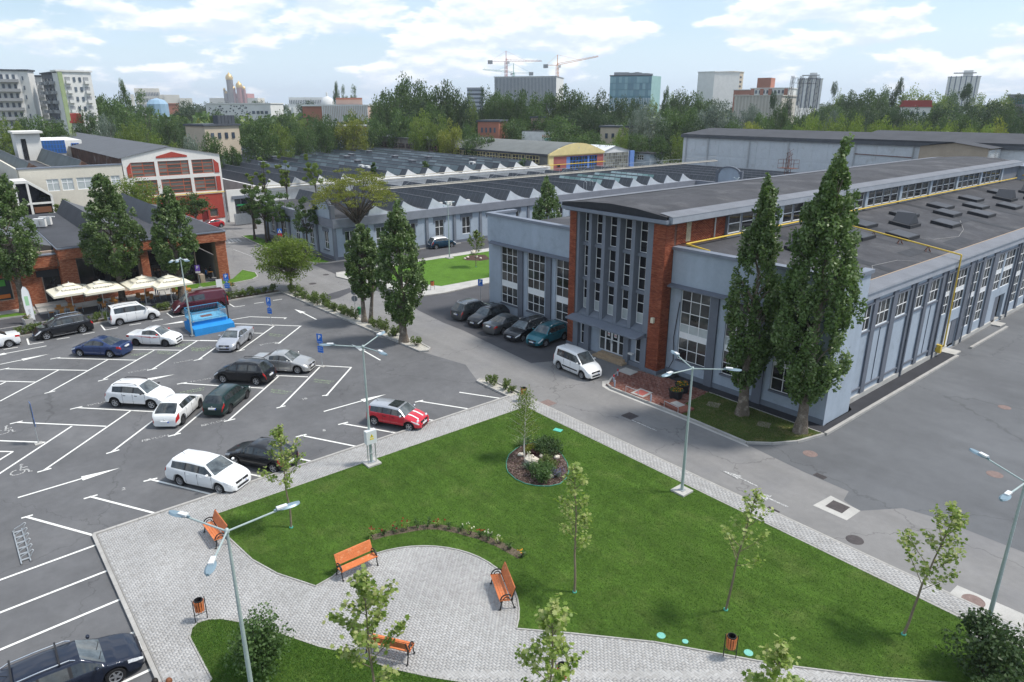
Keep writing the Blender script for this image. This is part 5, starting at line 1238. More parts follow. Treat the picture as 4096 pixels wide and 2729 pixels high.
def poplar(label, base, H, w, z0=2.2, seed=1, n=13000, tr=.45, belly=.36, lean=(0, 0), twin=False, gap=0.0, group='poplars', m=None, leaf=.22):
 rs = np.random.RandomState(seed); t = thing('poplar_tree', label, 'tree', (base[0], base[1], .02), group=group)
 R = w/2; b = MB(); lb = MB()
 if twin:
  trunk_mesh(b, H*.45, tr*.8, rs, (-.25, .1), 1.5, base=(-.35, -.1)); trunk_mesh(b, H*.4, tr*.7, rs, (.45, .25), 1.5, base=(.4, .15))
 else: trunk_mesh(b, H*.5, tr, rs, (lean[0]*.8, lean[1]*.8), 1.5)
 cl = []; nc = 420; n = int(n*1.7)
 def prof(u): return R*interp(u, [(0, .36), (belly*.4, .78), (belly*.8, 1.0), (belly+.25*(1-belly), .87), (belly+.55*(1-belly), .63), (belly+.8*(1-belly), .38), (belly+.93*(1-belly), .2), (1, .07)])
 tops = [(rs.uniform(-.35, .35)*R, rs.uniform(-.35, .35)*R, rs.uniform(.8, 1.0)) for _ in range(4)] + [(0, 0, 1.0)]
 for i in range(nc):
  u = rs.rand()**.9; a = rs.uniform(0, 6.283); pr = prof(u)*(1+.09*math.sin(a*3+u*9+seed)+.07*math.sin(a*5-u*17))
  if gap and rs.rand() < gap and .45 < u < .62: continue
  q = pr*(.35+.65*rs.rand()**.45)
  tx, ty, tu = tops[rs.randint(5)]
  ox, oy = (tx*(u**2), ty*(u**2)) if u > .5 else (0, 0)
  z = z0+(H-z0)*u*(tu if u > .75 else 1); rz = (.055*(H-z0)*(1-.4*u))*rs.uniform(.7, 1.3); rx = R*(.14 if u < .7 else .10)*rs.uniform(.7, 1.3)
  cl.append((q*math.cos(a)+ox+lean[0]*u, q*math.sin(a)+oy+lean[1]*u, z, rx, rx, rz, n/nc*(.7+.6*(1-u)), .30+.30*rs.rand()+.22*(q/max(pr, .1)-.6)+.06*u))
  if i % 9 == 0: limb(lb, [(lean[0]*u*.6, lean[1]*u*.6, max(z0*.7, z-rz*3.2)), (q*.55*math.cos(a)+lean[0]*u, q*.55*math.sin(a)+lean[1]*u, z-rz*1.2), (q*math.cos(a)+lean[0]*u, q*math.sin(a)+lean[1]*u, z)], .05+.05*(1-u), .015, 5)
 for tx, ty, tu in tops: cl.append((tx+lean[0], ty+lean[1], z0+(H-z0)*tu*.965, R*.10, R*.10, (H-z0)*.045, n*.006, .62))
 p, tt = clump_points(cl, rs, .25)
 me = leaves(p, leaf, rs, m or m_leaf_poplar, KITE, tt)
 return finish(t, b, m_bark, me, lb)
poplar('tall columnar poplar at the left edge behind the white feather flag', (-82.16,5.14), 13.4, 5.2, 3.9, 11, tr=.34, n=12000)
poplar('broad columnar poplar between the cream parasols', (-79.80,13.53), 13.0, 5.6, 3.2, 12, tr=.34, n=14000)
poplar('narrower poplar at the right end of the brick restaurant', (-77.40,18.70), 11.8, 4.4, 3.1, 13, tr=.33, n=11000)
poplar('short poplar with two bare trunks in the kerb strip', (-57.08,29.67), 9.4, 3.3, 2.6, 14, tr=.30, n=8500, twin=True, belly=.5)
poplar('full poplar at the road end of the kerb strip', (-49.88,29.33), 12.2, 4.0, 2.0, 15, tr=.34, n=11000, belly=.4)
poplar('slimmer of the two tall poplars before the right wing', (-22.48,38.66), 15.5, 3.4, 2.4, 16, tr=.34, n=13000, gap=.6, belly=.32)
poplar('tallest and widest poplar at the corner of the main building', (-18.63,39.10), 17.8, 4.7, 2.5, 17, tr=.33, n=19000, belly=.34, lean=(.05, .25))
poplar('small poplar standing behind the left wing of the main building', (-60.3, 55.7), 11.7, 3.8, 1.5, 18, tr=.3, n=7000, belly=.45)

def broad(label, base, H, w, z0=1.8, seed=1, n=7000, tr=.16, m=None, leaf=.2, nc=60, name='broadleaf_tree', group=None, squash=1.0, bark=None, lean=(0, 0), shape=KITE, layer=False, spread=.8, rclump=.26):
 rs = np.random.RandomState(seed); t = thing(name, label, 'tree', (base[0], base[1], .02), group=group)
 R = w/2; b = MB(); lb = MB(); top = trunk_mesh(b, z0+(H-z0)*.25, tr, rs, (lean[0]*.3, lean[1]*.3), 1.5, 9)
 cl = []; cz = z0+(H-z0)*.52; rz = (H-z0)*.5
 for i in range(nc):
  d = rs.normal(size=3); d /= np.linalg.norm(d); q = rs.rand()**.4*spread
  x, y, z = d[0]*R*q, d[1]*R*q, cz+d[2]*rz*q
  if layer: x, y = [R*math.sqrt(rs.rand())*f_ for f_ in (lambda a_: (math.cos(a_), math.sin(a_)))(rs.uniform(0, 6.283))]
  if layer: z = z0+(H-z0)*(.35+.6*(1-(x*x+y*y)/(R*R)*.8)*rs.uniform(.55, 1.0))
  x += lean[0]*(z-z0)/(H-z0); y += lean[1]*(z-z0)/(H-z0)
  r = R*rclump*rs.uniform(.6, 1.35)
  cl.append((x, y, z, r, r, r*squash*rs.uniform(.6, .95), n/nc, .34+.3*rs.rand()))
  if i % 2 == 0: limb(lb, [(top[0], top[1], top[2]*rs.uniform(.75, 1.0)), (x*.5+top[0]*.5, y*.5+top[1]*.5, top[2]+(z-top[2])*.4+rs.uniform(-.1, .15)*R), (x, y, z)], tr*.38, .015, 5)
 p, tt = clump_points(cl, rs, .35)
 return finish(t, b, bark or m_bark, leaves(p, leaf, rs, m or m_leaf_green, shape, tt), lb)
broad('bright green bushy tree at the corner of the car park', (-72.89,29.01), 6.3, 7.4, .9, 21, 15000, .17, m_leaf_light, .18, 110, squash=.9, lean=(-.5, -.3))
broad('spreading yellow-green tree with an open flat crown before the saw-tooth building', (-83.4, 43.0), 12.9, 11.0, 3.6, 22, 11500, .22, m_leaf_yellow, .18, 130, layer=True, squash=.4, bark=m_bark_d, rclump=.17)
PR = 'pruned street trees along the saw-tooth building'
for i, (g, h, w, m) in enumerate((((-106.81,37.45), 8.3, 3.4, m_leaf_green), ((-102.92,37.81), 8.5, 3.8, m_leaf_green), ((-105.0, 39.0), 7.6, 3.4, m_leaf_green), ((-100.0, 39.3), 7.6, 3.8, m_leaf_green), ((-90.37,38.72), 8.0, 3.6, m_leaf_green))):
 broad(('pruned dark tree nearest the white building at the end of the road', 'second pruned tree along the road from the white building', 'third pruned tree close to the saw-tooth wall', 'fourth pruned tree with a leaning trunk by the saw-tooth wall', 'pruned tree nearest the corner of the saw-tooth building')[i], g, h, w, 2.4, 30+i, 4200, .17, m, .2, 26, lean=(.3*(-1)**i, .2), bark=m_bark_d, group=PR, spread=.95, rclump=.27)
PL = 'pollarded trees behind the pruned row'
for i, (g, w) in enumerate((((-119.9,44.8,11.3), 2.6), ((-122.3,49.6,11.7), 3.0), ((-124.0,55.9,11.5), 4.6), ((-116.9,41.3,9.0), 2.4))):
 broad(('pollarded tree with knobbly limbs left of its group', 'slender pollarded tree in the middle of its group', 'widest pollarded tree with bare upright limbs', 'low pollarded tree beside the white building')[i], g, g[2], w, g[2]*.38, 40+i, 3600, .2, m_leaf_light, .24, 20, group=PL, bark=m_bark_d, spread=1.0, rclump=.24)
for i, (g, w, lab) in enumerate((((-134.4,86.8,7.7), 3.6, 'small dark tree growing out of the far saw-tooth hall'), ((-129.7,113.0,8.1), 4.6, 'round dark tree before the yellow arched hall'), ((-131.4,72.3,9.1), 1.8, 'thin young tree above the spreading tree'))):
 broad(lab, g, g[2], w, g[2]*.35, 50+i, 2600, .15, m_leaf_green, .3, 22, spread=.9)
broad('round light tree behind the brick restaurant beside the red gable', (-119.5,24.4,9.7), (-119.5,24.4,9.7)[2], 8.5, 3, 56, 7000, .25, m_leaf_light, .24, 55)
broad('dark round tree behind the brick restaurant roof', (-113.8,31.2,7.2), (-113.8,31.2,7.2)[2], 5.5, 3, 57, 4000, .2, m_leaf_green, .24, 40)
broad('small light tree between the glass annex and the restaurant', (-115.1,14.3,7.7), (-115.1,14.3,7.7)[2], 4.0, 2, 58, 2200, .14, m_leaf_light, .24, 24)

# ---- young trees on the lawns
def sapling(label, base, H, w, z0, seed, n=420, lean=(0, 0), leaf=.145, m=None):
 rs = np.random.RandomState(seed); t = thing('young_maple_tree', label, 'tree', (base[0], base[1], .13), group='young maples on the lawns')
 b = MB(); lb = MB(); k = 10; bend = rs.normal(0, .05, (k+1, 2)).cumsum(0)*.6; bend -= bend[0]
 pts = [(lean[0]*(i/k)+bend[i, 0], lean[1]*(i/k)+bend[i, 1], H*i/k) for i in range(k+1)]
 limb(b, pts, .055, .012, 8)
 P_ = []
 for i in range(15):
  u = z0/H + (1-z0/H)*(i+.3)/15.5; j = min(k-1, int(u*k)); f = u*k-j
  s = Vector(pts[j]).lerp(Vector(pts[j+1]), f); a = i*2.4+rs.uniform(-.4, .4)
  ln = w*.50*(1-.85*((u-z0/H)/(1-z0/H))**1.2)*rs.uniform(.65, 1.15)
  e = s + Vector((math.cos(a)*ln, math.sin(a)*ln, ln*rs.uniform(.9, 1.5)))
  mid = s.lerp(e, .5) + Vector((0, 0, -.06*ln)); limb(lb, [s, mid, e], .018, .006, 4)
  q = int(n/15*(.6+.9*ln/(w*.5)))
  for _ in range(q):
   f2 = rs.rand()**.7; c = s.lerp(e, .25+.78*f2); P_.append((c.x+rs.normal(0, .11), c.y+rs.normal(0, .11), c.z+rs.normal(0, .10)))
 for _ in range(int(n*.08)):
  c = Vector(pts[-1]); P_.append((c.x+rs.normal(0, .10), c.y+rs.normal(0, .10), c.z-abs(rs.normal(0, .3))))
 MB().lathe([(.09, 0), (.09, .06), (.07, .06), (.07, 0)], 10, closed=True).build('trunk_guard', m_teal, t, world=False)
 return finish(t, b, m_bark_y, leaves(P_, leaf, rs, m or m_leaf_maple, STAR, None, flat=.35), lb)
sapling('young maple in the lawn behind the left bench', (-29.13,10.27), 5.2, 2.2, 1.9, 61, 714, (-.35, .1))
sapling('young maple in the middle of the big lawn', (-16.90,17.51), 5.8, 1.9, 1.9, 62, 612, (-.2, .1))
sapling('sparse young maple with a crooked trunk near the road pavement', (-12.17,21.46), 5.7, 2.3, 2.2, 63, 391, (.6, .2), .15)
sapling('young maple leaning right beside the right-hand lamp post', (-6.94,25.55), 5.5, 2.6, 1.9, 64, 731, (.8, .9), .155)
sapling('nearest young maple covering the front bench', (-16.83, 8.04), 5.5, 2.7, 1.3, 65, 1054, (0, 0), .16)
sapling('young maple cut off by the lower edge at the centre', (-12.12, 11.51), 5.5, 2.2, 1.5, 66, 816, (0, 0), .16)
sapling('young maple cut off by the lower edge at the right', (-6.89, 15.6), 5.5, 2.0, 1.6, 67, 714, (0, 0), .16)
sapling('young tree on the lawn beside the saw-tooth building', (-69.17,51.76), 4.6, 2.6, 1.4, 68, 561, (0, 0), .2, m_leaf_light)
rs = np.random.RandomState(71); t = thing('birch_tree', 'young birch with a white trunk in the mulch bed', 'tree', (*(-27.23,23.64), .14)); b = MB(); lb = MB()
limb(b, [(0, 0, 0), (-.03, 0, .7), (.02, 0, 1.6), (.06, .02, 2.8), (.08, .05, 4.2)], .05, .012, 8)
P_ = []
for i in range(46):
 z = 1.1+3.0*(i/46); a = i*2.4; ln = 1.05*(1-.75*((z-1.1)/3.1)**1.6)*rs.uniform(.7, 1.1); e = Vector((math.cos(a)*ln, math.sin(a)*ln, z+ln*.55)); s = Vector((.02, .01, z-.1))
 limb(lb, [s, e], .010, .004, 4)
 for _ in range(62): c = s.lerp(e, .2+.85*rs.rand()); P_.append((c.x+rs.normal(0, .12), c.y+rs.normal(0, .12), c.z+rs.normal(0, .13)))
finish(t, b, m_bark_b, leaves(P_, .085, rs, m_leaf_light, KITE, None), lb)
def shrub(label, base, h, w, seed, n, m, leaf=.1, z=.12, name='shrub', group=None, shape=KITE, nc=24, tall=.7):
 rs = np.random.RandomState(seed); t = thing(name, label, 'shrub', (base[0], base[1], z), group=group); b = MB(); cl = []
 for i in range(nc):
  a = rs.uniform(0, 6.283); q = w/2*.72*rs.rand()**.6; zz = h*(.25+.6*rs.rand()*(1-.6*(q/(w/2))**2)); r = w*.17*rs.uniform(.7, 1.3)
  cl.append((q*math.cos(a), q*math.sin(a), zz, r, r, r*1.1, n/nc, .4+.25*rs.rand()))
  limb(b, [(rs.normal(0, .03), rs.normal(0, .03), 0), (q*math.cos(a), q*math.sin(a), zz)], .012, .005, 4)
 p, tt = clump_points(cl, rs, .3); p[:, 2] = np.maximum(p[:, 2], .02)
 b.build('stems', m_bark_d, t, world=False); link('foliage', leaves(p, leaf, rs, m, shape, tt, 'foliage'), t, world=False)
 return t
shrub('dense green shrub beside the near lamp post', (-21.17,5.84), 2.7, 2.4, 81, 4200, m_leaf_shrub, .12, nc=45)
shrub('dark shrub in the lower right corner by the lamp base', (-4.2, 25.4), 2.6, 3.0, 82, 4200, m_leaf_dark, .15, nc=45)
shrub('second dark shrub cut off by the lower right corner', (-3.1, 23.7), 2.2, 2.4, 83, 2600, m_leaf_dark, .15, nc=35)
HP = 'low shrubs planted in the kerb strips'
protos = [shrub('x', (0, 0), .75, .95, 90+k, 420, m_leaf_hedge, .10, nc=11, name='hedge_shrub', group=HP) for k in range(4)]
ORD = ['first', 'second', 'third', 'fourth', 'fifth', 'sixth', 'seventh', 'eighth', 'ninth', 'tenth', 'eleventh', 'twelfth', 'thirteenth', 'fourteenth', 'fifteenth', 'sixteenth', 'seventeenth', 'eighteenth', 'nineteenth', 'twentieth']
def hedge(a, b_, n, side, wj=.18, z=.1, smin=1.0, smax=1.55):
 rs = np.random.RandomState(int(abs(a[0]*10)))
 for i in range(n):
  t = (i+.5)/n; x = a[0]+(b_[0]-a[0])*t+rs.normal(0, wj); y = a[1]+(b_[1]-a[1])*t+rs.normal(0, wj)
  if hedge.used < 4: o = protos[hedge.used]
  else: o = copy_tree(protos[rs.randint(4)])
  hedge.used += 1; s = rs.uniform(smin, smax); o.location = (x, y, z); o.scale = (s, s, s*rs.uniform(.8, 1.3)); o.rotation_euler = (0, 0, rs.uniform(0, 6.28)); o['label'] = side + ', %s from the left' % ORD[i]
hedge.used = 0
hedge((-72.6, 28.55), (-58.2, 29.2), 20, 'feathery roadside bush left of the twin poplar')
hedge((-56.0, 29.35), (-51.0, 29.7), 6, 'low feathery bush between the two kerb-strip poplars')
hedge((-48.9, 29.6), (-48.2, 29.6), 1, 'small bush on the gravel tip of the kerb strip')
hedge((-73.95, 3.5), (-73.95, 16.6), 17, 'light bush in the strip before the terrace path', .15)
hedge((-73.95, 20.8), (-73.95, 27.6), 9, 'feathery bush in the strip right of the dark red van', .15)
hedge((-37.9, 29.15), (-34.7, 29.15), 4, 'bush on the short gravel island near the pavement corner', .12, smin=.8, smax=1.1)

# ---- the belt of trees behind the halls: a few crowns shared by many trees
def far_variant(seed, nc, n, kind):
 rs = np.random.RandomState(seed); cl = []
 for i in range(nc):
  d = rs.normal(size=3); d /= np.linalg.norm(d); q = (rs.rand()**.35)*.78
  if kind == 'tall':
   u = rs.rand(); a = rs.uniform(0, 6.28); pr = .95*min(1, (u/.3)**.5)*(1-.75*max(0, (u-.45)/.55)**1.5); r = .28*rs.uniform(.7, 1.3)
   cl.append((pr*rs.rand()**.5*math.cos(a), pr*rs.rand()**.5*math.sin(a), .08+.88*u, r, r, .06*rs.uniform(.7, 1.4), n/nc, .3+.35*rs.rand()))
  else:
   zz = .54+d[2]*.44*q; r = .25*rs.uniform(.6, 1.3)
   cl.append((d[0]*q, d[1]*q, zz, r, r, r*.42, n/nc, .28+.38*rs.rand()))
 p, tt = clump_points(cl, rs, .3)
 return p, tt, rs
def far_meshes(m, kind, seeds, n=6000, nc=70, leaf=.062):
 out = []
 for s in seeds:
  p, tt, rs = far_variant(s, nc, n, kind); p = p*np.array([10, 10, 20.]); out.append(leaves(p, leaf*10, rs, m, KITE, tt))
 return out
FAR = {'green': far_meshes(m_leaf_green, 'broad', (1, 2, 3)), 'dark': far_meshes(m_leaf_dark, 'broad', (4, 5)), 'light': far_meshes(m_leaf_light, 'broad', (6, 7, 8)), 'yellow': far_meshes(m_leaf_yellow, 'broad', (9, 10)),
       'silver': far_meshes(m_leaf_silver, 'broad', (11, 12)), 'tall': far_meshes(m_leaf_green, 'tall', (13, 14)), 'talldark': far_meshes(m_leaf_dark, 'tall', (15, 16))}
_b = MB(); limb(_b, [(0, 0, 0), (.1, 0, 4), (0, .1, 9), (.2, 0, 14)], .35, .1, 7)
for k in range(5): limb(_b, [(0, 0, 5+k), (2.5*math.cos(k*1.3), 2.5*math.sin(k*1.3), 9+k), (4.5*math.cos(k*1.3), 4.5*math.sin(k*1.3), 12+k)], .18, .04, 5)
FTR = _b.mesh('trunk', m_bark)
FL = {'green': 'broad green tree in the belt behind the factory halls', 'dark': 'dark green tree in the belt behind the factory halls', 'light': 'light green tree in the belt behind the factory halls', 'yellow': 'yellowish green tree in the belt behind the factory halls',
      'silver': 'silvery grey-green tree in the belt behind the halls', 'tall': 'tall slender tree rising from the far tree belt', 'talldark': 'dark columnar tree rising from the far tree belt'}
_fc = [0]
def far_tree(kind, top, w, label=None, group=None):
 rs = random.Random(_fc[0]); _fc[0] += 1
 t = thing('broadleaf_tree' if 'tall' not in kind else 'poplar_tree', label or FL[kind], 'tree', (top[0], top[1], -.05), rs.uniform(0, 6.28), group or 'trees of the far belt')
 h = max(5, top[2]*1.02)
 c = link('crown', rs.choice(FAR[kind]), t, world=False); c.scale = (w/20*1.08, w/20*1.08, h/20)
 k = link('trunk', FTR, t, world=False); k.scale = (w/16, w/16, h/20)
 return t

BELT = [
 ('green',(-286.0,47.9,26.9),14.9), ('green',(-294.8,55.8,27.9),13.4), ('tall',(-293.5,62.2,27.6),5.6), ('green',(-264.8,53.0,23.3),15.3),
 ('tall',(-248.4,57.6,23.8),7.4), ('green',(-231.9,38.1,19.5),7.6), ('silver',(-221.2,41.2,18.9),6.9), ('light',(-220.1,46.9,17.2),9.2),
 ('green',(-251.8,64.7,18.1),9.8), ('dark',(-403.5,116.4,22.4),20.1), ('green',(-289.4,78.9,17.3),11.3), ('yellow',(-225.2,67.1,16.5),8.9),
 ('green',(-304.5,98.2,18.8),11.0), ('green',(-283.9,96.8,17.2),9.2), ('light',(-214.2,18.9,18.5),9.6), ('green',(-218.3,27.0,18.6),11.3),
 ('green',(-233.7,24.3,18.0),8.0), ('light',(-197.7,30.0,14.9),5.8), ('green',(-203.0,28.5,14.8),4.9), ('dark',(-573.1,177.5,24.4),16.4),
 ('dark',(-664.2,220.9,23.9),24.0), ('light',(-612.6,217.3,22.2),16.7), ('green',(-282.2,66.8,17.4),9.9), ('green',(-211.8,37.1,14.5),5.9),
 ('green',(-235.6,45.6,15.4),8.2), ('green',(-228.0,30.4,16.9),7.9), ('dark',(-481.4,135.1,24.3),17.1), ('green',(-235.0,85.3,16.2),6.8),
 ('light',(-163.7,37.6,15.3),5.5), ('light',(-161.1,40.1,14.7),6.8), ('silver',(-165.5,46.7,14.8),5.0), ('green',(-168.2,52.0,14.9),6.6),
 ('green',(-170.7,57.0,12.8),4.6), ('green',(-219.8,129.3,29.4),14.4), ('green',(-222.8,137.8,30.9),16.1), ('green',(-222.0,144.7,30.2),13.6),
 ('green',(-212.3,146.6,29.7),13.3), ('dark',(-212.7,153.0,27.0),10.8), ('green',(-217.2,123.7,25.5),8.6), ('green',(-204.0,164.3,29.2),11.7),
 ('dark',(-213.3,165.5,27.6),9.2), ('tall',(-385.1,191.4,31.2),5.5), ('tall',(-383.3,194.9,30.0),5.2), ('tall',(-389.6,204.5,30.5),6.4),
 ('light',(-181.0,116.0,19.5),8.8), ('yellow',(-167.8,117.7,16.8),8.4), ('green',(-159.2,121.0,14.5),10.3), ('green',(-170.7,125.7,15.2),7.3),
 ('green',(-192.5,83.8,16.5),9.3), ('green',(-202.8,97.6,18.1),10.0), ('yellow',(-197.1,102.1,19.2),12.5), ('green',(-240.3,99.3,18.9),10.2),
 ('green',(-200.9,76.5,17.8),8.1), ('green',(-178.0,66.6,17.2),10.7), ('light',(-185.4,74.9,16.8),7.5), ('green',(-218.3,99.7,17.5),8.2),
 ('light',(-302.9,131.0,16.8),10.2), ('dark',(-474.5,212.7,24.6),19.6), ('dark',(-598.3,227.4,26.1),19.7), ('green',(-194.6,91.4,16.8),7.4),
 ('light',(-241.2,178.4,25.5),7.7), ('green',(-205.5,114.0,17.5),10.5), ('light',(-175.7,118.6,17.7),7.3), ('green',(-196.7,119.2,20.5),11.0),
 ('dark',(-209.1,133.3,23.0),12.7), ('green',(-199.6,133.2,22.2),9.9), ('green',(-203.3,165.3,27.0),10.8), ('green',(-196.7,166.9,26.8),12.4),
 ('green',(-193.0,177.2,28.6),14.8), ('green',(-187.5,183.0,28.3),14.4), ('green',(-180.8,184.1,25.7),10.6), ('dark',(-174.0,186.4,26.2),10.0),
 ('dark',(-174.1,195.8,24.5),9.9), ('dark',(-174.9,205.7,24.4),9.2), ('tall',(-173.5,219.8,25.2),4.3), ('green',(-180.8,239.4,26.4),13.4),
 ('green',(-179.6,246.5,26.5),13.6), ('green',(-178.2,253.7,26.0),11.7), ('silver',(-145.2,175.8,20.3),12.9), ('silver',(-144.1,168.8,19.4),7.6),
 ('silver',(-126.0,186.4,22.0),14.6), ('silver',(-133.1,190.0,21.0),9.5), ('silver',(-135.3,216.1,21.4),8.7), ('light',(-135.9,153.4,15.3),5.3),
 ('green',(-134.6,158.6,14.3),7.8), ('light',(-123.1,163.9,13.3),6.7), ('green',(-128.2,161.2,12.3),6.3), ('green',(-149.5,154.6,13.5),11.0),
 ('green',(-160.2,153.7,18.0),12.2), ('light',(-208.5,255.8,24.0),8.5), ('green',(-144.1,186.9,20.0),12.1), ('green',(-141.5,191.4,20.4),11.4),
 ('dark',(-170.6,168.8,20.1),10.7), ('dark',(-165.7,173.6,20.4),9.9), ('green',(-178.9,160.0,20.5),10.7), ('green',(-177.8,149.0,18.8),11.1),
 ('dark',(-159.0,174.4,18.7),12.1), ('green',(-148.4,170.4,17.5),9.3), ('dark',(-134.4,169.1,16.3),8.9), ('dark',(-126.9,174.8,17.0),9.6),
 ('green',(-116.3,177.2,16.4),8.7), ('yellow',(-109.8,176.7,16.9),7.8), ('light',(-256.8,332.3,27.5),10.1), ('green',(-133.2,143.8,12.0),10.1),
 ('light',(-93.4,174.6,17.5),7.1), ('light',(-94.6,181.9,18.6),8.4), ('light',(-88.4,177.2,17.8),7.1), ('light',(-89.4,184.5,18.1),8.1),
 ('light',(-83.4,179.6,17.6),7.1), ('light',(-84.2,186.9,18.0),8.4), ('light',(-78.7,181.7,17.2),6.7), ('light',(-79.4,189.0,17.7),8.1),
 ('light',(-74.0,183.6,16.9),6.7), ('light',(-74.8,190.9,17.0),7.7), ('light',(-69.9,185.3,16.4),6.7), ('light',(-70.3,192.6,16.8),8.1),
 ('light',(-65.2,187.0,16.2),7.1), ('light',(-65.0,194.4,16.4),8.4), ('light',(-60.3,188.6,16.0),6.7), ('light',(-60.3,195.9,16.2),8.1),
 ('light',(-55.8,190.0,16.0),7.1), ('talldark',(-191.8,384.9,30.8),6.1), ('green',(-142.3,297.7,26.8),13.0), ('green',(-137.4,300.1,27.3),15.3),
 ('green',(-136.8,311.3,27.3),13.4), ('talldark',(-114.0,277.5,28.2),5.4), ('talldark',(-111.6,267.7,23.8),4.7), ('light',(-154.6,390.5,29.8),18.0),
 ('light',(-146.3,393.7,27.6),18.0), ('green',(-165.1,386.2,29.6),12.0), ('dark',(-89.7,254.7,22.0),11.6), ('talldark',(-103.9,313.2,27.0),7.7),
 ('green',(-130.8,378.0,26.7),14.3), ('light',(-128.6,357.6,24.5),13.6), ('dark',(-81.0,268.0,22.5),16.5), ('dark',(-60.5,221.9,19.5),7.4),
 ('dark',(-54.0,197.8,16.2),5.9), ('dark',(-100.5,242.0,20.8),8.4), ('dark',(-95.0,244.2,20.4),10.8), ('green',(-93.5,253.3,19.6),10.6),
 ('green',(-79.2,237.1,19.9),13.4), ('yellow',(-62.7,213.0,17.4),9.9), ('green',(-117.6,191.8,16.6),6.8), ('yellow',(-111.5,180.3,15.7),6.1),
 ('green',(-122.5,212.2,20.6),8.7), ('talldark',(-126.9,215.4,23.3),4.0), ('dark',(-130.8,230.5,24.4),5.2), ('silver',(-131.9,212.3,20.2),8.9),
 ('green',(-120.0,219.3,19.6),8.9), ('green',(-120.4,230.4,19.3),10.2), ('silver',(-106.5,215.1,19.3),4.7), ('green',(-149.1,294.4,21.0),10.6),
 ('dark',(-103.6,240.6,19.6),9.4), ('dark',(-115.0,255.3,19.2),13.0), ('light',(-124.9,401.0,25.9),16.5), ('light',(-118.2,403.0,25.8),15.0),
 ('green',(-116.6,413.9,26.1),15.4), ('green',(-123.9,205.6,18.6),8.6), ('green',(-126.1,261.2,20.4),12.4), ('dark',(-79.2,249.7,19.6),10.3),
 ('green',(-71.6,250.0,20.5),9.3), ('green',(-108.2,193.9,16.8),7.9), ('light',(-184.0,377.6,27.7),9.0), ('green',(-113.8,244.9,19.6),9.6)]
MARKS = [(-1600, 'before the apartment blocks'), (-1350, 'right of the apartment towers'), (-1100, 'below the far palace'), (-850, 'below the far cathedral'), (-600, 'before the speckled building'), (-400, 'before the pink hall'), (-100, 'in the tall clump left of the cranes'), (150, 'below the tower cranes'), (450, 'left of the glass office'), (700, 'below the glass office'), (950, 'left of the residential tower'), (1150, 'below the residential tower'), (1400, 'before the concrete store'), (1650, 'below the striped hotel'), (1800, 'behind the warehouse ridge'), (2000, 'right of the warehouse ridge'), (9999, 'at the right edge')]
KW = {'green': 'green tree', 'dark': 'dark green tree', 'light': 'light green tree', 'yellow': 'yellowish tree', 'silver': 'silvery tree', 'tall': 'slender tall tree', 'talldark': 'dark columnar tree'}
def img_x(p): d = Vector(p)-Vector((0, 0, 19.6)); return d.dot(_cr)/d.dot(_cf)*2764
BELT.sort(key=lambda q: img_x(q[1])); seen_ = {}
for k, p, w in BELT: key = (k, next(m for x, m in MARKS if img_x(p) < x)); seen_.setdefault(key, []).append((p, w))
for (k, mk), L_ in seen_.items():
 for i, (p, w) in enumerate(L_): far_tree(k, p, w, ('%s %s' % (KW[k], mk)) if len(L_) == 1 else ('%s %s, %s from left' % (KW[k], mk, ORD[i])))

def opiece(name, m, c, dx, dy, dz, ang, parent):
 o = bpy.data.objects.new(name, unit_box(m)); COL.objects.link(o); o.location = c; o.scale = (dx, dy, dz); o.rotation_euler = (0, 0, ang)
 if parent is not None: o.parent = parent; o.matrix_parent_inverse = PINV.get(parent.name, Matrix.Identity(4))
 PINV[o.name] = o_inv(o); return o

# ================================================================== SAW-TOOTH BUILDING
m_sroof = mat('ribbed_dark_roof', (0.075, 0.082, 0.092), .7, .35, var=((.5, .14), (4, .08)))
m_sroof2 = mat('slope_felt', (0.055, 0.058, 0.066), .85, .25, var=((.3, .2), (3, .1)))
m_gable = mat('pale_gable', (0.50, 0.54, 0.58), .8, .25, var=((.8, .1), (8, .06)))
m_wgable = mat('white_gable', (0.66, 0.665, 0.66), .8, .25, var=((.8, .12), (8, .08)))
m_green_gl = tinted('green_roof_glass', [(0.12, 0.23, 0.22), (0.20, 0.33, 0.32), (0.32, 0.45, 0.44), (0.42, 0.52, 0.52)], .3, .5)
m_teal_gl = tinted('wired_roof_glass', [(0.04, 0.06, 0.07), (0.06, 0.09, 0.10), (0.10, 0.14, 0.15), (0.20, 0.25, 0.26)], .3, .5)
m_acw = mat('ac_white', (0.70, 0.70, 0.67), .6, .3)
def tooth_profile(y0, z0, p=4.87, h=1.45, n=5):
 pts = [(y0, z0), (y0+.85*h/1.45, z0+h)]
 for i in range(1, n+1):
  t = i/n; pts.append((y0+.85*h/1.45+(p-.85*h/1.45-.25)*t, z0+h*(1-t)**1.75))
 pts.append((y0+p, z0)); return pts
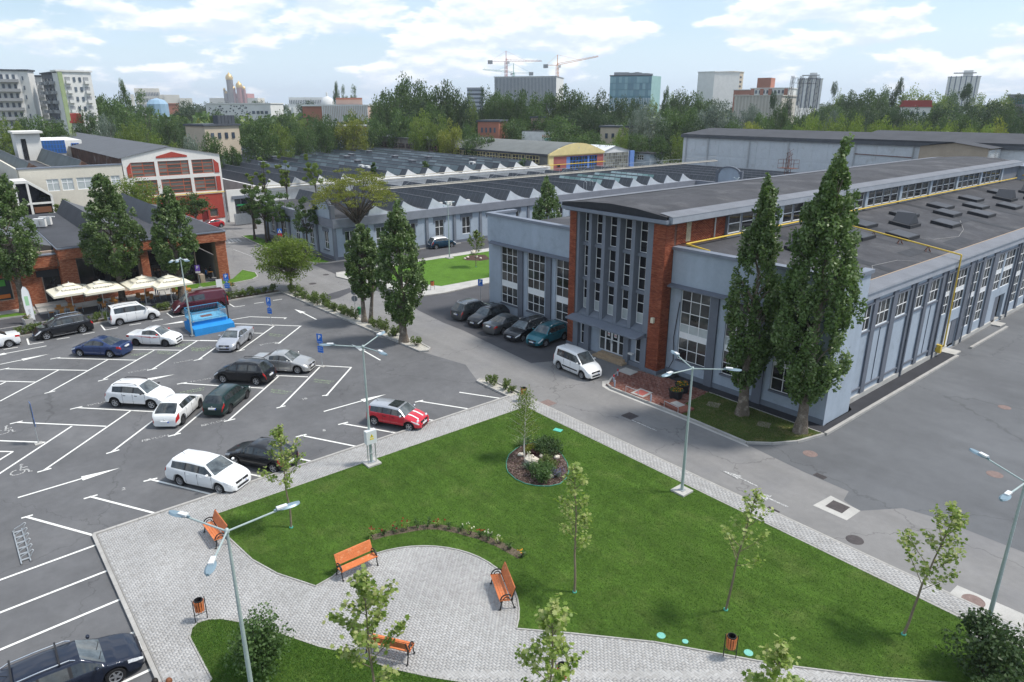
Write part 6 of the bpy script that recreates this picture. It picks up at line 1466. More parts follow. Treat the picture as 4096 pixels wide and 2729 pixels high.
def saw_tooth(parent, y0, z0, xa, xb, p=4.87, h=1.45, glass=None, gm=None, rib=1.0, endm=None, ends=('a',), steep=None):
 pr = tooth_profile(y0, z0, p, h); y1, z1 = pr[1]
 b = MB(); 
 for (ya, za), (yb, zb) in zip(pr[1:-1], pr[2:]): b.quad((xa, ya, za), (xb, ya, za), (xb, yb, zb), (xa, yb, zb))
 s = b.build('roof_slope', m_sroof2, parent)
 MB().quad((xa, y0, z0), (xb, y0, z0), (xb, y1, z1), (xa, y1, z1)).build('steep_face', steep or m_sroof, parent)
 b = MB(); x = min(xa, xb)+rib/2; e = -.03
 n = 0
 while x < max(xa, xb):
  g = glass and glass[0] < x < glass[1]
  if not g: b.box(x-.03, x+.03, -.0, .0, 0, 0) if False else b.add([(x-.03, y0+e, z0+.03), (x+.03, y0+e, z0+.03), (x+.03, y1+e, z1), (x-.03, y1+e, z1)], ((0, 1, 2, 3),)) 
  x += rib
 if b.f: tag(b.build('sheet_ribs', m_flash, parent), kind='stuff')
 if glass:
  x = glass[0]; w = glass[2]
  while x < glass[1]:
   o = MB().add([(x+.04, y0+.1-.06, z0+h*.14), (x+w-.04, y0+.1-.06, z0+h*.14), (x+w-.04, y1-.08-.06, z1-h*.10), (x+.04, y1-.08-.06, z1-h*.10)], ((0, 1, 2, 3),)).build('roof_pane', gm or m_green_gl, parent)
   x += w
 MB().tube((xa, y1, z1), (xb, y1, z1), .05, 5).build('ridge_cap', m_flash, parent)
 if 'a' in ends: MB().ext(pr, 'x', xa, xa+.12).build('gable_end', endm or m_gable, parent)
 if 'b' in ends: MB().ext(pr, 'x', xb-.12, xb).build('gable_end', endm or m_gable, parent)
SAW = thing('saw_tooth_building', 'long blue-grey factory with saw-tooth roofs and slate cornice beside the side road', 'building', (-96, 41, 0))
Q = lambda b, nm, m, sm=None: b.build(nm, m, SAW, sm)
wy = [(41.7, 43.2)] + [(y, y+1.55) for y in np.arange(46.4, 117, 4.86)]
sh = [(a, c, 1.15 if abs(a-56.1) > 1 else .12, 3.72) for a, c in wy]
wx = [(-88.1, -86.85), (-92.8, -91.5), (-97.6, -96.3), (-102.4, -101.1), (-106.8, -105.6)]
sx_ = [(a, c, 1.1, 3.55) for a, c in wx]
b = wall(MB(), 'x', -85.1, -84.75, 40.29, 118.4, 0, 4.4, sh); wall(b, 'y', 40.29, 40.6, -109, -85.1, 0, 4.4, sx_)
b.box(-109, -108.7, 40.6, 144, 0, 5.2).box(-84.75, -56, 118.4, 118.75, 0, 5.3)
Q(b, 'wall', m_wall)
Q(MB().box(-85.1, -84.4, 39.95, 118.4, 4.32, 5.44).box(-109.2, -85.1, 39.95, 40.6, 4.32, 5.44).box(-84.4, -56, 118.1, 118.75, 4.5, 5.4), 'cornice', mat('saw_cornice', (0.20, 0.215, 0.25), .8, .25, var=((.7, .1), (9, .06))))
Q(MB().box(-84.75, -84.66, 40.0, 118.4, 0, .42).box(-109, -84.7, 40.2, 40.29, 0, .42), 'plinth', m_trim)
for y in [40.0] + list(np.arange(44.7, 118, 4.87)): Q(MB().box(-84.75, -84.58, y, y+.42, .0, 4.32), 'pilaster', m_frame_c)
for x in (-84.9, -89.9, -94.6, -99.4, -104.2, -108.8): Q(MB().box(x-.35, x+.05, 40.12, 40.29, 0, 4.32), 'pilaster', m_frame_c)
for i, h in enumerate(sh):
 window(SAW, 'x', -84.9, 1, *h, 2, [.9, 1.3] if h[2] > 1 else [1.1, 1.1, .9], t=.07)
 Q(MB().box(-84.75, -84.66, h[0]-.3, h[1]+.3, 3.72, 4.15).box(-84.75, -84.66, h[0]-.3, h[0]-.02, 3.35, 3.72).box(-84.75, -84.66, h[1]+.02, h[1]+.3, 3.35, 3.72), 'window_surround', m_trim)
for h in sx_:
 window(SAW, 'y', 40.42, -1, *h, 2, [.9, 1.3], t=.07)
 Q(MB().box(h[0]-.3, h[1]+.3, 40.2, 40.29, 3.55, 4.0), 'window_surround', m_trim); Q(MB().box(h[0]-.15, h[1]+.15, 40.1, 40.29, .98, 1.1), 'window_sill', m_trim)
Q(MB().box(-108.8, -84.7, 40.5, 118.5, 5.3, 5.42).box(-108.8, -56, 118.5, 148, 5.2, 5.3), 'flat_roof', m_roof)
k = 0
for y0 in np.arange(45.3, 117, 4.87):
 saw_tooth(SAW, y0, 5.45, -84.9, -108.6, glass=((-99, -88.5, 1.4) if 92 < y0 < 112 else None))
for y0 in np.arange(119.2, 142, 4.87): saw_tooth(SAW, y0, 5.3, -60, -108.6, h=1.0, ends=())
def pediment(parent, axis, c, u0, u1, z0, zs, zt, dep):
 n = 12; um = (u0+u1)/2; pts = [(u0+.45, z0), (u1-.45, z0)]
 pts += [(um+(u1-.45-um)*math.cos(math.pi*i/n), zs+(zt-zs)*math.sin(math.pi*i/n)) for i in range(n+1)]
 ax = 'x' if axis == 'x' else 'y'
 MB().ext(pts, ax, c, c+dep).build('pediment', m_wall, parent)
 b = MB()
 for a, q in ((u0, u0+.5), (u1-.5, u1)): abox(b, 'x' if axis == 'x' else 'y', c-.12, c+dep+.1, a, q, z0, zs+.55)
 b.build('pediment_pier', m_trim, parent); b = MB()
 for i in range(n):
  a0, a1 = math.pi*i/n, math.pi*(i+1)/n
  f = lambda a, r: (um+(u1-.45-um)*r*math.cos(a), zs+(zt-zs)*r*math.sin(a)+(.0 if r <= 1 else .02))
  b.ext([f(a0, .9), f(a0, 1.06), f(a1, 1.06), f(a1, .9)], ax, c-.14, c+dep*.6)
 b.build('pediment_arch', m_trim, parent)
pediment(SAW, 'y', 40.1, -90.4, -84.8, 5.44, 6.7, 8.15, .35)
pediment(SAW, 'y', 118.2, -79.9, -74.2, 5.4, 7.2, 8.45, .35)
m_acg = mat('ac_grille', (0.09, .09, .09), .6)
def ac_unit(parent, x, y, z, s=1.0, ang=0):
 o = MB().obox((x, y), .42*s, .16*s, z, z+.62*s, ang).build('air_conditioner', m_acw, parent)
 c, sn = math.cos(ang), math.sin(ang)
 MB().lathe([(0, .0), (.22*s, .0)], 12, (x+sn*.165*s, y-c*.165*s, z+.31*s), 'y').build('fan_grille', m_acg, o)
 return o
for y in (57.6, 59.3, 62.6, 44.2): ac_unit(SAW, -85.6, y, 5.5, 1, rad(90))
for y in (88.0, 89.6): Q(MB().path([(-85.3, y, 5.4), (-85.3, y, 6.9), (-85.6, y, 7.15), (-86.0, y, 6.9), (-86.0, y, 5.6)], .04, 6), 'ladder_hoop', m_steel)
gt = MB().tube((-96, 52, 7.35), (-96, 142, 7.35), .10, 8).tube((-96.6, 52, 7.5), (-96.6, 142, 7.5), .07, 6)
Q(gt, 'roof_pipe', mat('pale_pipe', (.48, .45, .38), .6, var=(2, .15)))
gt = MB().tube((-96.2, 52, 8.35), (-96.2, 142, 8.35), .03, 5)
for y in np.arange(52, 142, 1.9): gt.tube((-96.2, y, 7.4), (-96.2, y, 8.35), .02, 4)
for y in np.arange(52, 141, 5.7): gt.tube((-96.2, y, 7.4), (-96.2, y+1.9, 8.35), .02, 4)
tag(Q(gt, 'walkway_railing', m_steel), kind='stuff')
lat = MB()
for dx, dy in ((-.45, -.45), (.45, -.45), (.45, .45), (-.45, .45)): lat.tube((-69+dx, 125+dy, 5.3), (-69+dx*.6, 125+dy*.6, 11.2), .05, 4)
for z in np.arange(5.5, 11, .9): lat.tube((-69.45, 124.55, z), (-68.55, 125.45, z+.9), .03, 4).tube((-68.55, 124.55, z), (-69.45, 125.45, z+.9), .03, 4)
tw_ = thing('lattice_mast', 'rusty lattice mast with a railed platform on the dark roof', 'mast', (-69, 125, 5.3)); lat.build('lattice', m_rust, tw_)
pl = MB().box(-70.6, -67.4, 124.1, 125.9, 8.3, 8.38)
for x in (-70.6, -69.5, -68.5, -67.4):
 for y in (124.1, 125.9): pl.tube((x, y, 8.3), (x, y, 9.9), .03, 4)
for z in (9.2, 9.9): pl.path([(-70.6, 124.1, z), (-67.4, 124.1, z), (-67.4, 125.9, z), (-70.6, 125.9, z), (-70.6, 124.1, z)], .025, 4)
pl.build('platform', m_rust, tw_)

# ---- far saw-tooth hall
FARH = thing('saw_tooth_hall', 'far saw-tooth hall with glazed roof slopes and white gable ends', 'building', (-185, 80, 0))
Q2 = lambda b, nm, m: b.build(nm, m, FARH)
Q2(MB().box(-245, -126.8, 47, 117.5, 0, 5.5), 'wall', m_wgable)
Q2(MB().box(-127, -126.3, 46, 117.6, 4.9, 5.55), 'cornice', m_wgable)
Q2(MB().tube((-126.0, 44, 5.9), (-126.0, 117, 5.9), .09, 6).tube((-125.6, 44, 5.5), (-125.6, 117, 5.5), .07, 6), 'yard_pipe', mat('pale_pipe', (.48, .45, .38)))
yi = 0
for y0 in np.arange(47.5, 113, 4.9):
 saw_tooth(FARH, y0, 5.55, -126.9, -244, p=4.9, h=1.5, glass=((-225, -131, 3.2) if y0 > 74 else (-170, -150, 3.2) if y0 > 60 else None), gm=m_teal_gl, rib=2.6, endm=m_wgable); yi += 1
for x, y in ((-150, 78.5), (-165, 83.4), (-142, 88.3), (-172, 88.3), (-158, 93.2), (-180, 98), (-150, 98), (-138, 102.9), (-190, 78.5), (-200, 88), (-176, 69), (-196, 60), (-160, 60)):
 Q2(MB().box(x-.8, x+.8, y-.5, y+.5, 6.5, 7.5).box(x-1.05, x+1.05, y-.75, y+.75, 7.5, 7.62), 'roof_vent', m_flash)
for x, y in ((-139, 73.6), (-136.5, 73.6), (-131, 97.5)): ac_unit(FARH, x, y, 6.2, 2.0, 0)

# ---- yellow arched hall, white gable hall, hut
YH = thing('arched_hall', 'barrel-roofed hall with a yellow gable and blue doors', 'building', (-150, 128, 0))
m_yel = mat('cream_yellow_render', (0.66, 0.55, 0.27), .85, .2, var=((.5, .08), (5, .06)), col2=((.5, .45, .33), .8, .6, .75))
m_redr = mat('dusty_red_render', (0.33, 0.11, 0.10), .85, .2, var=(.8, .08)); m_blue = mat('door_blue', (0.02, 0.13, 0.48), .6, .35, var=(1, .1)); m_lblue = mat('pale_blue', (0.13, 0.24, 0.55), .7, .3)
arcp = [(118.4+19.5*i/14, 8.15+2.35*math.sin(math.pi*i/14)) for i in range(15)]
Y = lambda b, nm, m, sm=None: b.build(nm, m, YH, sm)
Y(MB().ext([(118.4, 7.6)] + arcp + [(137.9, 7.6)], 'x', -128.2, -127.8), 'gable', m_yel)
Y(MB().ext([(118.3, 7.9)] + [(a, z+.12) for a, z in arcp] + [(138, 7.9)], 'x', -127.8, -127.5), 'gable_rim', m_yel)
Y(MB().box(-128.2, -127.8, 118.4, 120, 0, 7.6), 'corner_pier', m_yel)
wall_b = wall(MB(), 'x', -128.2, -127.9, 120, 137.9, 0, 7.6, [(124.5, 135.5, 0, 7.4)]); Y(wall_b, 'front_wall', m_redr)
Y(MB().box(-128.3, -128.0, 124.5, 125.8, 0, 7.4).box(-128.3, -128.0, 132.2, 132.7, 0, 7.4), 'door_post', m_lblue)
window(YH, 'x', -128.05, 1, 125.8, 132.2, 2.0, 7.4, 6, 5, t=.14, fm=m_blue, name='hall_door'); window(YH, 'x', -128.05, 1, 132.7, 135.5, 2.0, 7.4, 3, 5, t=.14, fm=m_blue, name='hall_door')
window(YH, 'x', -127.85, 1, 121.2, 122.4, 4.9, 5.7, 1, 1, t=.1, fm=m_redr)
b = MB()
for (a, z), (a2, z2) in zip(arcp[:-1], arcp[1:]): b.quad((-128.1, a, z+.1), (-128.1, a2, z2+.1), (-176, a2, z2+.1), (-176, a, z+.1))
Y(b, 'barrel_roof', mat('grey_barrel_roof', (0.15, .16, .155), .85, .25, var=((.4, .12), (3, .08))), 40)
Y(MB().box(-176, -128.2, 118.4, 118.7, 0, 8.1), 'side_wall', mat('dark_grey_side_wall', (.13, .13, .12), .9, .2, var=(.5, .3)))  # mottled dark grey, darker than the gable
for x in np.arange(-174, -131, 5.4): window(YH, 'y', 118.36, -1, x, x+4.9, 5.9, 7.7, 4, 2, t=.1, fm=m_yel)
Y(MB().box(-176, -128.2, 118.0, 118.4, 7.8, 8.25), 'eave', m_sroof2)
Y(MB().tube((-127.3, 112, 5.7), (-127.3, 138, 5.7), .09, 6), 'gas_pipe', m_yellow)
WG = thing('gable_hall', 'pale hall with a low gable and large factory window beside the yellow hall', 'building', (-150, 143, 0))
MB().ext([(138.1, 0), (148.4, 0), (148.4, 8.1), (142.6, 9.35), (138.1, 8.1)], 'x', -170, -128.3).build('wall', m_wgable, WG)
MB().quad((-128, 137.9, 8.05), (-128, 142.6, 9.42), (-170.2, 142.6, 9.42), (-170.2, 137.9, 8.05)).quad((-128, 142.6, 9.42), (-128, 148.7, 8.08), (-170.2, 148.7, 8.08), (-170.2, 142.6, 9.42)).build('roof', mat('white_sheet_roof', (.62, .64, .66), .6, .3, var=(.5, .08)), WG)
window(WG, 'x', -128.2, 1, 138.5, 147.9, 3.5, 7.7, 11, 5, t=.08, fm=m_steel, gm=tinted('factory_glass', [(.09, .09, .08), (.16, .16, .14), (.27, .27, .23)], .3, .4))
MB().box(-128.6, -127.9, 148.5, 150.2, 0, 7.9).build('blue_panel', m_lblue, WG)
HT = thing('roof_hut', 'small blue-grey hut with a flat overhanging roof beyond the saw-tooth roofs', 'hut', (-131, 158, 0))
wall(MB(), 'y', 156.9, 157.1, -134.4, -128, 0, 6.7, [(-132.6, -130.2, 4.9, 6.3)]).box(-128.2, -128, 157.1, 163, 0, 6.7).box(-134.4, -134.2, 157.1, 163, 0, 6.7).build('wall', m_wall, HT)
MB().box(-135, -127.5, 156.4, 163.5, 6.7, 7.05).build('roof', m_sroof2, HT); window(HT, 'y', 157.0, -1, -132.6, -130.2, 4.9, 6.3, 3, 2, t=.08)
# ---- grey clerestory hall in the middle distance
CH = thing('concrete_hall', 'weathered grey concrete hall with a band of factory windows', 'building', (-204, 122, 0))
m_wc = mat('weathered_concrete', (0.24, 0.22, 0.19), .95, .15, var=((.15, .25), (1.2, .15)), col2=((.09, .085, .08), .35, .55, .72))
MB().box(-232, -176, 116.5, 138, 0, 9.95).build('wall', m_wc, CH)
MB().box(-232.5, -175.5, 116.0, 138.5, 9.95, 10.15).build('roof', m_sroof, CH)
MB().box(-236, -232.2, 116.4, 120, 0, 10.2).build('stair_block', m_wgable, CH)
for x in np.arange(-230, -177, 4.4): window(CH, 'y', 116.44, -1, x, x+3.6, 7.1, 8.5, 4, 2, t=.08, fm=m_rust)
# ---- graffiti block on the roofs
GB = thing('roof_block', 'pale roof block with faded graffiti on its side', 'building', (-171, 158, 0))
MB().prism([(-175, 150.2), (-170.4, 154.5), (-166.4, 158.8), (-171, 163)], 0, 11.7).build('wall', m_wgable, GB)
MB().prism([(-175.3, 150), (-170.4, 154.2), (-166, 158.8), (-171, 163.4)], 11.7, 11.9).build('roof', m_sroof2, GB)
_ga = math.atan2(158.8-154.5, -166.4+170.4)
for s_, col, x, z, sz in (('MENTAL', (.62, .33, .2), -168.7, 10.2, 1.1), ('KLIP', (.16, .42, .36), -168.8, 9.2, 1.2), ('ROAR', (.35, .45, .5), -168.9, 8.4, 1.0)):
 o = link('graffiti', text_mesh(s_ if False else {'MENTAL': 'NLEATUI', 'KLIP': 'WSC', 'ROAR': 'OIR'}[s_], sz, mat('spray_%s' % s_, col, .7), bold=True), GB, world=True, loc=(x, 156.3+(x+168.7)*1.05, z)); o.rotation_euler = (rad(90), 0, _ga); 
 o.location = (x+.05*math.sin(_ga), 156.33+(x+168.7)*1.07-.12, z)
# ---- big white warehouse
WW = thing('white_warehouse', 'long white sheet-clad warehouse with a dark shallow roof', 'building', (-75, 150, 0))
m_ww = mat('white_cladding', (0.55, 0.58, 0.60), .8, .25, var=((.35, .07), (3, .05)), col2=((.45, .46, .46), .5, .58, .72))
WWp = lambda b, nm, m: b.build(nm, m, WW)
WWp(MB().box(-108.9, -30, 146, 168, 0, 12.4), 'wall', m_ww)
for i, x in enumerate(np.arange(-108.5, -31, 3.3)):
 for z in (0.2, 4.0, 8.2): piece('wall_panel', m_ww, x, x+3.26, 145.94, 146.02, z, z+(3.75 if z < 8 else 4.1), WW)
WWp(MB().ext([(145.6, 12.35), (145.6, 12.85), (157.3, 14.05), (168.5, 12.8), (168.5, 12.3)], 'x', -109.3, -67.6), 'roof', m_sroof2)
WWp(MB().ext([(145.6, 12.35), (145.6, 13.15), (157.3, 14.5), (168.5, 13.1), (168.5, 12.3)], 'x', -67.6, -30), 'roof', m_sroof2)
WWp(MB().box(-109.4, -30, 145.4, 145.62, 12.1, 12.75), 'fascia', m_sroof)
for x in (-107.8, -101.5, -90.5, -81, -68.5, -66.6, -55.5): WWp(MB().tube((x, 145.7, 6), (x, 145.7, 12.2), .12, 6), 'downpipe', m_steel)
WWp(MB().tube((-66.6, 145.75, 10.2), (-55.5, 145.75, 10.0), .08, 6), 'cable_tray', m_rust)
BG = thing('plant_room', 'beige roof-top plant room with white louvres at the far right', 'building', (-46, 142, 0))
MB().ext([(-52.3, 0), (-41.5, 0), (-41.5, 12.5), (-46.8, 13.2), (-52.3, 12.5)], 'y', 140, 152).build('wall', mat('beige_render', (.36, .30, .23), .9, .2, var=((.5, .1), (6, .08))), BG)
MB().quad((-53, 139.4, 12.45), (-46.8, 139.4, 13.35), (-46.8, 153, 13.35), (-53, 153, 12.45)).quad((-46.8, 139.4, 13.35), (-40.8, 139.4, 12.5), (-40.8, 153, 12.5), (-46.8, 153, 13.35)).build('roof', m_sroof2, BG)
for y in (140.4, 143.4, 146.4, 149.4):
 lv = piece('louvre', m_white, -41.5, -41.3, y, y+2.4, 9.5, 12.2, BG)
 for z in np.arange(9.7, 12.1, .3): piece('louvre_blade', m_ww, -41.3, -41.15, y+.2, y+2.2, z, z+.12, lv)
BW = thing('link_building', 'blue-grey link building at the right edge beyond the clerestory', 'building', (-30, 121, 0))
MB().box(-31.5, -10, 117.6, 128, 0, 11.2).build('wall', m_wall, BW); MB().box(-32, -9.5, 117.4, 128.4, 11.2, 11.5).build('roof_edge', m_cap, BW)
MB().tube((-30, 117.4, 10.3), (-12, 117.4, 10.3), .08, 6).tube((-30, 117.4, 9.6), (-12, 117.4, 9.6), .08, 6).build('gas_pipe', m_yellow, BW)

# ================================================================== RESTAURANT (brick, left)
RS = thing('brick_restaurant', 'single-storey red brick restaurant with dark saw-tooth roofs behind the parasols', 'building', (-95, 12, 0))
Rp = lambda b, nm, m, sm=None: b.build(nm, m, RS, sm)
RH = [(7.4, 9.15, .12, 2.95), (10.6, 16.4, .6, 4.3), (17.4, 22.4, .1, 4.3), (3.2, 4.6, 1.1, 3.3), (-3, -.5, 1.1, 3.3)]
b = wall(MB(), 'x', -84.9, -84.4, -10, 22.5, 0, 5.5, RH); b.box(-112, -84.9, -10, -9.6, 0, 5.4).box(-112, -111.6, -10, 25.6, 0, 5.4).box(-112, -84.9, 25.1, 25.62, 2.6, 5.4).box(-112, -104, 25.1, 25.62, 0, 2.6)
wl = Rp(b, 'wall', m_mortar2)
b = MB().box(-84.9, -83.0, 8.95, 10.45, 0, 4.75).box(-84.2, -83.0, 24.45, 25.62, 0, 4.7).box(-84.4, -83.2, 16.5, 17.3, 0, 4.7).box(-84.4, -83.3, 22.4, 22.9, 0, 1.0)
b.box(-84.9, -82.8, 8.95, 25.7, 4.72, 5.78).box(-84.9, -83.7, -10, 8.93, 4.0, 5.2)
b.box(-84.4, -83.1, 10.5, 16.4, 0, .55)
fb = Rp(b, 'pillar_and_beam', m_mortar2)
bricks(fb, [('x', -83.0, 1, 8.95, 10.45, .02, 4.7), ('x', -83.0, 1, 24.45, 25.62, .02, 4.7), ('x', -82.8, 1, 8.95, 25.7, 4.74, 5.76), ('x', -83.7, 1, -10, 8.93, 4.02, 5.18), ('x', -83.1, 1, 10.5, 16.4, .02, .52), ('x', -83.2, 1, 16.5, 17.3, .02, 4.7), ('y', 8.95, -1, -84.9, -82.85, 4.74, 5.76), ('y', 8.95, -1, -84.9, -83.02, .02, 4.0)], L=.25, H=.062, g=.016, depth=.025, seed=4,
       mb=tinted('orange_brick', [(.27, .078, .040), (.36, .115, .056), (.43, .155, .08), (.50, .22, .125)], .85, .2, attr='tint'), m1=tinted('orange_brick_single', [(.27, .078, .040), (.36, .115, .056), (.43, .155, .08), (.50, .22, .125)], .85, .2))
bricks(wl, [('x', -84.4, 1, -10, 3.1, .02, 1.05), ('x', -84.4, 1, -10, -3.1, 1.07, 3.98), ('x', -84.4, 1, -.4, 3.1, 1.07, 3.98), ('x', -84.4, 1, 4.7, 7.3, .02, 3.98), ('x', -84.4, 1, 7.3, 8.93, 3.0, 3.98), ('x', -84.4, 1, 3.1, 4.7, 3.35, 3.98), ('x', -84.4, 1, 3.1, 4.7, .02, 1.05), ('y', 25.62, 1, -104, -83.0, 4.2, 5.38)], L=.25, H=.062, g=.016, depth=.025, seed=5, most=200, mb=MATS['orange_brick'], m1=MATS['orange_brick_single'])
dkf = mat('anthracite_frame', (.025, .026, .03), .6, .35)
window(RS, 'x', -84.6, 1, *RH[1], 4, [1], t=.1, fm=dkf, gm=m_glass_d); window(RS, 'x', -84.6, 1, *RH[2], 4, [1.4, 1], t=.1, fm=dkf, gm=m_glass_d)
d_ = window(RS, 'x', -84.5, 1, 7.4, 9.15, .12, 2.95, 2, [1], t=.12, fm=dkf, gm=m_glass_d, name='glass_door')
piece('paper_notice', m_white, -84.46, -84.44, 8.55, 8.85, 1.6, 1.9, d_); piece('paper_notice', m_white, -84.46, -84.44, 7.65, 7.95, 1.0, 1.3, d_)
Rp(MB().box(-84.4, -84.3, 6.9, 9.4, 2.95, 3.6), 'dark_lintel', dkf)
for h in (RH[3], RH[4]):
 w_ = window(RS, 'x', -84.5, 1, *h, 1, [1], t=.06, fm=dkf, gm=mat('poster_dark', (.03, .035, .04), .3, .4))
 piece('poster_green', mat('poster_green', (.08, .30, .05), .4), -84.47, -84.45, h[0]+.2, h[0]+1.0, 2.5, 3.15, w_); piece('poster_orange', mat('poster_orange', (.5, .14, .03), .4), -84.47, -84.45, h[0]+.1, h[0]+1.2, 1.25, 1.65, w_)
Rp(MB().box(-112, -82.7, 8.9, 25.75, 5.78, 5.92), 'roof_edge', m_cap); Rp(MB().box(-112, -83.6, -10, 8.9, 5.2, 5.3), 'roof_edge', m_cap)
Rp(MB().box(-111.8, -83.0, -9.8, 25.6, 5.25, 5.35) if False else MB().box(-111.8, -82.9, 9.0, 25.6, 5.92, 5.96), 'roof', m_sroof2)
m_rroof = mat('grey_membrane', (.105, .112, .122), .8, .25, var=((.4, .1), (3, .06)))
for y0, p, h in ((-6.5, 9.0, 2.0), (3.2, 8.8, 2.2), (12.6, 8.4, 2.3)):
 pr = tooth_profile(y0, 5.4, p, h, 6); b = MB()
 xa = -85.2 if y0 < 10 else -88.0
 for (ya, za), (yb, zb) in zip(pr[1:-1], pr[2:]): b.quad((xa, ya, za), (-111.5, ya, za), (-111.5, yb, zb), (xa, yb, zb))
 b.build('roof_slope', m_rroof, RS, 40); MB().quad((xa, pr[0][0], pr[0][1]), (-111.5, pr[0][0], pr[0][1]), (-111.5, pr[1][0], pr[1][1]), (xa, pr[1][0], pr[1][1])).build('steep_face', m_sroof2, RS)
 MB().ext(pr, 'x', xa, xa-.15).build('gable_end', mat('dark_gable', (.07, .068, .066), .9, .2), RS)
pr = [(20.2, 5.96), (21.2, 8.0), (22.4, 6.6), (25.2, 6.0)]; MB().ext(pr, 'x', -93, -111.5).build('roof_hump', m_rroof, RS)
ac_unit(RS, -98.6, 9.6, 6.1, 1.5, rad(60)); ac_unit(RS, -99.8, 10.3, 6.1, 1.5, rad(60))
Rp(MB().path([(-98, 9.9, 7.0), (-97.6, 10.4, 7.3), (-97, 11, 7.3)], .06, 5), 'ac_pipe', m_acw)
Rp(MB().box(-112, -84.4, -9.5, 25.0, 0, .06), 'floor_slab', m_conc)
Rp(MB().box(-100, -99.8, 10, 25, .1, 5.2).box(-104, -85, 24.9, 25.0, .1, 2.6), 'inner_wall', mat('white_inner_wall', (.6, .6, .57), .8))
Rp(MB().box(-84.5, -83.0, 6.2, 9.5, .02, .22), 'door_step', m_conc)

# ================================================================== LEFT: RED AND WHITE GABLE, CREAM BUILDING, ANNEX
GR = thing('gable_building', 'white gabled hall with red brick panels and large factory windows', 'building', (-165, 32, 0))
m_ow = mat('stained_white', (0.70, 0.69, 0.65), .85, .2, var=((.3, .06), (3, .05)), col2=((.5, .48, .44), .6, .6, .78))
m_rbk = mat('painted_red_brick', (0.36, .062, .045), .85, .2, var=((1.2, .1), (20, .15)), bump=(25, .4, .02))
Gp = lambda b, nm, m: b.build(nm, m, GR)
gh_ = [(26.14, 29.7, 8.6, 10.95), (30.2, 35.0, 8.6, 10.97), (35.48, 38.95, 8.65, 10.97), (26.4, 29.7, 5.6, 8.05), (30.3, 35.0, 5.65, 8.05), (35.5, 39.0, 5.66, 8.05), (35.9, 37.0, 0, 2.4), (37.3, 38.7, 1.2, 2.6)]
Gp(wall(MB(), 'x', -127.4, -127.0, 25.0, 40.2, 0, 11.6, gh_).ext([(25, 11.6), (40.2, 11.6), (40.2, 11.75), (32.4, 13.2), (25, 11.75)], 'x', -127.4, -127.0), 'front_wall', m_ow)
Gp(MB().ext([(25.3, 0), (35.3, 0), (39.7, 0), (39.7, 5.2), (25.3, 5.2)], 'x', -127.0, -126.93) if False else wall(MB(), 'x', -127.0, -126.93, 25.3, 39.8, .9, 5.15, [(35.9, 37.0, 0, 2.45), (37.3, 38.7, 1.2, 2.6)]), 'brick_panel', m_rbk)
Gp(MB().ext([(30.1, 11.45), (34.9, 11.5), (34.9, 11.75), (32.6, 12.4), (30.1, 11.75)], 'x', -127.0, -126.93), 'brick_panel', m_rbk)
Gp(MB().ext([(39.05, 8.65), (39.85, 8.65), (39.85, 10.2), (39.05, 10.95)], 'x', -127.0, -126.93), 'brick_panel', m_rbk); Gp(MB().box(-127, -126.93, 39.1, 39.85, 5.66, 8.05), 'brick_panel', m_rbk)
Gp(MB().ext([(25.5, 8.6), (26.1, 8.6), (26.1, 10.9), (25.5, 10.2)], 'x', -127.0, -126.93), 'brick_panel', m_rbk)
m_fr = mat('red_window_bar', (.36, .10, .055), .7, var=(2, .15)); m_fgl = tinted('dull_factory_glass', [(.07, .072, .065), (.12, .12, .11), (.2, .2, .18)], .25, .4)
for h in gh_[:6]: window(GR, 'x', -127.15, 1, *h, [1, 1] if h[1]-h[0] < 4 else [1, 1.6, .9], 4, t=.12, fm=m_fr, gm=m_fgl)
Gp(MB().box(-127.35, -127.05, 35.9, 37.0, 0, 2.4), 'door', mat('dark_red_door', (.14, .015, .015), .6)); window(GR, 'x', -127.15, 1, *gh_[7], 1, 1, t=.1, fm=m_fr, gm=m_fgl)
Gp(MB().box(-210, -127.4, 25.0, 25.3, 0, 11.6).box(-210, -127.4, 39.9, 40.2, 0, 11.6), 'side_wall', mat('rusty_boards', (.12, .065, .045), .9, var=((.8, .35), (.2, .3)), col2=((.24, .22, .2), .5, .55, .7)))
Gp(MB().quad((-126.8, 24.6, 11.68), (-126.8, 32.4, 13.3), (-210, 32.4, 13.3), (-210, 24.6, 11.68)).quad((-126.8, 32.4, 13.3), (-126.8, 40.6, 11.68), (-210, 40.6, 11.68), (-210, 32.4, 13.3)), 'roof', m_rroof)
Gp(MB().tube((-126.85, 26, 5.35), (-126.85, 40.2, 5.35), .08, 6), 'gas_pipe', m_yellow)
CR = thing('cream_building', 'cream rendered building with white windows left of the red gable', 'building', (-150, 18, 0))
m_crm = mat('cream_render', (.62, .585, .50), .85, .2, var=((.3, .06), (3, .04)), col2=((.45, .42, .36), .7, .64, .8))
ch_ = [(14.3, 15.9, 7.3, 9.1), (16.23, 17.8, 7.3, 9.1), (18.25, 22.6, 7.3, 9.1), (23.0, 24.3, 7.3, 9.1)]
MB().box(-184, -127.4, 11.1, 24.8, 0, 9.3).build('hall_body', m_crm, CR)
wall(MB(), 'x', -127.4, -127.0, 11.1, 24.85, 0, 10.7, ch_).box(-184, -127.4, 10.9, 11.2, 0, 10.7).build('front_wall', m_crm, CR); MB().box(-127.6, -126.9, 10.9, 24.9, 10.7, 10.9).build('parapet_cap', m_cap, CR)
for h in ch_: window(CR, 'x', -127.12, 1, *h, 2 if h[1]-h[0] < 2 else 4, [1.5, .8], t=.1, gm=m_blind)
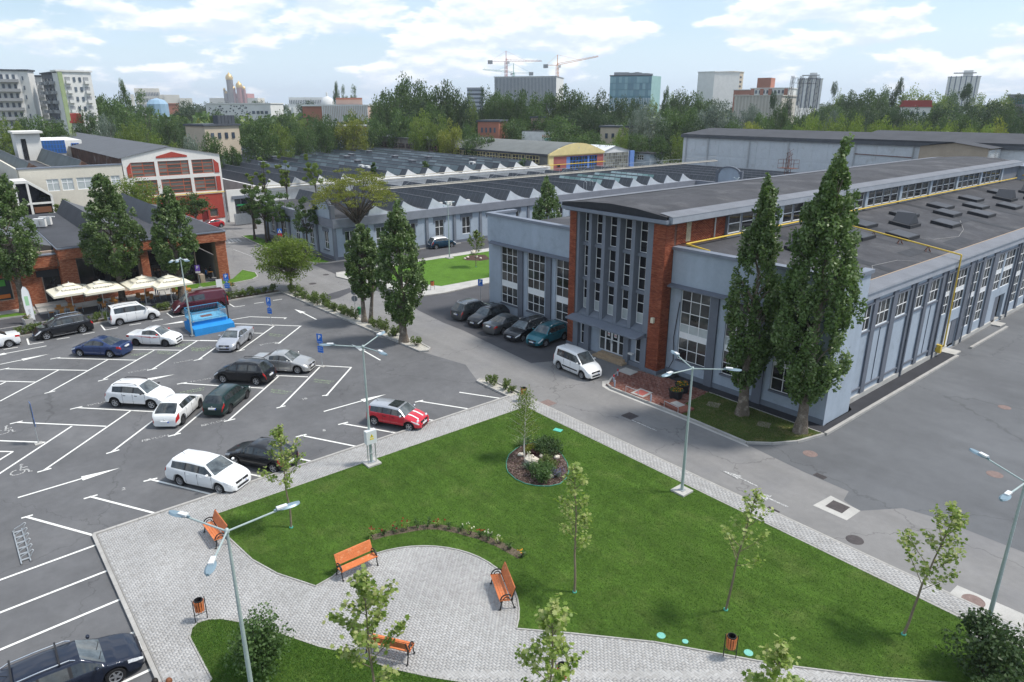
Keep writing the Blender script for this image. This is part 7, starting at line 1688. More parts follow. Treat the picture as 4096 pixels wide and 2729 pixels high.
for y0 in (11.4, 18.2): saw_tooth(CR, y0, 9.3, -128, -184, p=6.7, h=2.3, ends=('a',), rib=3, endm=mat('rusty_boards', (.12, .065, .045)), steep=mat('greenish_sheet', (.12, .14, .14), .8, var=(.4, .2)))
AN = thing('glass_annex', 'white framed glass stair annex before the cream building', 'building', (-121, 11, 0))
MB().ext([(9.7, 0), (13.9, 0), (13.9, 6.6), (13.9, 7.3), (11.2, 9.4), (9.7, 9.4)], 'x', -125, -121.2).build('glass_body', m_glass_d, AN)
b = MB()
for y in (9.6, 11.1, 13.75): b.box(-121.2, -121.0, y, y+.28, 0, 9.4 if y < 12 else 7.3)
for z in (0, 2.2, 4.4, 6.2): b.box(-121.2, -120.98, 9.6, 14.0, z, z+.25)
b.ext([(9.6, 9.2), (11.3, 9.2), (14.0, 7.1), (14.0, 7.45), (11.3, 9.6), (9.6, 9.6)], 'x', -125.2, -120.95); b.build('frame', m_ow, AN)
for z in (2.6, 4.8):
 piece('wood_panel', mat('brown_panel', (.16, .07, .035), .7), -121.15, -121.05, 11.5, 13.6, z+.2, z+1.0, AN)
LH = thing('low_saw_tooth_hall', 'low greenish saw-tooth roofs at the left edge beyond the annex', 'building', (-150, 3, 0))
MB().box(-200, -127, -14, 10.6, 0, 8.0).build('wall', m_crm, LH)
for y0 in (-13, -6.5, 0.0, 5.2): saw_tooth(LH, y0, 8.0, -127.5, -200, p=5.4, h=1.5, ends=('a',), rib=3, endm=m_rust, steep=mat('greenish_sheet', (.12, .14, .14)))
for x, y in ((-140, 3.6), (-143, 3.8), (-146, 4.0), (-136, 9.9), (-150, 9.9)): ac_unit(LH, x, y, 8.6, 1.3, 0)
TW = thing('white_stair_tower', 'white stair tower with blue glazed wing above the left halls', 'building', (-170, 18, 0))
MB().box(-176, -170, 15.5, 19.7, 0, 14.5).box(-177, -169.2, 15.2, 20.2, 14.5, 14.9).build('tower', m_ow, TW)
piece('tower_window', m_glass_d, -169.98, -169.9, 16.4, 17.2, 9, 13.5, TW)
MB().box(-190, -172, 19.7, 24.0, 0, 13.0).build('glazed_wing', m_ow, TW); window(TW, 'x', -171.9, 1, 19.8, 24.0, 10.5, 13.0, 8, 3, t=.1, fm=m_blue, gm=mat('blue_glass', (.05, .12, .26), .1, .6)); window(TW, 'y', 19.66, -1, -189, -172, 10.5, 13.0, 16, 3, t=.1, fm=m_blue, gm=MATS['blue_glass'])
MB().box(-192, -173, 24.0, 27.2, 0, 12.9).build('white_wing', m_ow, TW); window(TW, 'x', -172.95, 1, 25.2, 26.6, 11.6, 12.3, 3, 1, t=.1, fm=m_blue)
BL = thing('long_grey_building', 'long flat grey building with a yellow pipe along its roof', 'building', (-345, 60, 0))
MB().box(-365, -345, -40, 125, 0, 7.8).build('wall', m_wc, BL); MB().box(-365.5, -344.5, -40.5, 125.5, 7.8, 8.1).build('roof_edge', m_flash, BL); MB().tube((-344.3, -40, 8.3), (-344.3, 125, 8.3), .2, 6).build('gas_pipe', m_yellow, BL)
for y in np.arange(-30, 120, 9.0): piece('window_band', m_glass, -344.98, -344.9, y, y+6, 4.2, 6.2, BL)
WF = thing('white_shop_building', 'white building with a glazed shop door at the end of the road', 'building', (-129, 44, 0))
wall(MB(), 'x', -126.9, -126.5, 40.4, 47.5, 0, 5.6, [(41.6, 45.0, .1, 4.0)]).build('wall', m_ow, WF); window(WF, 'x', -126.7, 1, 41.6, 45.0, .1, 4.0, 3, [2, 1], t=.12, fm=m_frame_c)
MB().box(-126.5, -126.3, 41.2, 45.4, 4.0, 4.5).build('lintel', m_frame_c, WF); piece('green_sign', mat('green_sign', (.03, .35, .12), .5), -126.6, -126.55, 42, 44.4, 2.75, 2.95, WF)
FN = thing('metal_fence', 'corrugated metal fence panels before the white shop building', 'fence', (-122, 42, 0))
for y in np.arange(39.8, 44.6, .95):
 o = MB()
 for k in range(6): o.box(-122.04-(k % 2)*.03, -121.98-(k % 2)*.03, y+k*.155, y+k*.155+.155, .15, 2.0)
 o.build('sheet_panel', m_steel, FN); MB().tube((-122.1, y, 0), (-122.1, y, 2.1), .03, 5).build('post', m_steel, FN)

# ================================================================== STREET FURNITURE
m_pole = mat('grey_green_pole', (0.36, 0.43, 0.42), .5, .4, metal=.2, var=((2, .08), (15, .06)))
m_lhead = mat('lamp_head_blue_grey', (0.20, 0.28, 0.33), .4, .45, metal=.2)
m_lens = mat('lamp_driver', (0.62, .64, .65), .4, .4)
def lamp(label, base, ends, h=7.1, hub=None, z=.0, pad=True, grp='three-armed lamp posts'):
 t = thing('street_lamp', label, 'street lamp', (base[0], base[1], z), group=grp)
 L = lambda nm, b, m, sm=None: b.build(nm, m, t, sm, world=False)
 if pad: L('footing', MB().box(-.42, .42, -.42, .42, -.02, .10 if z else .06), m_conc)
 L('base_plate', MB().box(-.16, .16, -.16, .16, .05, .13), m_steel)
 L('pole', MB().lathe([(.085, .1), (.078, 2.0), (.06, h*.6), (.045, h)], 12), m_pole, 40)
 L('hub', MB().ell((0, 0, h), .08, .08, .12, 10, 6), m_pole, 60)
 for e in ends:
  d = (Vector(e)-Vector(base)).normalized(); a = Vector((d.x, d.y, .0)); n = Vector((-d.y, d.x, 0))
  arm = L('arm', MB().tube((0, 0, h), a*1.55+Vector((0, 0, h+.12)), .032, 8), m_pole, 40)
  c = a*1.9+Vector((0, 0, h+.14)); b = MB(); prof = []
  K = 10; out = []
  for i in range(K+1):
   u = -.42+.84*i/K; w = .15*math.sqrt(max(0, 1-((u-.08)/.36)**2)) if abs((u-.08)/.36) < 1 else .035
   out.append((u, max(w, .03)))
  vs_ = []
  for u, w in out:
   p = c+a*u
   for s, zz in ((-1, 0), (-.6, .05), (.6, .05), (1, 0), (.7, -.03), (-.7, -.03)): vs_.append(tuple(p+n*w*s+Vector((0, 0, zz))))
  fs = [(i*6+j, i*6+(j+1) % 6, (i+1)*6+(j+1) % 6, (i+1)*6+j) for i in range(K) for j in range(6)] + [tuple(range(6)), tuple(reversed(range(K*6, K*6+6)))]
  MB().add(vs_, fs).build('lamp_head', m_lhead, arm, 40, world=False)
  q = c-a*.16; b = MB(); P4 = [q+a*s*.17+n*r*.075 for s, r in ((-1, -1), (1, -1), (1, 1), (-1, 1))]
  b.prism([(p.x, p.y) for p in P4], h+.17, h+.235).build('driver_box', m_lens, arm, world=False)
 return t
lamp('near three-armed lamp post rising from the bottom edge left of centre', (-19.67, 4.95), [(-19.58,7.05), (-21.64,3.89), (-17.83,3.86)], 7.05, z=.13)
l3 = lamp('three-armed lamp post with an electrical box by the red car', (-32.3, 16.42), [(-33.51,14.83), (-33.38,18.30), (-30.25,16.54)], 7.1, z=.13)
lamp('three-armed lamp post on the lawn before the brick paving', (-18.96, 27.56), [(-20.79,28.44), (-19.06,25.28), (-17.39,28.64)], 7.0, z=.13)
lamp('lamp post at the right edge rising from the dark shrub', (-4.91, 27.86), [(-6.64,28.66), (-5.00,25.81), (-2.7, 29.0)], 6.75, z=.13)
lamp('lamp post standing at the corner of the blue platform', (-63.54,15.68), [(-59.69,12.87), (-57.41,15.86), (-57.49,13.27), (-59.75,15.54)], 7.1, pad=False)
lamp('lamp post at the edge of the far lawn by the saw-tooth building', (-75.91,52.37), [(-81.40,55.01), (-77.87,55.35), (-74.45,50.70)], 7.1, z=.1)
lamp('lamp post peeping over the clerestory roof before the curved pediment', (-70.31,110.60), [(-73.37,113.17), (-73.82,118.20)], 7.1)
for nm, b, m in (('electrical_box', MB().box(-.05, .25, -.32, .32, 1.35, 2.15), m_lens), ('warning_label', MB().ext([(-.12, 1.75), (.12, 1.75), (0, 1.97)], 'x', .251, .256), mat('warning_yellow', (.75, .6, .03), .5)), ('label_strip', MB().box(.251, .256, -.12, .12, 1.62, 1.7), mat('warning_yellow', (.75, .6, .03))), ('box_stand', MB().tube((.1, -.25, .1), (.1, -.25, 1.35), .03, 6).tube((.1, .25, .1), (.1, .25, 1.35), .03, 6).tube((.1, -.25, .7), (.1, .25, .7), .02, 6), m_steel)):
 b.build(nm, m, l3, world=False)
b = MB().tube((.257, .03, 1.8), (.257, -.02, 1.86), .008, 4).tube((.257, -.02, 1.86), (.257, .02, 1.87), .008, 4).tube((.257, .02, 1.87), (.257, -.02, 1.92), .008, 4); b.build('lightning_mark', m_black, l3, world=False)

m_wood = mat('orange_stained_wood', (0.55, 0.165, 0.055), .55, .35, var=((2, .12), (18, .15)), wear=((.62, .30, .15), 6, .58, .7))
m_biron = mat('black_iron', (0.015, .015, .016), .5, .45)
def bench(label, c, face, L_=1.75, z=.14):
 t = thing('park_bench', label, 'bench', (c[0], c[1], z), math.atan2(face[1], face[0]), 'park benches round the plaza')
 B = lambda nm, b, m, sm=None: b.build(nm, m, t, sm, world=False)
 for k in range(4): B('seat_slat', MB().box(-.12+k*.115, -.02+k*.115, -L_/2, L_/2, .44-.012*(3-k), .475-.012*(3-k)), m_wood)
 for k in range(4):
  x, zz = -.17-.045*k, .56+k*.112
  B('back_slat', MB().add([(x, -L_/2, zz), (x+.035, -L_/2, zz-.012), (x+.035, L_/2, zz-.012), (x, L_/2, zz), (x-.04, -L_/2, zz+.1), (x-.005, -L_/2, zz+.088), (x-.005, L_/2, zz+.088), (x-.04, L_/2, zz+.1)], ((0, 1, 2, 3), (4, 7, 6, 5), (0, 4, 5, 1), (1, 5, 6, 2), (2, 6, 7, 3), (3, 7, 4, 0))), m_wood)
 for s in (-1, 1):
  y = s*(L_/2-.03)
  b = MB().tube((.30, y, .0), (.20, y, .45), .026, 6).tube((-.30, y, 0), (-.16, y, .45), .026, 6).tube((.22, y, .44), (-.17, y, .40), .026, 6).tube((-.17, y, .40), (-.36, y, 1.0), .026, 6)
  b.box(.26, .36, y-.03, y+.03, 0, .015).box(-.36, -.26, y-.03, y+.03, 0, .015)
  B('end_frame', b, m_biron)
  b = MB(); pts = [(.03+.25*math.cos(rad(a)), y, .45+.25*math.sin(rad(a))) for a in range(-20, 201, 20)]
  b.path(pts, .03, 6); b.path([(.03+.13*math.cos(rad(a)), y, .45+.13*math.sin(rad(a))) for a in range(0, 181, 30)], .022, 5); B('arm_rest', b, m_biron)
 return t
bench('orange bench at the left corner of the lawn', (-30.6, 7.2), (0, -1))
bench('orange bench facing the round plaza from the left', (-24.15, 11.2), (1, 0))
bench('orange bench facing the round plaza from the right', (-18.7, 15.05), (-.43, -.9))
bench('orange bench seen from behind at the front of the round plaza', (-18.85, 9.75), (-.55, .83))
bench('orange bench cut off at the lower right corner', (-5.3, 20.4), (-.6, .75))
def litter_bin(label, c, ang, z=.14):
 t = thing('litter_bin', label, 'litter bin', (c[0], c[1], z), ang, 'wooden litter bins'); B = lambda nm, b, m, sm=None: b.build(nm, m, t, sm, world=False)
 B('liner', MB().lathe([(0, .5), (.135, .5), (.15, .98), (.17, 1.0), (.14, 1.0), (.125, .55), (0, .55)], 14), m_biron, 40)
 for k in range(12):
  a = 2*math.pi*k/12; ca, sa = math.cos(a), math.sin(a); n = (-sa*.032, ca*.032)
  vs_ = [(ca*.158-n[0], sa*.158-n[1], .48), (ca*.158+n[0], sa*.158+n[1], .48), (ca*.178+n[0], sa*.178+n[1], .96), (ca*.178-n[0], sa*.178-n[1], .96)]
  vs_ += [(x*1.09, y*1.09, zz) for x, y, zz in vs_]; B('slat', MB().add(vs_, ((4, 5, 6, 7), (0, 1, 5, 4), (1, 2, 6, 5), (2, 3, 7, 6), (3, 0, 4, 7))), m_wood)
 for s in (-1, 1): B('post', MB().tube((s*.225, 0, 0), (s*.225, 0, 1.05), .018, 6), m_biron)
 B('crossbar', MB().tube((-.225, 0, .32), (.225, 0, .32), .014, 6).tube((-.225, 0, .85), (.225, 0, .85), .012, 6), m_biron)
litter_bin('wooden litter bin beside the lower lawn tip on the left', (-25.26, 4.9), rad(90))
litter_bin('wooden litter bin at the lower edge of the big lawn', (-10.6, 19.35), rad(40))
litter_bin('wooden litter bin beside the far lawn behind the poplar', (-63.23,41.19), rad(80), .1)
litter_bin('wooden litter bin at the pavement corner behind the birch', (-33.4, 28.9), rad(20))
litter_bin('wooden litter bin hidden behind the young maple at the bottom edge', (-13.6, 13.6), rad(40))
t = thing('bicycle_rack', 'galvanised bicycle rack on the car park asphalt', 'bicycle rack', (-36.0, 0.0, .008)); B = lambda nm, b, m: b.build(nm, m, t, world=False)
B('base_frame', MB().box(-1.65, 1.65, -.2, -.15, .02, .07).box(-1.65, 1.65, .15, .2, .02, .07), m_steel)
for k in range(6):
 x = -1.5+k*.56; B('hoop', MB().path([(x, -.17, .05), (x, -.1, .22), (x+.02, .2, .34), (x+.03, .33, .42), (x+.06, .38, .36), (x+.07, .3, .28), (x+.07, .17, .05)], .022, 6), m_steel); B('cross_bar', MB().box(x-.02, x+.09, -.15, .15, .03, .06), m_steel)
# ---- blue loading platform
t = thing('loading_platform', 'bright blue concrete platform with a wire-mesh railing', 'platform', (-64.9, 17.5, .008))
m_bl = mat('platform_blue', (0.02, 0.23, 0.56), .7, .3, var=((.8, .1), (8, .08)), wear=((.42, .46, .50), 3.5, .68, .76))
m_bl2 = mat('worn_light_blue', (0.14, 0.38, 0.55), .75, .3, var=((1, .15), (8, .1)), wear=((.4, .3, .22), 2.5, .62, .72)); m_blr = mat('blue_railing', (.05, .26, .45), .6, .35, wear=((.22, .12, .07), 5, .55, .7))
W_ = lambda nm, b, m: b.build(nm, m, t)
W_('lower_step', MB().ext([(-66.4, 0), (-63.35, 0), (-63.4, .62), (-64.2, .74), (-66.4, .74)], 'y', 15.85, 19.4), m_bl)
W_('upper_block', MB().box(-66.4, -64.3, 16.1, 19.0, .74, 1.08), m_bl); W_('deck', MB().box(-66.5, -64.2, 16.0, 19.1, 1.08, 1.16), m_bl2)
W_('deck_plate', MB().box(-65.8, -65.1, 17.1, 18.1, 1.161, 1.17), m_rust)
for a, b_ in (((-64.25, 16.05), (-64.25, 19.05)), ((-66.45, 16.05), (-66.45, 19.05)), ((-66.45, 16.05), (-64.25, 16.05)), ((-66.45, 19.05), (-64.25, 19.05))):
 a, b_ = Vector(a), Vector(b_); r = MB().tube((*a, 1.95), (*b_, 1.95), .03, 6).tube((*a, 1.25), (*b_, 1.25), .025, 6); r.tube((*a, 1.1), (*a, 2.0), .035, 6)
 W_('railing', r, m_blr); n = int((b_-a).length/.14); q = MB()
 for i in range(1, n): p = a.lerp(b_, i/n); q.tube((*p, 1.25), (*p, 1.95), .006, 3, caps=False)
 for zz in (1.36, 1.48, 1.6, 1.72, 1.84): q.tube((*a, zz), (*b_, zz), .006, 3, caps=False)
 tag(W_('wire_mesh', q, m_blr), kind='stuff')
W_('gate_post', MB().tube((-64.6, 19.3, .1), (-64.6, 19.3, 3.1), .06, 8).tube((-64.6, 19.3, 2.9), (-64.9, 19.2, 3.2), .03, 6).tube((-64.6, 19.3, 2.9), (-64.35, 19.4, 3.2), .03, 6), m_steelrim)
# ---- signs
m_sblue = mat('sign_blue', (0.01, 0.13, 0.52), .45, .4); m_sback = mat('sign_back', (.20, .22, .24), .5, .4, metal=.4); m_purple = mat('sign_purple', (.16, .09, .42), .5)
_P = text_mesh('P', .46, m_white, bold=True); _A = text_mesh('A', .2, m_white, bold=True); _Rez = text_mesh('REZERVAT', .085, m_white)
def sign(label, c, face, plates, h=2.6, z=.0, foot=True, cat='road sign', group=None, name='parking_sign'):
 t = thing(name, label, cat, (c[0], c[1], z), rad(face), group); B = lambda nm, b, m: b.build(nm, m, t, world=False)
 B('post', MB().tube((0, 0, 0), (0, 0, h), .03, 8), m_steel)
 if foot: B('foot', MB().box(-.2, .2, -.2, .2, 0, .05), m_conc)
 for z0, z1, w, m, tx in plates:
  p = B('plate', MB().box(.035, .05, -w/2, w/2, z0, z1), m)
  MB().box(.028, .0345, -w/2, w/2, z0, z1).build('plate_back', m_sback, p, world=False)
  for me, dz in tx:
   o = link('lettering', me, p, world=False); o.location = (.054, 0, z0+dz); o.rotation_euler = (rad(90), 0, rad(90))
 return t
PG = 'blue parking signs'
def pplates(w=.5): return [(2.0, 2.75, w, m_sblue, [(_P, .47), (_Rez, .1)]), (1.75, 1.98, .22, m_sblue, [(_A, .12)]), (1.2, 1.72, w, MATS['sign_blue'], [(_Rez, .38), (_Rez, .2)])]
sign('blue parking sign beside the empty reserved bay', (-62.1, 22.35), -62, pplates(), 2.75, .008, group=PG)
sign('blue parking sign seen almost edge-on behind the silver saloon', (-48.96, 21.26), -60, pplates(), 2.75, .008, group=PG)
sign('sign post seen edge-on at the left among the wheelchair bays', (-47.82, 2.1), 92, pplates(), 2.6, .008, group=PG)
sign('blue parking sign behind the tail of the dark red van', (-74.0, 22.43), -20, pplates(), 2.9, .1, group=PG)
sign('purple parking sign on the restaurant lawn', (-81.07, 21.63), -20, [(1.9, 2.6, .5, m_purple, [(_P, .42)]), (1.7, 1.88, .5, m_white, [])], 2.6, .1, group=PG)
sign('small blue parking sign at the corner of the left wing', (-55.7, 42.2), -50, [(1.75, 2.45, .5, m_sblue, [(_P, .42), (_Rez, .1)])], 2.45, .1, group=PG)
t = sign('blue pedestrian crossing sign with a red plate below on the left road', (-96.6, 37.5), -20, [(2.3, 2.95, .65, m_sblue, []), (1.8, 2.25, .6, mat('sign_red', (.5, .03, .04), .5), [])], 2.95, .1, group=None, name='crossing_sign')
MB().ext([(-.26, 2.38), (.26, 2.38), (0, 2.88)], 'x', .051, .054).build('white_triangle', m_white, t, world=False); MB().ext([(-.05, 2.42), (.05, 2.42), (.03, 2.7), (-.03, 2.7)], 'x', .055, .058).build('pedestrian_mark', m_black, t, world=False)
t = thing('round_sign', 'two round signs on one post seen from behind by the hedge', 'road sign', (-59.61, 29.79, .09), rad(140))
MB().tube((0, 0, 0), (0, 0, 2.75), .03, 8).build('post', m_steel, t, world=False)
for zz in (2.42, 1.75): MB().lathe([(0, .05), (.3, .05), (.3, .035), (0, .035)], 20, (0, 0, zz), 'x').build('disc', m_sback, t, world=False)
t = thing('green_bin', 'green plastic litter bin on a post behind the twin-trunk poplar', 'litter bin', (-59.1, 29.95, .09))
MB().lathe([(0, .25), (.14, .25), (.18, .85), (.19, .9), (.12, 1.0), (0, 1.02)], 14).build('body', mat('green_plastic', (.01, .16, .06), .45, .4), t, 40, world=False); MB().box(-.12, .12, -.2, -.15, .72, .84).build('opening', m_black, t, world=False)
t = thing('a_board', 'folding notice board on the path before the restaurant', 'notice board', (-79.65, 23.31, .02), rad(-15))
for s in (-1, 1): MB().add([(s*.28, -.32, 0), (s*.28, .32, 0), (s*.03, .32, 1.05), (s*.03, -.32, 1.05), (s*.25, -.32, 0), (s*.25, .32, 0), (0, .32, 1.05), (0, -.32, 1.05)], ((0, 1, 2, 3), (4, 7, 6, 5), (0, 3, 7, 4), (1, 5, 6, 2), (3, 2, 6, 7))).build('panel', m_lens if s > 0 else m_sback, t, world=False)
for i, (c, red) in enumerate((((-32.42,37.50), 1), ((-31.82,36.39), 1), ((-31.08,35.68), 0), ((-27.65,35.59), 0))):
 t = thing('bollard', ('red-capped bollard nearest the entrance slab', 'red-capped bollard at the rounded kerb corner', 'plain grey bollard next to the red-capped ones', 'single grey bollard between the two low rails')[i], 'bollard', (c[0], c[1], .1), group='small bollards at the kerb')
 MB().lathe([(0, 0), (.055, 0), (.055, .5), (.04, .54), (0, .54)], 10).build('post', mat('bollard_grey', (.33, .37, .43), .6), t, 40, world=False)
 if red: MB().lathe([(.06, .38), (.06, .53), (.04, .56), (0, .565)], 10).build('red_cap', mat('bollard_red', (.42, .02, .03), .6), t, 40, world=False)
for a, b_, lab in (((-29.95,35.61), (-28.82,35.62), 'low steel rail at the kerb beside the red hatch'), ((-26.50,35.60), (-25.23,35.44), 'low steel rail at the kerb beside the brick shaft')):
 tag(MB().path([(*a, .1), (*a, .55), (*b_, .55), (*b_, .1)], .022, 6).build('low_rail', m_steel), lab, 'rail', 'low rails at the kerb')
# ---- flower pots and planters
def flowers(t, r, z, n, seed, cols, box=None, h=.22):
 rs = np.random.RandomState(seed)
 if box: p = np.c_[rs.uniform(-box[0], box[0], n), rs.uniform(-box[1], box[1], n), z+h*rs.rand(n)]
 else: a = rs.uniform(0, 6.28, n); q = r*np.sqrt(rs.rand(n)); p = np.c_[q*np.cos(a), q*np.sin(a), z+h*rs.rand(n)*(1.1-.6*(q/r)**2)]
 link('foliage', leaves(p, .1, rs, m_leaf_shrub, KITE), t, world=False)
 f = p[rs.choice(n, n//6)]+np.array([0, 0, .07]); link('blossoms', leaves(f, .09, rs, cols, KITE, flat=.5), t, world=False)
m_orange_fl = leafmat('orange_blossom', [(.55, .14, .01), (.72, .26, .01), (.75, .38, .02)], .2); m_red_fl = leafmat('red_blossom', [(.22, .004, .012), (.36, .01, .02), (.4, .03, .03)], .2); m_yel_fl = leafmat('apricot_blossom', [(.7, .30, .03), (.75, .42, .06)], .2); m_cream_fl = leafmat('cream_blossom', [(.7, .66, .48), (.75, .74, .62)], .2); m_lav = leafmat('lavender_blossom', [(.13, .12, .28), (.22, .2, .42)], .2)
for c, lab in (((-26.97,37.48), 'black flower pot with orange marigolds nearer the road'), ((-27.36,38.69), 'black flower pot with orange marigolds behind the other')):
 t = thing('flower_pot', lab, 'flower pot', (c[0], c[1], .11), group='black flower pots'); MB().lathe([(0, 0), (.42, 0), (.50, .55), (.54, .57), (.54, .62), (.48, .62), (.46, .5), (0, .5)], 20).build('pot', mat('black_pot', (.018, .02, .024), .5, .4), t, 40, world=False); flowers(t, .46, .52, 420, int(c[1]*10), m_orange_fl)
for c, lab in (((-77.66,4.88), 'concrete planter with orange flowers beside the feather flag'), ((-77.71,24.07), 'concrete planter with orange flowers behind the blue parking sign')):
 t = thing('concrete_planter', lab, 'planter', (c[0], c[1], .02), rad(10), group='concrete planters')
 MB().add([(-.45, -.3, 0), (.45, -.3, 0), (.45, .3, 0), (-.45, .3, 0), (-.52, -.36, .55), (.52, -.36, .55), (.52, .36, .55), (-.52, .36, .55), (-.44, -.28, .55), (.44, -.28, .55), (.44, .28, .55), (-.44, .28, .55), (-.43, -.27, .45), (.43, -.27, .45), (.43, .27, .45), (-.43, .27, .45)], ((0, 1, 5, 4), (1, 2, 6, 5), (2, 3, 7, 6), (3, 0, 4, 7), (4, 5, 9, 8), (5, 6, 10, 9), (6, 7, 11, 10), (7, 4, 8, 11), (8, 9, 13, 12), (9, 10, 14, 13), (10, 11, 15, 14), (11, 8, 12, 15), (12, 13, 14, 15))).build('trough', m_conc, t, world=False)
 flowers(t, .4, .48, 260, int(c[1]*7), m_orange_fl, box=(.38, .24), h=.4)
t = thing('feather_flag', 'tall white feather flag with a green print beside the planter', 'flag', (*(-77.58,5.51), .02), rad(0))
MB().lathe([(0, .06), (.28, .04), (.3, 0)], 14).build('foot', m_sback, t, world=False); pts = [(0, 0, .05), (0, 0, 2.4), (0, -.05, 3.1), (0, -.22, 3.5), (0, -.42, 3.62)]
MB().path(pts, .018, 6).build('pole', m_steel, t, world=False)
fl = [(0, .28), (0, 2.4), (-.05, 3.1), (-.22, 3.48), (-.42, 3.6), (-.58, 3.3), (-.66, 2.6), (-.66, 1.6), (-.60, .75), (-.52, .4)]
MB().ext(fl, 'x', -.006, .006).build('flag_cloth', mat('flag_white', (.78, .79, .8), .7), t, world=False); MB().box(.007, .009, -.5, -.2, 1.75, 2.65).build('green_print', mat('flag_green', (.36, .62, .36), .7), t, world=False)
o = link('lettering', text_mesh('Florist', .32, mat('flag_grey', (.35, .36, .38), .7)) if False else text_mesh('Trust', .34, mat('flag_grey', (.35, .36, .38), .7)), t, world=False); o.location = (.012, -.35, 1.0); o.rotation_euler = (0, rad(-90), rad(180)); o.rotation_euler = (rad(90), rad(-90), rad(90))
# ---- parasols, tables, chairs
m_canvas = mat('cream_canvas', (0.72, 0.68, 0.55), .85, .15, var=(1.5, .05)); m_blk_txt = mat('dark_print', (.04, .045, .05), .8)
_sch = text_mesh('Schweppes', .42, m_blk_txt)
def parasol(label, c, rz, s=1.75):
 t = thing('parasol', label, 'parasol', (c[0], c[1], .02), rad(rz), 'cream terrace parasols'); B = lambda nm, b, m, sm=None: b.build(nm, m, t, sm, world=False)
 B('pole', MB().tube((0, 0, .1), (0, 0, 3.0), .035, 10), m_white); B('base', MB().box(-.35, .35, -.35, .35, 0, .1), m_conc)
 b = MB(); C4 = [(-s, -s), (s, -s), (s, s), (-s, s)]; apex = 3.02
 for (ax, ay), (bx, by) in zip(C4, C4[1:]+C4[:1]):
  b.add([(ax*.22, ay*.22, apex-.12), (bx*.22, by*.22, apex-.12), (bx, by, 2.35), (ax, ay, 2.35), ((ax+bx)/2*.6, (ay+by)/2*.6, 2.60)], ((0, 1, 4), (1, 2, 4), (2, 3, 4), (3, 0, 4)))
  b.quad((ax, ay, 2.35), (bx, by, 2.35), (bx*1.0, by*1.0, 2.14), (ax*1.0, ay*1.0, 2.14))
 can = B('canopy', b, m_canvas)
 MB().add([(-s*.3, -s*.3, apex-.10), (s*.3, -s*.3, apex-.10), (s*.3, s*.3, apex-.10), (-s*.3, s*.3, apex-.10), (0, 0, apex+.1)], ((0, 1, 4), (1, 2, 4), (2, 3, 4), (3, 0, 4))).build('vent', m_canvas, can, world=False)
 B('tip', MB().ell((0, 0, apex+.13), .05, .05, .07, 8, 5), m_white)
 sl = math.atan2(.67, s*.78)
 for k in range(4):
  o = link('lettering', _sch, can, world=False); a = k*math.pi/2; o.location = (math.cos(a)*s*.62, math.sin(a)*s*.62, 2.66); o.rotation_euler = (rad(18), 0, a+math.pi/2)
 for k in range(8):
  a = k*math.pi/4; r = s if k % 2 == 0 else s*1.41; B('rib', MB().tube((0, 0, 2.85), (math.cos(a)*r*.98, math.sin(a)*r*.98, 2.33), .014, 4), m_white)
for lab, c in (('cream parasol at the left end of the terrace', (-78.83,8.91)), ('cream parasol second from the left, behind the poplar', (-78.03,11.46)), ('cream parasol third from the left above the tables', (-77.52,15.22)), ('cream parasol at the right end of the terrace by the van', (-76.08,17.36))): parasol(lab, c, 3)
m_tw = mat('terrace_wood', (0.45, 0.21, 0.055), .55, .35, var=((2, .12), (20, .12))); m_cleg = mat('chair_leg_grey', (.36, .42, .48), .4, .4, metal=.3)
def table(label, c, rz):
 t = thing('terrace_table', label, 'table', (c[0], c[1], .02), rad(rz), 'wooden terrace tables')
 for k in range(5): MB().box(-.4+k*.16, -.245+k*.16, -.4, .4, .71, .745).build('plank', m_tw, t, world=False)
 for x in (-.35, .35):
  for y in (-.35, .35): MB().box(x-.025, x+.025, y-.025, y+.025, 0, .71).build('leg', m_cleg, t, world=False)
def chair(label, c, rz):
 t = thing('terrace_chair', label, 'chair', (c[0], c[1], .02), rad(rz), 'wooden terrace chairs')
 MB().box(-.21, .21, -.21, .21, .43, .455).build('seat', m_tw, t, world=False)
 MB().add([(-.22, -.2, .58), (-.22, .2, .58), (-.27, .2, .86), (-.27, -.2, .86), (-.20, -.2, .58), (-.20, .2, .58), (-.25, .2, .86), (-.25, -.2, .86)], ((0, 3, 2, 1), (4, 5, 6, 7), (0, 1, 5, 4), (2, 3, 7, 6), (0, 4, 7, 3), (1, 2, 6, 5))).build('backrest', m_tw, t, world=False)
 for x, y in ((.19, -.2), (.19, .2)): MB().tube((x+.02, y, 0), (x, y, .44), .014, 5).build('leg', m_cleg, t, world=False)
 for y in (-.2, .2): MB().path([(-.26, y, 0), (-.2, y, .45), (-.27, y, .88)], .014, 5).build('leg', m_cleg, t, world=False)
TB = [((-78.85, 7.75), 2), ((-78.85, 8.65), -2), ((-78.5, 11.4), 4), ((-78.6, 12.5), 0), ((-78.75, 14.95), 3), ((-78.75, 15.8), -3), ((-78.6, 18.4), 5), ((-78.7, 19.6), 0)]
TLB = ('under the leftmost parasol, left half', 'under the leftmost parasol, right half', 'before the person in green', 'beside the large poplar trunk', 'left of two under the third parasol', 'right of two under the third parasol', 'left of the narrow poplar trunk', 'right of the narrow poplar trunk')
for (c, a), l in zip(TB, TLB): table('wooden terrace table ' + l, c, a)
k = 0
for i, ((x, y), a) in enumerate(TB):
 for dx, dy, r in (((.72, 0, 180), (-.72, .05, 0)) + (((0, .78, -90),) if i in (1, 3, 5) else ((0, -.78, 90),) if i in (0, 6) else ())):
  chair('wooden chair %s of the table ' % ('on the road side' if dx > 0 else 'on the wall side' if dx < 0 else 'at the end') + TLB[i], (x+dx, y+dy), r+random.uniform(-12, 12)); k += 1
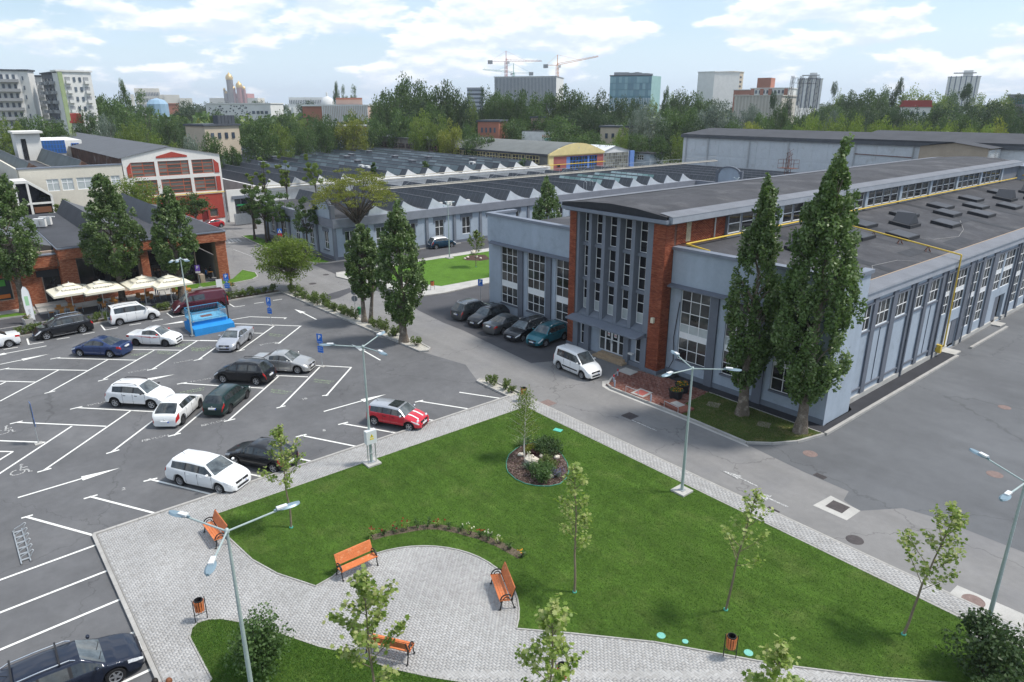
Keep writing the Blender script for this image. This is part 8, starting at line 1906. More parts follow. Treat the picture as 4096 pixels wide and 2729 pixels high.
# ---- people
def person(label, loc, rz, pose, top, bottom, hair, skin=(.45, .27, .2), z=.02, hairlen=0.0, shoes=(.03, .03, .035), cap=None):
 t = thing('person', label, 'person', (loc[0], loc[1], z), rad(rz))
 V = {}; E_ = []
 def v(k, p, r): V[k] = (p, r)
 sit = pose == 'sit'; dz = -.43 if sit else 0
 hipz = .92+dz
 fwd = .06 if pose == 'lean' else 0
 v('pelvis', (0, 0, hipz), .135); v('waist', (.0+fwd*.4, 0, hipz+.17), .12); v('chest', (.01+fwd, 0, hipz+.38), .145); v('neck', (.02+fwd*1.5, 0, hipz+.55), .06); v('head0', (.03+fwd*2, 0, hipz+.62), .07); v('head1', (.045+fwd*2.3, 0, hipz+.70), .098); v('head2', (.04+fwd*2.5, 0, hipz+.78), .085)
 v('nose', (.145+fwd*2.3, 0, hipz+.68), .014)
 E_ += [('pelvis', 'waist'), ('waist', 'chest'), ('chest', 'neck'), ('neck', 'head0'), ('head0', 'head1'), ('head1', 'head2'), ('head1', 'nose')]
 for s, n_ in ((1, 'l'), (-1, 'r')):
  v('hip'+n_, (0, .09*s, hipz-.05), .095)
  st = .16*s if pose == 'walk' else 0
  if sit: v('knee'+n_, (.44, .11*s, .47), .065); v('ankle'+n_, (.42, .11*s, .09), .045); v('toe'+n_, (.56, .12*s, .05), .035)
  else: v('knee'+n_, (.03+st, .1*s, .49), .065); v('ankle'+n_, (-.02+st*1.3, .1*s, .09), .045); v('toe'+n_, (.13+st*1.3, .12*s, .04), .035)
  v('sho'+n_, (.01+fwd, .19*s, hipz+.47), .062)
  if sit or pose == 'lean': v('elb'+n_, (.13+fwd, .25*s, hipz+.22), .045); v('wri'+n_, (.36+fwd, .14*s, hipz+.24), .033); hd = Vector((.9, -.3*s, 0))
  else: v('elb'+n_, (-.03+st*.3, .25*s, hipz+.19), .045); v('wri'+n_, (.05-st*.6, .26*s, hipz-.06), .032); hd = Vector((.15, 0, -1))
  hd.normalize(); w = Vector(V['wri'+n_][0]); side = hd.cross(Vector((0, 0, 1)) if abs(hd.z) < .8 else Vector((1, 0, 0))).normalized()
  v('palm'+n_, tuple(w+hd*.075), .032)
  E_ += [('pelvis', 'hip'+n_), ('hip'+n_, 'knee'+n_), ('knee'+n_, 'ankle'+n_), ('ankle'+n_, 'toe'+n_), ('chest', 'sho'+n_), ('sho'+n_, 'elb'+n_), ('elb'+n_, 'wri'+n_), ('wri'+n_, 'palm'+n_)]
  for f in range(4):
   a = w+hd*.10+side*(-.03+.02*f); b2 = a+hd*(.045+.008*(f in (1, 2))); c2 = b2+hd*.03+Vector((.012, -.012*s, -.01))
   v('f%d%s' % (f, n_), tuple(b2), .009); v('g%d%s' % (f, n_), tuple(c2), .008); E_ += [('palm'+n_, 'f%d%s' % (f, n_)), ('f%d%s' % (f, n_), 'g%d%s' % (f, n_))]
  v('th'+n_, tuple(w+hd*.06-side*.045), .010); v('ti'+n_, tuple(w+hd*.095-side*.06), .009); E_ += [('palm'+n_, 'th'+n_), ('th'+n_, 'ti'+n_)]
 keys = list(V); me = bpy.data.meshes.new('sk'); me.from_pydata([V[k_][0] for k_ in keys], [(keys.index(a), keys.index(b_)) for a, b_ in E_], [])
 ob = bpy.data.objects.new('sk', me); COL.objects.link(ob)
 ob.modifiers.new('s', 'SKIN'); me.skin_vertices  # layer made by the modifier
 if not me.skin_vertices: bpy.context.view_layer.update()
 for i, k_ in enumerate(keys):
  sv = me.skin_vertices[0].data[i]; sv.radius = (V[k_][1], V[k_][1]*(1.25 if k_ in ('chest', 'waist', 'pelvis') else 1)); sv.use_root = (k_ == 'pelvis')
 ob.modifiers.new('u', 'SUBSURF').levels = 1
 dg = bpy.context.evaluated_depsgraph_get(); m2 = bpy.data.meshes.new_from_object(ob.evaluated_get(dg)); bpy.data.objects.remove(ob)
 mats_ = [mat('cloth_%.2f_%.2f_%.2f' % top, top, .85), mat('cloth_%.2f_%.2f_%.2f' % bottom, bottom, .85), mat('skin_%.2f' % skin[0], skin, .6), mat('cloth_%.2f_%.2f_%.2f' % shoes, shoes, .7)]
 m2.materials.clear(); [m2.materials.append(q) for q in mats_]
 seg = [(Vector(V[a][0]), Vector(V[b_][0]), a, b_) for a, b_ in E_]
 def cls(a, b_):
  if a.startswith(('head', 'neck')) or b_ == 'nose': return 2
  if b_.startswith(('palm', 'f', 'g', 'th', 'ti', 'wri')) : return 2
  if a.startswith(('hip', 'knee')) or b_.startswith('hip'): return 1
  if a.startswith('ankle'): return 3
  return 0
 for p in m2.polygons:
  c = p.center; bd, bc = 9, 0
  for A, B2, a, b_ in seg:
   ab = B2-A; tt = max(0, min(1, (c-A).dot(ab)/max(ab.length_squared, 1e-9))); d = (A+ab*tt-c).length/(1 if cls(a, b_) != 2 else .8)
   if d < bd: bd, bc = d, cls(a, b_)
  p.material_index = bc; p.use_smooth = True
 m2.name = 'body'; link('body', m2, t, world=False)
 hx, hz = V['head1'][0][0], V['head1'][0][2]
 hb = MB().ell((hx-.02, 0, hz+.035), .112, .105, .105, 12, 8)
 if hairlen: hb.ell((hx-.07, 0, hz-.06-hairlen*.3), .075, .10, .10+hairlen*.5, 10, 6)
 hb.build('hair', mat('hair_%.2f' % hair[0], hair, .6, var=(20, .2)), t, 60, world=False)
 for s in (1, -1):
  MB().ell((hx+.088, .033*s, hz-.005), .012, .014, .01, 6, 4).build('eye', m_black, t, world=False); MB().ell((hx+.005, .098*s, hz-.015), .02, .012, .032, 6, 4).build('ear', mats_[2], t, world=False)
 MB().box(hx+.086, hx+.097, -.022, .022, hz-.052, hz-.044).build('mouth', mat('lips', (.3, .08, .07), .6), t, world=False)
 return t
try:
 person('person in a dark green shirt seated at a terrace table', (-79.3, 11.35), 0, 'sit', (.03, .09, .05), (.05, .05, .07), (.015, .012, .01))
 person('person in a black top and blue jeans standing under the parasol', (-80.95,17.05), 160, 'stand', (.015, .015, .018), (.02, .06, .2), (.03, .02, .015))
 person('person in dark trousers standing behind the one in jeans', (-82.6, 18.6), 200, 'stand', (.05, .05, .06), (.02, .025, .04), (.03, .02, .015))
 person('person in a bright blue shirt seated under the corner of the restaurant', (-85.2, 23.6), 60, 'sit', (.02, .16, .45), (.03, .03, .04), (.08, .05, .03), z=.05)
 person('person in black seated opposite the blue shirt at the restaurant corner', (-86.0, 24.4), 240, 'sit', (.02, .02, .025), (.03, .03, .04), (.03, .02, .015), z=.05)
 person('woman with auburn hair in a turquoise top at the bottom edge by the kerb'.replace('woman', 'person'), (-20.75, 2.75), 170, 'lean', (.25, .62, .62), (.05, .06, .1), (.17, .06, .025), z=.12, hairlen=.18)
 person('person with a black cap leaning in beside the turquoise top at the bottom edge', (-21.35, 2.45), -10, 'lean', (.05, .07, .12), (.04, .04, .05), (.012, .012, .016), z=.12)
except Exception as ex:
 print('PERSON FAILED', ex)
table('dark table under the corner roof of the restaurant', (-85.6, 24.0), 10)
# ---- rose row, mulch bed
RO = [(-25.85, 12.85), (-25.75, 13.4), (-25.55, 13.95), (-25.35, 14.45), (-25.15, 14.95), (-24.9, 15.4), (-24.55, 15.8), (-24.1, 16.1), (-23.6, 16.4), (-23.1, 16.62), (-22.6, 16.87), (-22.15, 17.0), (-21.6, 17.18), (-21.0, 17.27), (-20.17, 17.38)]
b = MB()
for (x0_, y0_), (x1_, y1_) in zip(RO[:-1], RO[1:]):
 d = Vector((x1_-x0_, y1_-y0_)); n = Vector((-d.y, d.x)).normalized()*.22; b.quad((x0_-n.x, y0_-n.y, .14), (x1_-n.x, y1_-n.y, .14), (x1_+n.x, y1_+n.y, .14), (x0_+n.x, y0_+n.y, .14))
struct(b.build('rose_bed', m_soil))
RC = [m_red_fl, m_red_fl, m_red_fl, m_red_fl, None, None, m_red_fl, None, None, m_cream_fl, m_red_fl, m_cream_fl, m_cream_fl, None, m_yel_fl]
RW_ = ['red', 'red', 'red', 'red', '', '', 'red', '', '', 'cream', 'red', 'cream', 'cream', '', 'apricot']
ordn = ['first', 'second', 'third', 'fourth', 'fifth', 'sixth', 'seventh', 'eighth', 'ninth', 'tenth', 'eleventh', 'twelfth', 'thirteenth', 'fourteenth', 'last']
for i, (c, f) in enumerate(zip(RO, RC)):
 rs = np.random.RandomState(200+i); h = .35+.25*rs.rand()
 o = shrub(('%s rose bush of the curved row from the left, %s' % (ordn[i], (RW_[i]+' blooms') if f else 'without blooms')), c, h, .5, 200+i, 130, m_leaf_shrub if i % 3 else m_leaf_maple, .075, .13, 'rose_bush', 'rose bushes in the curved row', nc=8)
 if f: p = np.c_[rs.normal(0, .14, 5), rs.normal(0, .14, 5), h*rs.uniform(.75, 1.1, 5)]; link('blossoms', leaves(np.repeat(p, 5, 0)+rs.normal(0, .015, (25, 3)), .075, rs, f, KITE), o, world=False)
BED = [(-28.3, 23.9), (-28.0, 23.1), (-27.46, 22.47), (-26.9, 22.0), (-26.44, 21.75), (-25.58, 21.58), (-24.9, 21.68), (-24.3, 22.0), (-23.85, 22.5), (-23.66, 23.1), (-23.85, 23.75), (-24.3, 24.4), (-25.1, 25.05), (-26.1, 25.55), (-27.0, 25.85), (-27.8, 25.8), (-28.25, 25.2), (-28.42, 24.5)]
sheet('mulch_bed', BED, .148, mat('bark_mulch', (.085, .055, .045), .95, .1, var=((12, .35), (45, .5)), bump=(35, 1.0, .06)))
rs = np.random.RandomState(5); q = rs.uniform((-28.5, 21.5), (-23.5, 26), (6500, 2)); q = q[in_poly_np(q, BED)]
m_chip = leafmat('bark_chip', [(.04, .024, .02), (.09, .055, .045), (.16, .11, .095), (.26, .2, .18)], .0, .9, 0)
tag(link('mulch_chips', leaves(np.c_[q, .15+.03*rs.rand(len(q))], .085, rs, m_chip, NEEDLE[:0] or [(-.2, -.5), (.2, -.5), (.2, .5), (-.2, .5)], None, 'mulch_chips', flat=.8)), kind='stuff')
tag(MB().path([(*p, .17) for p in BED + BED[:1]], .02, 5).build('bed_edging', mat('teal_edging', (.06, .28, .2), .6)), 'green plastic edging round the mulch bed', 'edging')
m_stone = mat('limestone', (.58, .53, .45), .9, .2, var=((3, .12), (18, .1)), bump=(9, .8, .08))
def rock(label, c, s, seed):
 rs = np.random.RandomState(seed); b = MB().ell((0, 0, s*.45), s, s*.75, s*.62, 12, 8); b.v = [tuple(np.array(p)*(1+rs.normal(0, .07))) for p in b.v]
 bm_ = b.mesh('rock', m_stone, 25); o = link('rock', bm_); o.location = (*c, .13); o.rotation_euler = (0, 0, rs.uniform(0, 6)); tag(o, label, 'rock', 'rocks of the mulch bed')
rock('large pale rock in the middle of the mulch bed', (-26.35,23.44), .48, 1); rock('small white rock at the right of the mulch bed', (-25.89,24.98), .20, 2); rock('small tan rock left of the birch trunk', (-27.50,23.58), .19, 3); rock('small tan rock before the creeping juniper', (-26.61,24.38), .17, 4); rock('small white rock beside the lavender', (-24.52,23.22), .18, 5)
shrub('round dark green juniper in the mulch bed', (-24.75,22.72), .9, 1.75, 301, 3600, m_leaf_shrub, .09, .14, nc=34); shrub('yellow-green juniper behind the round one', (-25.37,23.69), .75, 1.25, 302, 1800, m_leaf_hedge, .09, .14, nc=22)
shrub('creeping dark juniper at the back of the mulch bed', (-27.07,25.08), .5, 2.5, 303, 3200, m_leaf_dark, .10, .14, nc=40); shrub('low golden conifer beside the birch', (-27.46,24.30), .35, 1.1, 304, 900, m_leaf_yellow, .08, .14, nc=14); shrub('dark purple barberry behind the large rock', (-26.92,24.21), .35, .8, 305, 700, leafmat('purple_leaf', [(.04, .015, .02), (.08, .03, .035)], .2), .07, .14, nc=12)
def spiky(label, c, n, ln, m, seed, bloom=False):
 rs = np.random.RandomState(seed); t = thing('yucca_plant', label, 'plant', (*c, .14)); b = MB()
 for i in range(n):
  a = rs.uniform(0, 6.28); el = rs.uniform(.3, 1.4); d = Vector((math.cos(a)*math.cos(el), math.sin(a)*math.cos(el), math.sin(el))); s = Vector((-math.sin(a), math.cos(a), 0))*.018; l = ln*rs.uniform(.7, 1.1)
  b.add([tuple(-s*.5), tuple(s*.5), tuple(d*l*.6+s), tuple(d*l*.6-s), tuple(d*l-Vector((0, 0, .05)))], ((0, 1, 2, 3), (3, 2, 4)))
 b.build('blades', m, t, world=False)
 if bloom:
  for dx, hh in ((0, 1.15), (.2, .75)): MB().tube((dx, 0, 0), (dx, .02, hh), .012, 5).build('stalk', m_bark_y, t, world=False); p = np.c_[dx+rs.normal(0, .06, 22), rs.normal(0, .06, 22), hh*rs.uniform(.65, 1.0, 22)]; link('blossoms', leaves(p, .08, rs, m_cream_fl, KITE), t, world=False)
m_yucca = mat('yucca_blade', (.07, .13, .075), .5, .35, var=(8, .2)); m_yucca2 = mat('striped_blade', (.13, .19, .06), .5, .35, var=(12, .3))
spiky('blue-green yucca with cream blossom stalks before the large rock', (-25.97,22.88), 70, .62, m_yucca, 1, True); spiky('striped yucca at the back left of the mulch bed', (-28.42,24.32), 45, .8, m_yucca2, 2); spiky('pale grass tuft beside the small tan rock', (-26.67,24.72), 50, .5, m_yucca2, 3); spiky('dark yucca behind the birch trunk', (-28.34,24.86), 45, .75, m_yucca, 4)
o = shrub('lavender with violet blooms at the right of the mulch bed', (-24.34,23.52), .4, .8, 306, 500, m_leaf_silver, .06, .14, nc=12); rs = np.random.RandomState(9); link('blossoms', leaves(np.c_[rs.normal(0, .22, 160), rs.normal(0, .22, 160), rs.uniform(.25, .5, 160)], .06, rs, m_lav, KITE), o, world=False)
sheet('mulch_bed', [(-74.76,53.72),(-75.55,55.62),(-74.55,57.36),(-71.77,56.15),(-71.81,54.49),(-73.33,53.23)], .115, MATS['bark_mulch'])
RK = [(-75.90,56.36),(-74.21,54.15),(-73.72,55.29),(-72.64,55.13),(-73.88,53.45)]
for i, (x, y, s) in enumerate(((2225, 600, .5), (2175, 640, .25), (2255, 635, .25), (2290, 648, .22), (2150, 650, .2))): rock(('tall grey rock on the far lawn', 'left small rock on the far lawn', 'middle small rock on the far lawn', 'right small rock on the far lawn', 'smallest rock at the left tip of the far bed')[i], RK[i], s, 20+i)

# ================================================================== FAR BUILDINGS
def bmat(n, c, r=.8): return mat('far_' + n, c, r, .25, var=((.05, .06), (.4, .05)))
def block(name, label, pL, pR, depth, wallm, roofm=None, cat='building', z0=0.0, over=.4):
 a, b_ = Vector(pL[:2]), Vector(pR[:2]); d = (b_-a); w = d.length; d.normalize(); n = Vector((d.y, -d.x))
 if n.dot(-(a+b_)) < 0: n = -n
 zt = (pL[2]+pR[2])/2; c = (a+b_)/2; ang = math.atan2(d.y, d.x)
 t = thing(name, label, cat, (c.x, c.y, 0))
 MB().prism([tuple(a), tuple(b_), tuple(b_-n*depth), tuple(a-n*depth)], z0, zt).build('wall', wallm, t)
 if roofm: MB().prism([tuple(a-d*over+n*over), tuple(b_+d*over+n*over), tuple(b_+d*over-n*(depth+over)), tuple(a-d*over-n*(depth+over))], zt, zt+.5).build('roof', roofm, t)
 def at(u, out=0.0, z=0.0): p = a+d*(u*w)+n*out; return (p.x, p.y, z)
 return t, at, w, zt, ang, n, d
def grid(t, at, w, ang, u0, u1, z0, z1, cols, rows, fw, fh, m, out=.05, name='window', skip=None):
 for i in range(cols):
  for j in range(rows):
   if skip and skip(i, j): continue
   u = u0+(u1-u0)*(i+.5)/cols; z = z0+(z1-z0)*(j+.5)/rows
   opiece(name, m, at(u, out, z), w*(u1-u0)/cols*fw, .3, (z1-z0)/rows*fh, ang, t)
def side_grid(t, at, u, dep, ang, o0, o1, z0, z1, cols, rows, fw, fh, m, name='window', sgn=1):
 for i in range(cols):
  for j in range(rows):
   o = o0+(o1-o0)*(i+.5)/cols; z = z0+(z1-z0)*(j+.5)/rows
   opiece(name, m, at(u, -o, z), .3, (o1-o0)/cols*fw, (z1-z0)/rows*fh, ang, t)
gw = tinted('far_window', [(.03, .045, .07), (.06, .08, .11), (.11, .14, .18)], .2, .6)
fwh = bmat('white', (.66, .66, .64)); fgr = bmat('grey', (.30, .31, .32)); fdk = bmat('dark', (.07, .08, .095)); fpk = bmat('pink', (.50, .36, .30)); fbr = bmat('brick', (.36, .15, .10)); fbe = bmat('beige', (.50, .43, .33)); fcc = bmat('concrete', (.48, .45, .40))
t, at, w, zt, ang, n, d = block('apartment_block', 'white apartment slab with long grey balconies at the left edge', (-299.4,19.6,30.6), (-298.2,32.5,30.9), 16, fwh, fdk)
for j in range(10):
 z = zt-2.2-j*3.0
 o = opiece('balcony', fgr, at(.47, .9, z-.9), w*.96, 1.8, 1.0, ang, t)
 for i in range(7): opiece('window', gw, at(.08+.13*i, .05, z+.35), w*.06, .3, 1.5, ang, t)
t, at, w, zt, ang, n, d = block('apartment_block', 'white windowed end of the left apartment slab', (-298.2,32.4,30.8), (-297.0,34.8,30.8), 5, fwh, fdk)
grid(t, at, w, ang, .1, .9, zt-31, zt-.8, 2, 10, .32, .42, gw, skip=lambda i, j: i == 1)
t, at, w, zt, ang, n, d = block('apartment_block', 'recessed white apartment block between the two towers', (-306.9,35.6,29.3), (-305.4,39.6,29.4), 10, fwh, fdk)
grid(t, at, w, ang, .05, .62, zt-29, zt-.8, 2, 10, .4, .42, gw)
for j in range(9): opiece('balcony', fgr, at(.85, .8, zt-3.4-j*3.0), w*.28, 1.6, 1.0, ang, t)
t, at, w, zt, ang, n, d = block('apartment_block', 'dark-sided apartment tower with balconies right of the recess', (-297.5,38.6,29.6), (-278.1,40.5,30.0), 2, bmat('slate', (.12, .13, .15)), fdk)
for j in range(10):
 for u in (.12, .45, .78): opiece('balcony', fgr, at(u, .7, zt-3.0-j*3.0), w*.16, 1.5, 1.0, ang, t)
grid(t, at, w, ang, .05, .95, zt-31, zt-.8, 4, 10, .3, .45, gw)
t, at, w, zt, ang, n, d = block('apartment_block', 'white apartment tower with a pale green stripe', (-277.1,40.4,30.1), (-278.5,50.2,30.2), 5, fwh, fwh)
opiece('green_stripe', bmat('sage', (.30, .37, .20)), at(.07, .1, zt/2), w*.13, .4, zt, ang, t)
grid(t, at, w, ang, .38, .72, zt-31, zt-.8, 2, 10, .4, .45, gw)
for j in range(10):
 for u in (.27, .82): lo = opiece('loggia', fgr, at(u, .05, zt-2.4-j*3.0), w*.14, .3, 1.7, ang, t); opiece('balcony', fwh, at(u, .5, zt-3.2-j*3.0), w*.15, 1.0, .9, ang, t)
t, at, w, zt, ang, n, d = block('palace_building', 'huge pale stepped palace far on the horizon at the left', (-1853.9,416.1,58.3), (-1841.7,467.0,57.8), 120, bmat('palace', (.62, .58, .50)))
grid(t, at, w, ang, 0, 1, zt-58, zt-6, 16, 4, .5, .6, gw, out=1)
for L_, R_, lab in (((-1822.8,460.2,44.3), (-1820.3,469.9,44.3), 'w'), ((-1836.4,402.4,44.5), (-1834.8,409.7,44.5), 'v'), ((-1801.0,464.8,43.6), (-1792.7,495.6,43.7), 'u'), ((-1783.4,492.0,36.3), (-1776.0,518.0,36.4), 's')):
 a_, b__ = Vector(L_[:2]), Vector(R_[:2]); dd = (b__-a_).normalized(); nn = Vector((-dd.y, dd.x)); nn = nn if nn.dot(a_) > 0 else -nn
 MB().prism([tuple(a_), tuple(b__), tuple(b__+nn*100), tuple(a_+nn*100)], 0, L_[2]).build('wing', MATS['far_palace'], t)
c = (-2172.1,756.2,40.7); t = thing('cathedral', 'red cathedral with golden domes far on the horizon', 'cathedral', (c[0], c[1], 0))
gold = mat('gold_dome', (.62, .42, .14), .35, .5, metal=.6); cred = bmat('church_red', (.34, .14, .13)); cdk = bmat('scaffold', (.17, .15, .15)); S_ = 2300/2764/2.24
def drum(x, ytop, ybot, r, m, dome=True):
 p = Vector((*c[:2], 0)); s = _r*(x-2112)*S_; z = lambda y: 19.6+(421.35-(200+y/2.24))*2300/2764
 MB().lathe([(r, 0), (r, z(ybot)), (r*.98, z(ytop)), (0, z(ytop))], 14, (p.x+s.x, p.y+s.y, 0)).build('tower', m, t, 40)
 if dome: zz = z(ytop); MB().lathe([(r*1.0, zz), (r*1.12, zz+r*.6), (r*.9, zz+r*1.3), (r*.35, zz+r*1.8), (0, zz+r*2.3)], 14, (p.x+s.x, p.y+s.y, 0)).build('dome', gold, t, 40)
for x, y0, y1, r, m in ((2080, 305, 380, 9.5, cdk), (2150, 362, 410, 8.5, cred), (2068, 375, 410, 4.5, cdk), (2105, 375, 410, 4.5, cred), (2185, 375, 410, 4.5, cred), (2042, 405, 420, 4, cdk), (2030, 380, 410, 3.2, cdk)): drum(x, y0, y1, r, m)
a_ = Vector((*c[:2], 0))-_r*88*S_; b__ = Vector((*c[:2], 0))+_r*92*S_; nn = Vector((_f.x, _f.y, 0)).normalized()*60
MB().prism([tuple(p.xy) for p in (a_, b__, b__+nn, a_+nn)], 0, 19.6+(421.35-(200+405/2.24))*2300/2764).build('nave', cred, t)
MB().prism([tuple(p.xy) for p in (a_-_r*45, b__+_r*30, b__+nn+_r*30, a_+nn-_r*45)], 0, 19.6+(421.35-(200+438/2.24))*2300/2764).build('terrace', MATS['far_palace'], t)
t, at, w, zt, ang, n, d = block('white_palace', 'long white building with a dome far on the horizon', (-1381.8,583.7,35.0), (-1355.4,642.6,35.0), 60, fwh)
grid(t, at, w, ang, 0, 1, 4, zt-1, 20, 2, .4, .5, gw, out=.6); p = (-1351.7,650.3,34.0); MB().lathe([(17, 0), (17, 14), (14, 14), (14, 22), (13, 28), (8, 34), (2, 37), (1.5, 44), (0, 45)], 16, (p[0], p[1], 0)).build('dome', fwh, t, 40)
t, at, w, zt, ang, n, d = block('speckled_building', 'long white building with dark specks behind the left trees', (-420.6,129.3,20.1), (-400.0,157.9,20.9), 30, fwh, fwh)
rs = random.Random(3)
for k in range(90): opiece('speck', fdk, at(rs.uniform(.02, .7), .05, zt-rs.uniform(.8, 9)), rs.uniform(.3, .9), .2, rs.uniform(.3, .8), ang, t)
for u in (.73, .80, .86, .93): opiece('window', gw, at(u, .05, zt-4.5), 1.6, .3, 1.6, ang, t)
t, at, w, zt, ang, n, d = block('brick_building', 'low red brick building with a glass corner behind the left trees', (-543.6,134.5,20.8), (-540.1,148.1,20.8), 25, fbr, fbr)
MB().lathe([(7, 0), (7, zt), (5, zt+2.5), (0, zt+4)], 12, (at(.05)[0], at(.05)[1], 0)).build('glass_corner', bmat('blue_glass', (.25, .38, .5), .2), t)
t, at, w, zt, ang, n, d = block('concert_hall', 'pink ribbed hall with a brick drum beyond the tree belt', (-316.6,149.2,19.5), (-302.7,165.6,19.5), 40, fpk, fwh)
for i in range(26): opiece('rib', fwh, at((i+.5)/26, .2, zt/2), .5, .5, zt, ang, t)
for u0, L_, R_, m in ((0, (-322.0,142.2,19.3), (-316.6,149.2,19.3), fbr), (1, (-333.4,165.0,22.4), (-324.0,174.4,22.1), fpk)):
 a_, b__ = Vector(L_[:2]), Vector(R_[:2]); nn = Vector(a_).normalized()*25; MB().prism([tuple(a_), tuple(b__), tuple(b__+nn), tuple(a_+nn)], 0, L_[2]).build('wing', m, t); MB().prism([tuple(a_*.998), tuple(b__*.998), tuple(b__+nn), tuple(a_+nn)], L_[2], L_[2]+.8).build('roof', fwh if u0 == 0 else fbr, t)
t, at, w, zt, ang, n, d = block('striped_office_block', 'cream office block with orange pilasters behind the saw-tooth hall', (-273.3,123.7,12.0), (-245.5,144.8,11.3), 12, bmat('cream', (.66, .58, .42)), fgr)
for i in range(19): opiece('pilaster', bmat('orange', (.55, .24, .07)), at(i/18*.985+.008, .12, zt-2.5), .55, .4, 5, ang, t)
grid(t, at, w, ang, .03, .98, zt-4.2, zt-.9, 18, 1, .34, .6, gw)
t, at, w, zt, ang, n, d = block('striped_tower', 'wide white office block with dark vertical stripes below the cranes', (-469.5,373.5,42.0), (-429.4,404.6,40.1), 40, fwh, fgr)
for i in range(44): opiece('stripe', bmat('stripe', (.16, .19, .24)), at((i+.5)/44, .2, zt-14), w/44*.42, .5, 27, ang, t)
t, at, w, zt, ang, n, d = block('office_tower', 'grey mid-rise behind the tall trees left of the striped block', (-515.3,379.5,33.5), (-506.9,390.7,33.9), 25, bmat('midgrey', (.36, .40, .46)), fgr)
grid(t, at, w, ang, 0, 1, zt-30, zt, 1, 9, 1, .45, gw, name='window_band')
t, at, w, zt, ang, n, d = block('glass_office', 'blue-green glass office block on the skyline', (-365.3,397.7,39.4), (-342.9,417.2,39.7), 30, bmat('teal_glass', (.08, .21, .27), .15), fdk)
grid(t, at, w, ang, 0, 1, zt-14, zt-.5, 14, 3, .94, .9, tinted('far_teal', [(.04, .16, .23), (.09, .25, .32), (.18, .36, .42)], .12, .7))
for i in range(26): opiece('mullion', bmat('pale_fin', (.52, .60, .64)), at((i+.5)/26, .3, zt-26), w/26*.42, .6, 22, ang, t)
a_, b__ = Vector((-342.9,417.2,39.7)[:2]), Vector((-347.8,433.8,40.3)[:2]); nn = Vector((-(b__-a_).y, (b__-a_).x)); nn = nn.normalized()*20; nn = nn if nn.dot(a_) > 0 else -nn
MB().prism([tuple(a_), tuple(b__), tuple(b__+nn), tuple(a_+nn)], 0, zt).build('glass_side', bmat('pale_teal', (.30, .48, .47), .15), t)
rs = random.Random(5)
for k in range(12): opiece('roof_plant', fgr, at(rs.uniform(.15, .95), -rs.uniform(4, 20), zt+1), rs.uniform(3, 8), 4, rs.uniform(1.5, 3.5), ang, t)
t, at, w, zt, ang, n, d = block('red_white_tower', 'white residential tower with red window panels on the skyline', (-344.8,478.8,42.8), (-328.4,472.0,42.9), 22, fwh, fwh)
grid(t, at, w, ang, .2, .95, zt-42, zt-2, 3, 10, .55, .35, tinted('far_red_panel', [(.35, .04, .06), (.16, .2, .25), (.4, .1, .1)], .5))
a_, b__ = (-328.4,472.0,42.9), (-330.6,500.7,43.1); t, at, w, zt, ang, n, d = block('red_white_tower', 'long side of the white residential tower with red panels', a_, b__, 14, fwh, fwh)
grid(t, at, w, ang, .03, .97, zt-42, zt-2, 8, 11, .5, .4, MATS['far_red_panel'])
t, at, w, zt, ang, n, d = block('beige_tower', 'beige tower with balconies right of the white residential tower', (-341.7,517.3,44.7), (-346.3,538.2,44.9), 20, fbe, fbe); grid(t, at, w, ang, .2, .9, zt-44, zt-2, 2, 12, .5, .4, fdk, name='balcony')
t, at, w, zt, ang, n, d = block('brick_complex', 'red and white brick complex on the skyline at the right', (-274.8,417.7,28.6), (-265.8,423.5,28.6), 25, fbr, fwh); grid(t, at, w, ang, .05, .95, zt-9, zt-1, 8, 1, .3, .6, fwh)
t, at, w, zt, ang, n, d = block('brick_complex', 'taller brick part of the red and white complex with white bands', (-266.0,423.4,29.7), (-243.7,430.8,29.1), 25, fwh, fwh)
grid(t, at, w, ang, 0, 1, zt-12, zt, 10, 3, .55, .5, gw); 
for u in (.05, .3, .52, .93): opiece('brick_panel', fbr, at(u, .2, zt-6), w*.09, .5, 12, ang, t)
opiece('brick_top', fbr, at(.33, -6, zt+3), w*.36, 12, 7, ang, t)
t, at, w, zt, ang, n, d = block('concrete_store', 'windowless pale concrete store above the silver trees', (-191.8,292.8,23.7), (-172.0,299.0,22.8), 30, fcc, fcc)
for i in range(14): opiece('rib', bmat('pale_rib', (.55, .52, .47)), at((i+.5)/14, .15, zt-8), .5, .4, 16, ang, t)
for lab, L_, R_, D in (('white hotel slab with dark vertical stripes left of the two', (-411.7,743.6,45.5), (-389.8,755.3,45.4), 0), ('white hotel slab with dark vertical stripes far right', (-301.9,847.9,46.6), (-274.4,857.2,46.8), 1)):
 t, at, w, zt, ang, n, d = block('striped_hotel', lab, L_, R_, 30, fwh, fgr)
 for i in range(6): opiece('stripe', MATS['far_stripe'], at((i+.6)/6.3, .3, zt-24), w*.035, .6, 50, ang, t)
 opiece('roof_frame', fgr, at(.5, -8, zt+4), w*.7, 10, .8, ang, t); opiece('roof_house', fwh, at(.6, -10, zt+3), w*.3, 10, 7, ang, t)
t, at, w, zt, ang, n, d = block('green_glass_office', 'low building with green window bands at the right edge', (-119.0,413.2,23.5), (-110.0,415.7,24.0), 30, fgr, fgr); grid(t, at, w, ang, 0, 1, zt-18, zt-.5, 9, 4, .8, .6, tinted('far_green_glass', [(.03, .16, .18), (.07, .25, .26)], .15, .6))
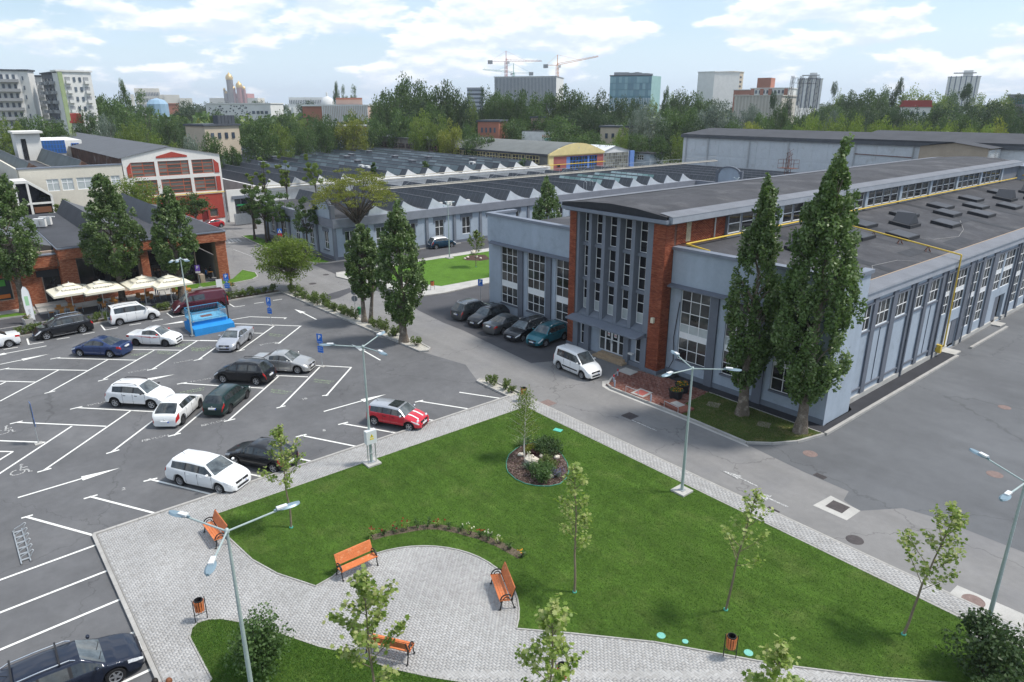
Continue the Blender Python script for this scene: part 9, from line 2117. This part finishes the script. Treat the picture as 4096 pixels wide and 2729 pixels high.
for lab, L_, R_ in (('red roofed house in the trees behind the warehouse', (-124.3,305.7,18.7), (-114.2,309.6,18.7)), ('red roofed house before the apartment blocks', (-232.4,35.0,15.1), (-232.0,37.6,15.1)), ('brick house behind the trees left of the roof block', (-183.3,138.9,14.6), (-177.6,142.9,14.7)), ('pink house seen between the tall trees', (-180.1,158.6,15.6), (-177.1,161.9,15.6)), ('pale house beyond the arched hall', (-153.9,164.1,12.9), (-144.6,168.4,13.3)), ('beige plant building with solar collectors behind the lindens', (-201.0,60.7,14.3), (-203.1,70.6,14.5))):
 m = fbr if 'brick' in lab else fpk if 'pink' in lab else fbe if 'beige' in lab or 'pale' in lab else fwh
 t, at, w, zt, ang, n, d = block('house', lab, L_, R_, 10, m, bmat('red_roof', (.33, .06, .05)) if 'red roofed' in lab else fdk); grid(t, at, w, ang, .1, .9, zt-4, zt-1, 4, 1, .4, .5, gw)
 if 'red roofed' in lab: MB().prism([at(0, 0)[:2], at(1, 0)[:2], at(1, -10)[:2], at(0, -10)[:2]], zt+.5, zt+2.5).build('roof', MATS['far_red_roof'], t)
 if 'solar' in lab:
  for k in range(5): opiece('collector', fdk, at(.5+.1*k, -2, zt+1.6), w*.09, 2.5, 2.2, ang, t)
# ---- tower cranes
def crane(label, foot, hz, jib, back, az, m, D, r=.9):
 t = thing('tower_crane', label, 'crane', (foot[0], foot[1], 0)); b = MB(); x, y = foot[:2]
 for sx in (-r, r):
  for sy in (-r, r): b.tube((x+sx, y+sy, 0), (x+sx, y+sy, hz), .22, 4)
 for z in np.arange(hz*.4, hz, 3.5): b.tube((x-r, y-r, z), (x+r, y-r, z+3.5), .13, 3).tube((x+r, y+r, z), (x-r, y+r, z+3.5), .13, 3).tube((x+r, y-r, z), (x+r, y+r, z+3.5), .13, 3)
 b.build('mast', m, t); d = Vector((math.cos(az), math.sin(az), 0)); o = Vector((x, y, hz)); b = MB(); n = Vector((-d.y, d.x, 0))*.7
 up = jib[1]; e = o+d*jib[0]+Vector((0, 0, up))
 for q in (n, -n): b.tube(o+q, e+q, .16, 4)
 b.tube(o+Vector((0, 0, 1.6)), e+Vector((0, 0, .6)), .16, 4)
 K = int(jib[0]/3)
 for i in range(K): p = o.lerp(e, i/K); p2 = o.lerp(e, (i+1)/K); b.tube(p+n, o.lerp(e, (i+.5)/K)+Vector((0, 0, 1.5)), .1, 3).tube(o.lerp(e, (i+.5)/K)+Vector((0, 0, 1.5)), p2+n, .1, 3)
 b.build('jib', m, t); g = o-d*back; b = MB()
 for q in (n, -n): b.tube(o+q, g+q, .2, 4)
 b.build('counter_jib', m, t); MB().obox((g.x, g.y), 2.2, 1.2, hz-2.5, hz+.8, az).build('counterweight', fgr, t)
 ap = o+Vector((0, 0, 9)); MB().tube(o, ap, .3, 4).tube(ap, o.lerp(e, .6), .08, 3).tube(ap, g, .08, 3).build('apex_frame', m, t); MB().obox((x+d.x*2, y+d.y*2), 1.2, 1, hz-2.2, hz-.1, az).build('cab', fwh, t)
AZ = math.atan2(_r.y, _r.x); D_ = 700; pxm = 700/2764
crane('red and white tower crane above the striped office block', (-540.8,444.4,57.2), (-540.8,444.5,58.7)[2], (77/.5745*pxm, 0), 34/.5745*pxm, AZ+.1, mat('crane_redwhite', (.50, .25, .25), .6), 700)
crane('orange tower crane right of the red and white one', (-508.9,480.7,55.2), (-508.9,480.7,55.2)[2], (86/.5745*pxm, 7), 25/.5745*pxm, AZ-.1, mat('crane_orange', (.62, .25, .08), .6), 700)
crane('green tower crane with its jib to the left, lowest of three', (-582.3,488.4,50.1), (-582.3,488.4,50.9)[2], (66/.5745*760/2764, 3), 18, AZ+math.pi, mat('crane_green', (.14, .36, .32), .6), 760)
# ---- substation gantries
t = thing('substation_gantry', 'dark steel lattice gantries of a substation above the trees', 'gantry', (-123.9,228.6,25.8)[:2]+(0,))
for x0, x1, y in ((362, 440, 285), (440, 508, 290), (508, 580, 292)):
 p, q = Vector((-127.4,226.7,26.4)), Vector((-118.2,225.9,25.9))
 s0, s1 = p.lerp(q, (x0-362)/218), p.lerp(q, (x1-362)/218); b = MB()
 for k in range(8): b.tube(s0.lerp(s1, k/8), s0.lerp(s1, (k+1)/8)+Vector((0, 0, 1.6 if k % 2 == 0 else 0)), .05, 3)
 b.tube(s0, s1, .07, 4).tube(s0+Vector((0, 0, 1.6)), s1+Vector((0, 0, 1.6)), .07, 4); b.build('beam', m_steelrim, t)
for x in (362, 440, 508, 580):
 s = Vector((-127.4,226.7,26.4)).lerp(Vector((-118.2,225.9,25.9)), (x-362)/218); b = MB()
 for sx, sy in ((-.8, -.8), (.8, -.8), (.8, .8), (-.8, .8)): b.tube((s.x+sx, s.y+sy, 0), (s.x+sx*.4, s.y+sy*.4, s.z+2.2), .07, 4)
 for z in np.arange(4, s.z, 2.0): b.tube((s.x-.7, s.y-.7, z), (s.x+.7, s.y+.7, z+2), .04, 3).tube((s.x+.7, s.y-.7, z), (s.x-.7, s.y+.7, z+2), .04, 3)
 b.build('column', m_steelrim, t)
# ---- the woods that run on to the horizon: one mass of crowns
def woodland(name, n, d0, d1, hlo, hhi, seed, m, leaf, az=(-.85, .85), near=70):
 rs = np.random.RandomState(seed); a = rs.uniform(az[0], az[1], n); D = d0*(d1/d0)**rs.rand(n); ca = math.atan2(_f.y, _f.x)
 x, y = np.cos(ca-a)*D, np.sin(ca-a)*D; h = rs.uniform(hlo, hhi, n); w = h*rs.uniform(.32, .5, n); P_ = []; T = []
 for i in range(n):
  k = near; d = rs.normal(size=(k, 3)); d /= np.linalg.norm(d, axis=1)[:, None]; d *= rs.uniform(.6, 1.05, (k, 1)); P_.append(np.c_[x[i]+d[:, 0]*w[i], y[i]+d[:, 1]*w[i], h[i]*.6+d[:, 2]*h[i]*.42]); T.append(np.full(k, rs.rand()*.7+.1))
 return tag(link(name, leaves(np.concatenate(P_), leaf, rs, m, KITE, np.concatenate(T), name)), kind='stuff')
woodland('distant_woodland', 620, 300, 560, 9, 16.5, 1, m_leaf_green, 2.6, near=90)
woodland('distant_woodland', 420, 300, 520, 8, 15, 2, m_leaf_light, 2.6, near=90)
woodland('distant_woodland', 700, 560, 1700, 12, 19, 3, m_leaf_dark, 4.6, near=50)
woodland('distant_woodland', 500, 1700, 4200, 14, 24, 4, m_leaf_dark, 9, near=24)
rs = np.random.RandomState(8); T = thing('city_houses', 'scattered pale houses between the far trees', 'houses', (-900, 700, 0)); T['kind'] = 'stuff'; b = MB()
for i in range(140):
 a = rs.uniform(-.75, .75); D = rs.uniform(500, 2200); ca = math.atan2(_f.y, _f.x); b.obox((math.cos(ca-a)*D, math.sin(ca-a)*D), rs.uniform(6, 16), rs.uniform(5, 9), 0, rs.uniform(9, 20), rs.uniform(0, 3))
b.build('houses', fwh, T)

# ------------------------------------------------------------------ air
hz_m = bpy.data.materials.new('haze'); hz_m.use_nodes = True; _nt = hz_m.node_tree; _nt.nodes.clear()
_o = _nt.nodes.new('ShaderNodeOutputMaterial'); _v = _nt.nodes.new('ShaderNodeVolumePrincipled')
_v.inputs['Color'].default_value = (0.86, 0.92, 1.0, 1); _v.inputs['Density'].default_value = 0.00017; _v.inputs['Anisotropy'].default_value = 0.2
_nt.links.new(_v.outputs[0], _o.inputs['Volume'])
tag(MB().box(-5200, 800, -1500, 5200, -1.5, 130).build('haze', hz_m), kind='stuff')
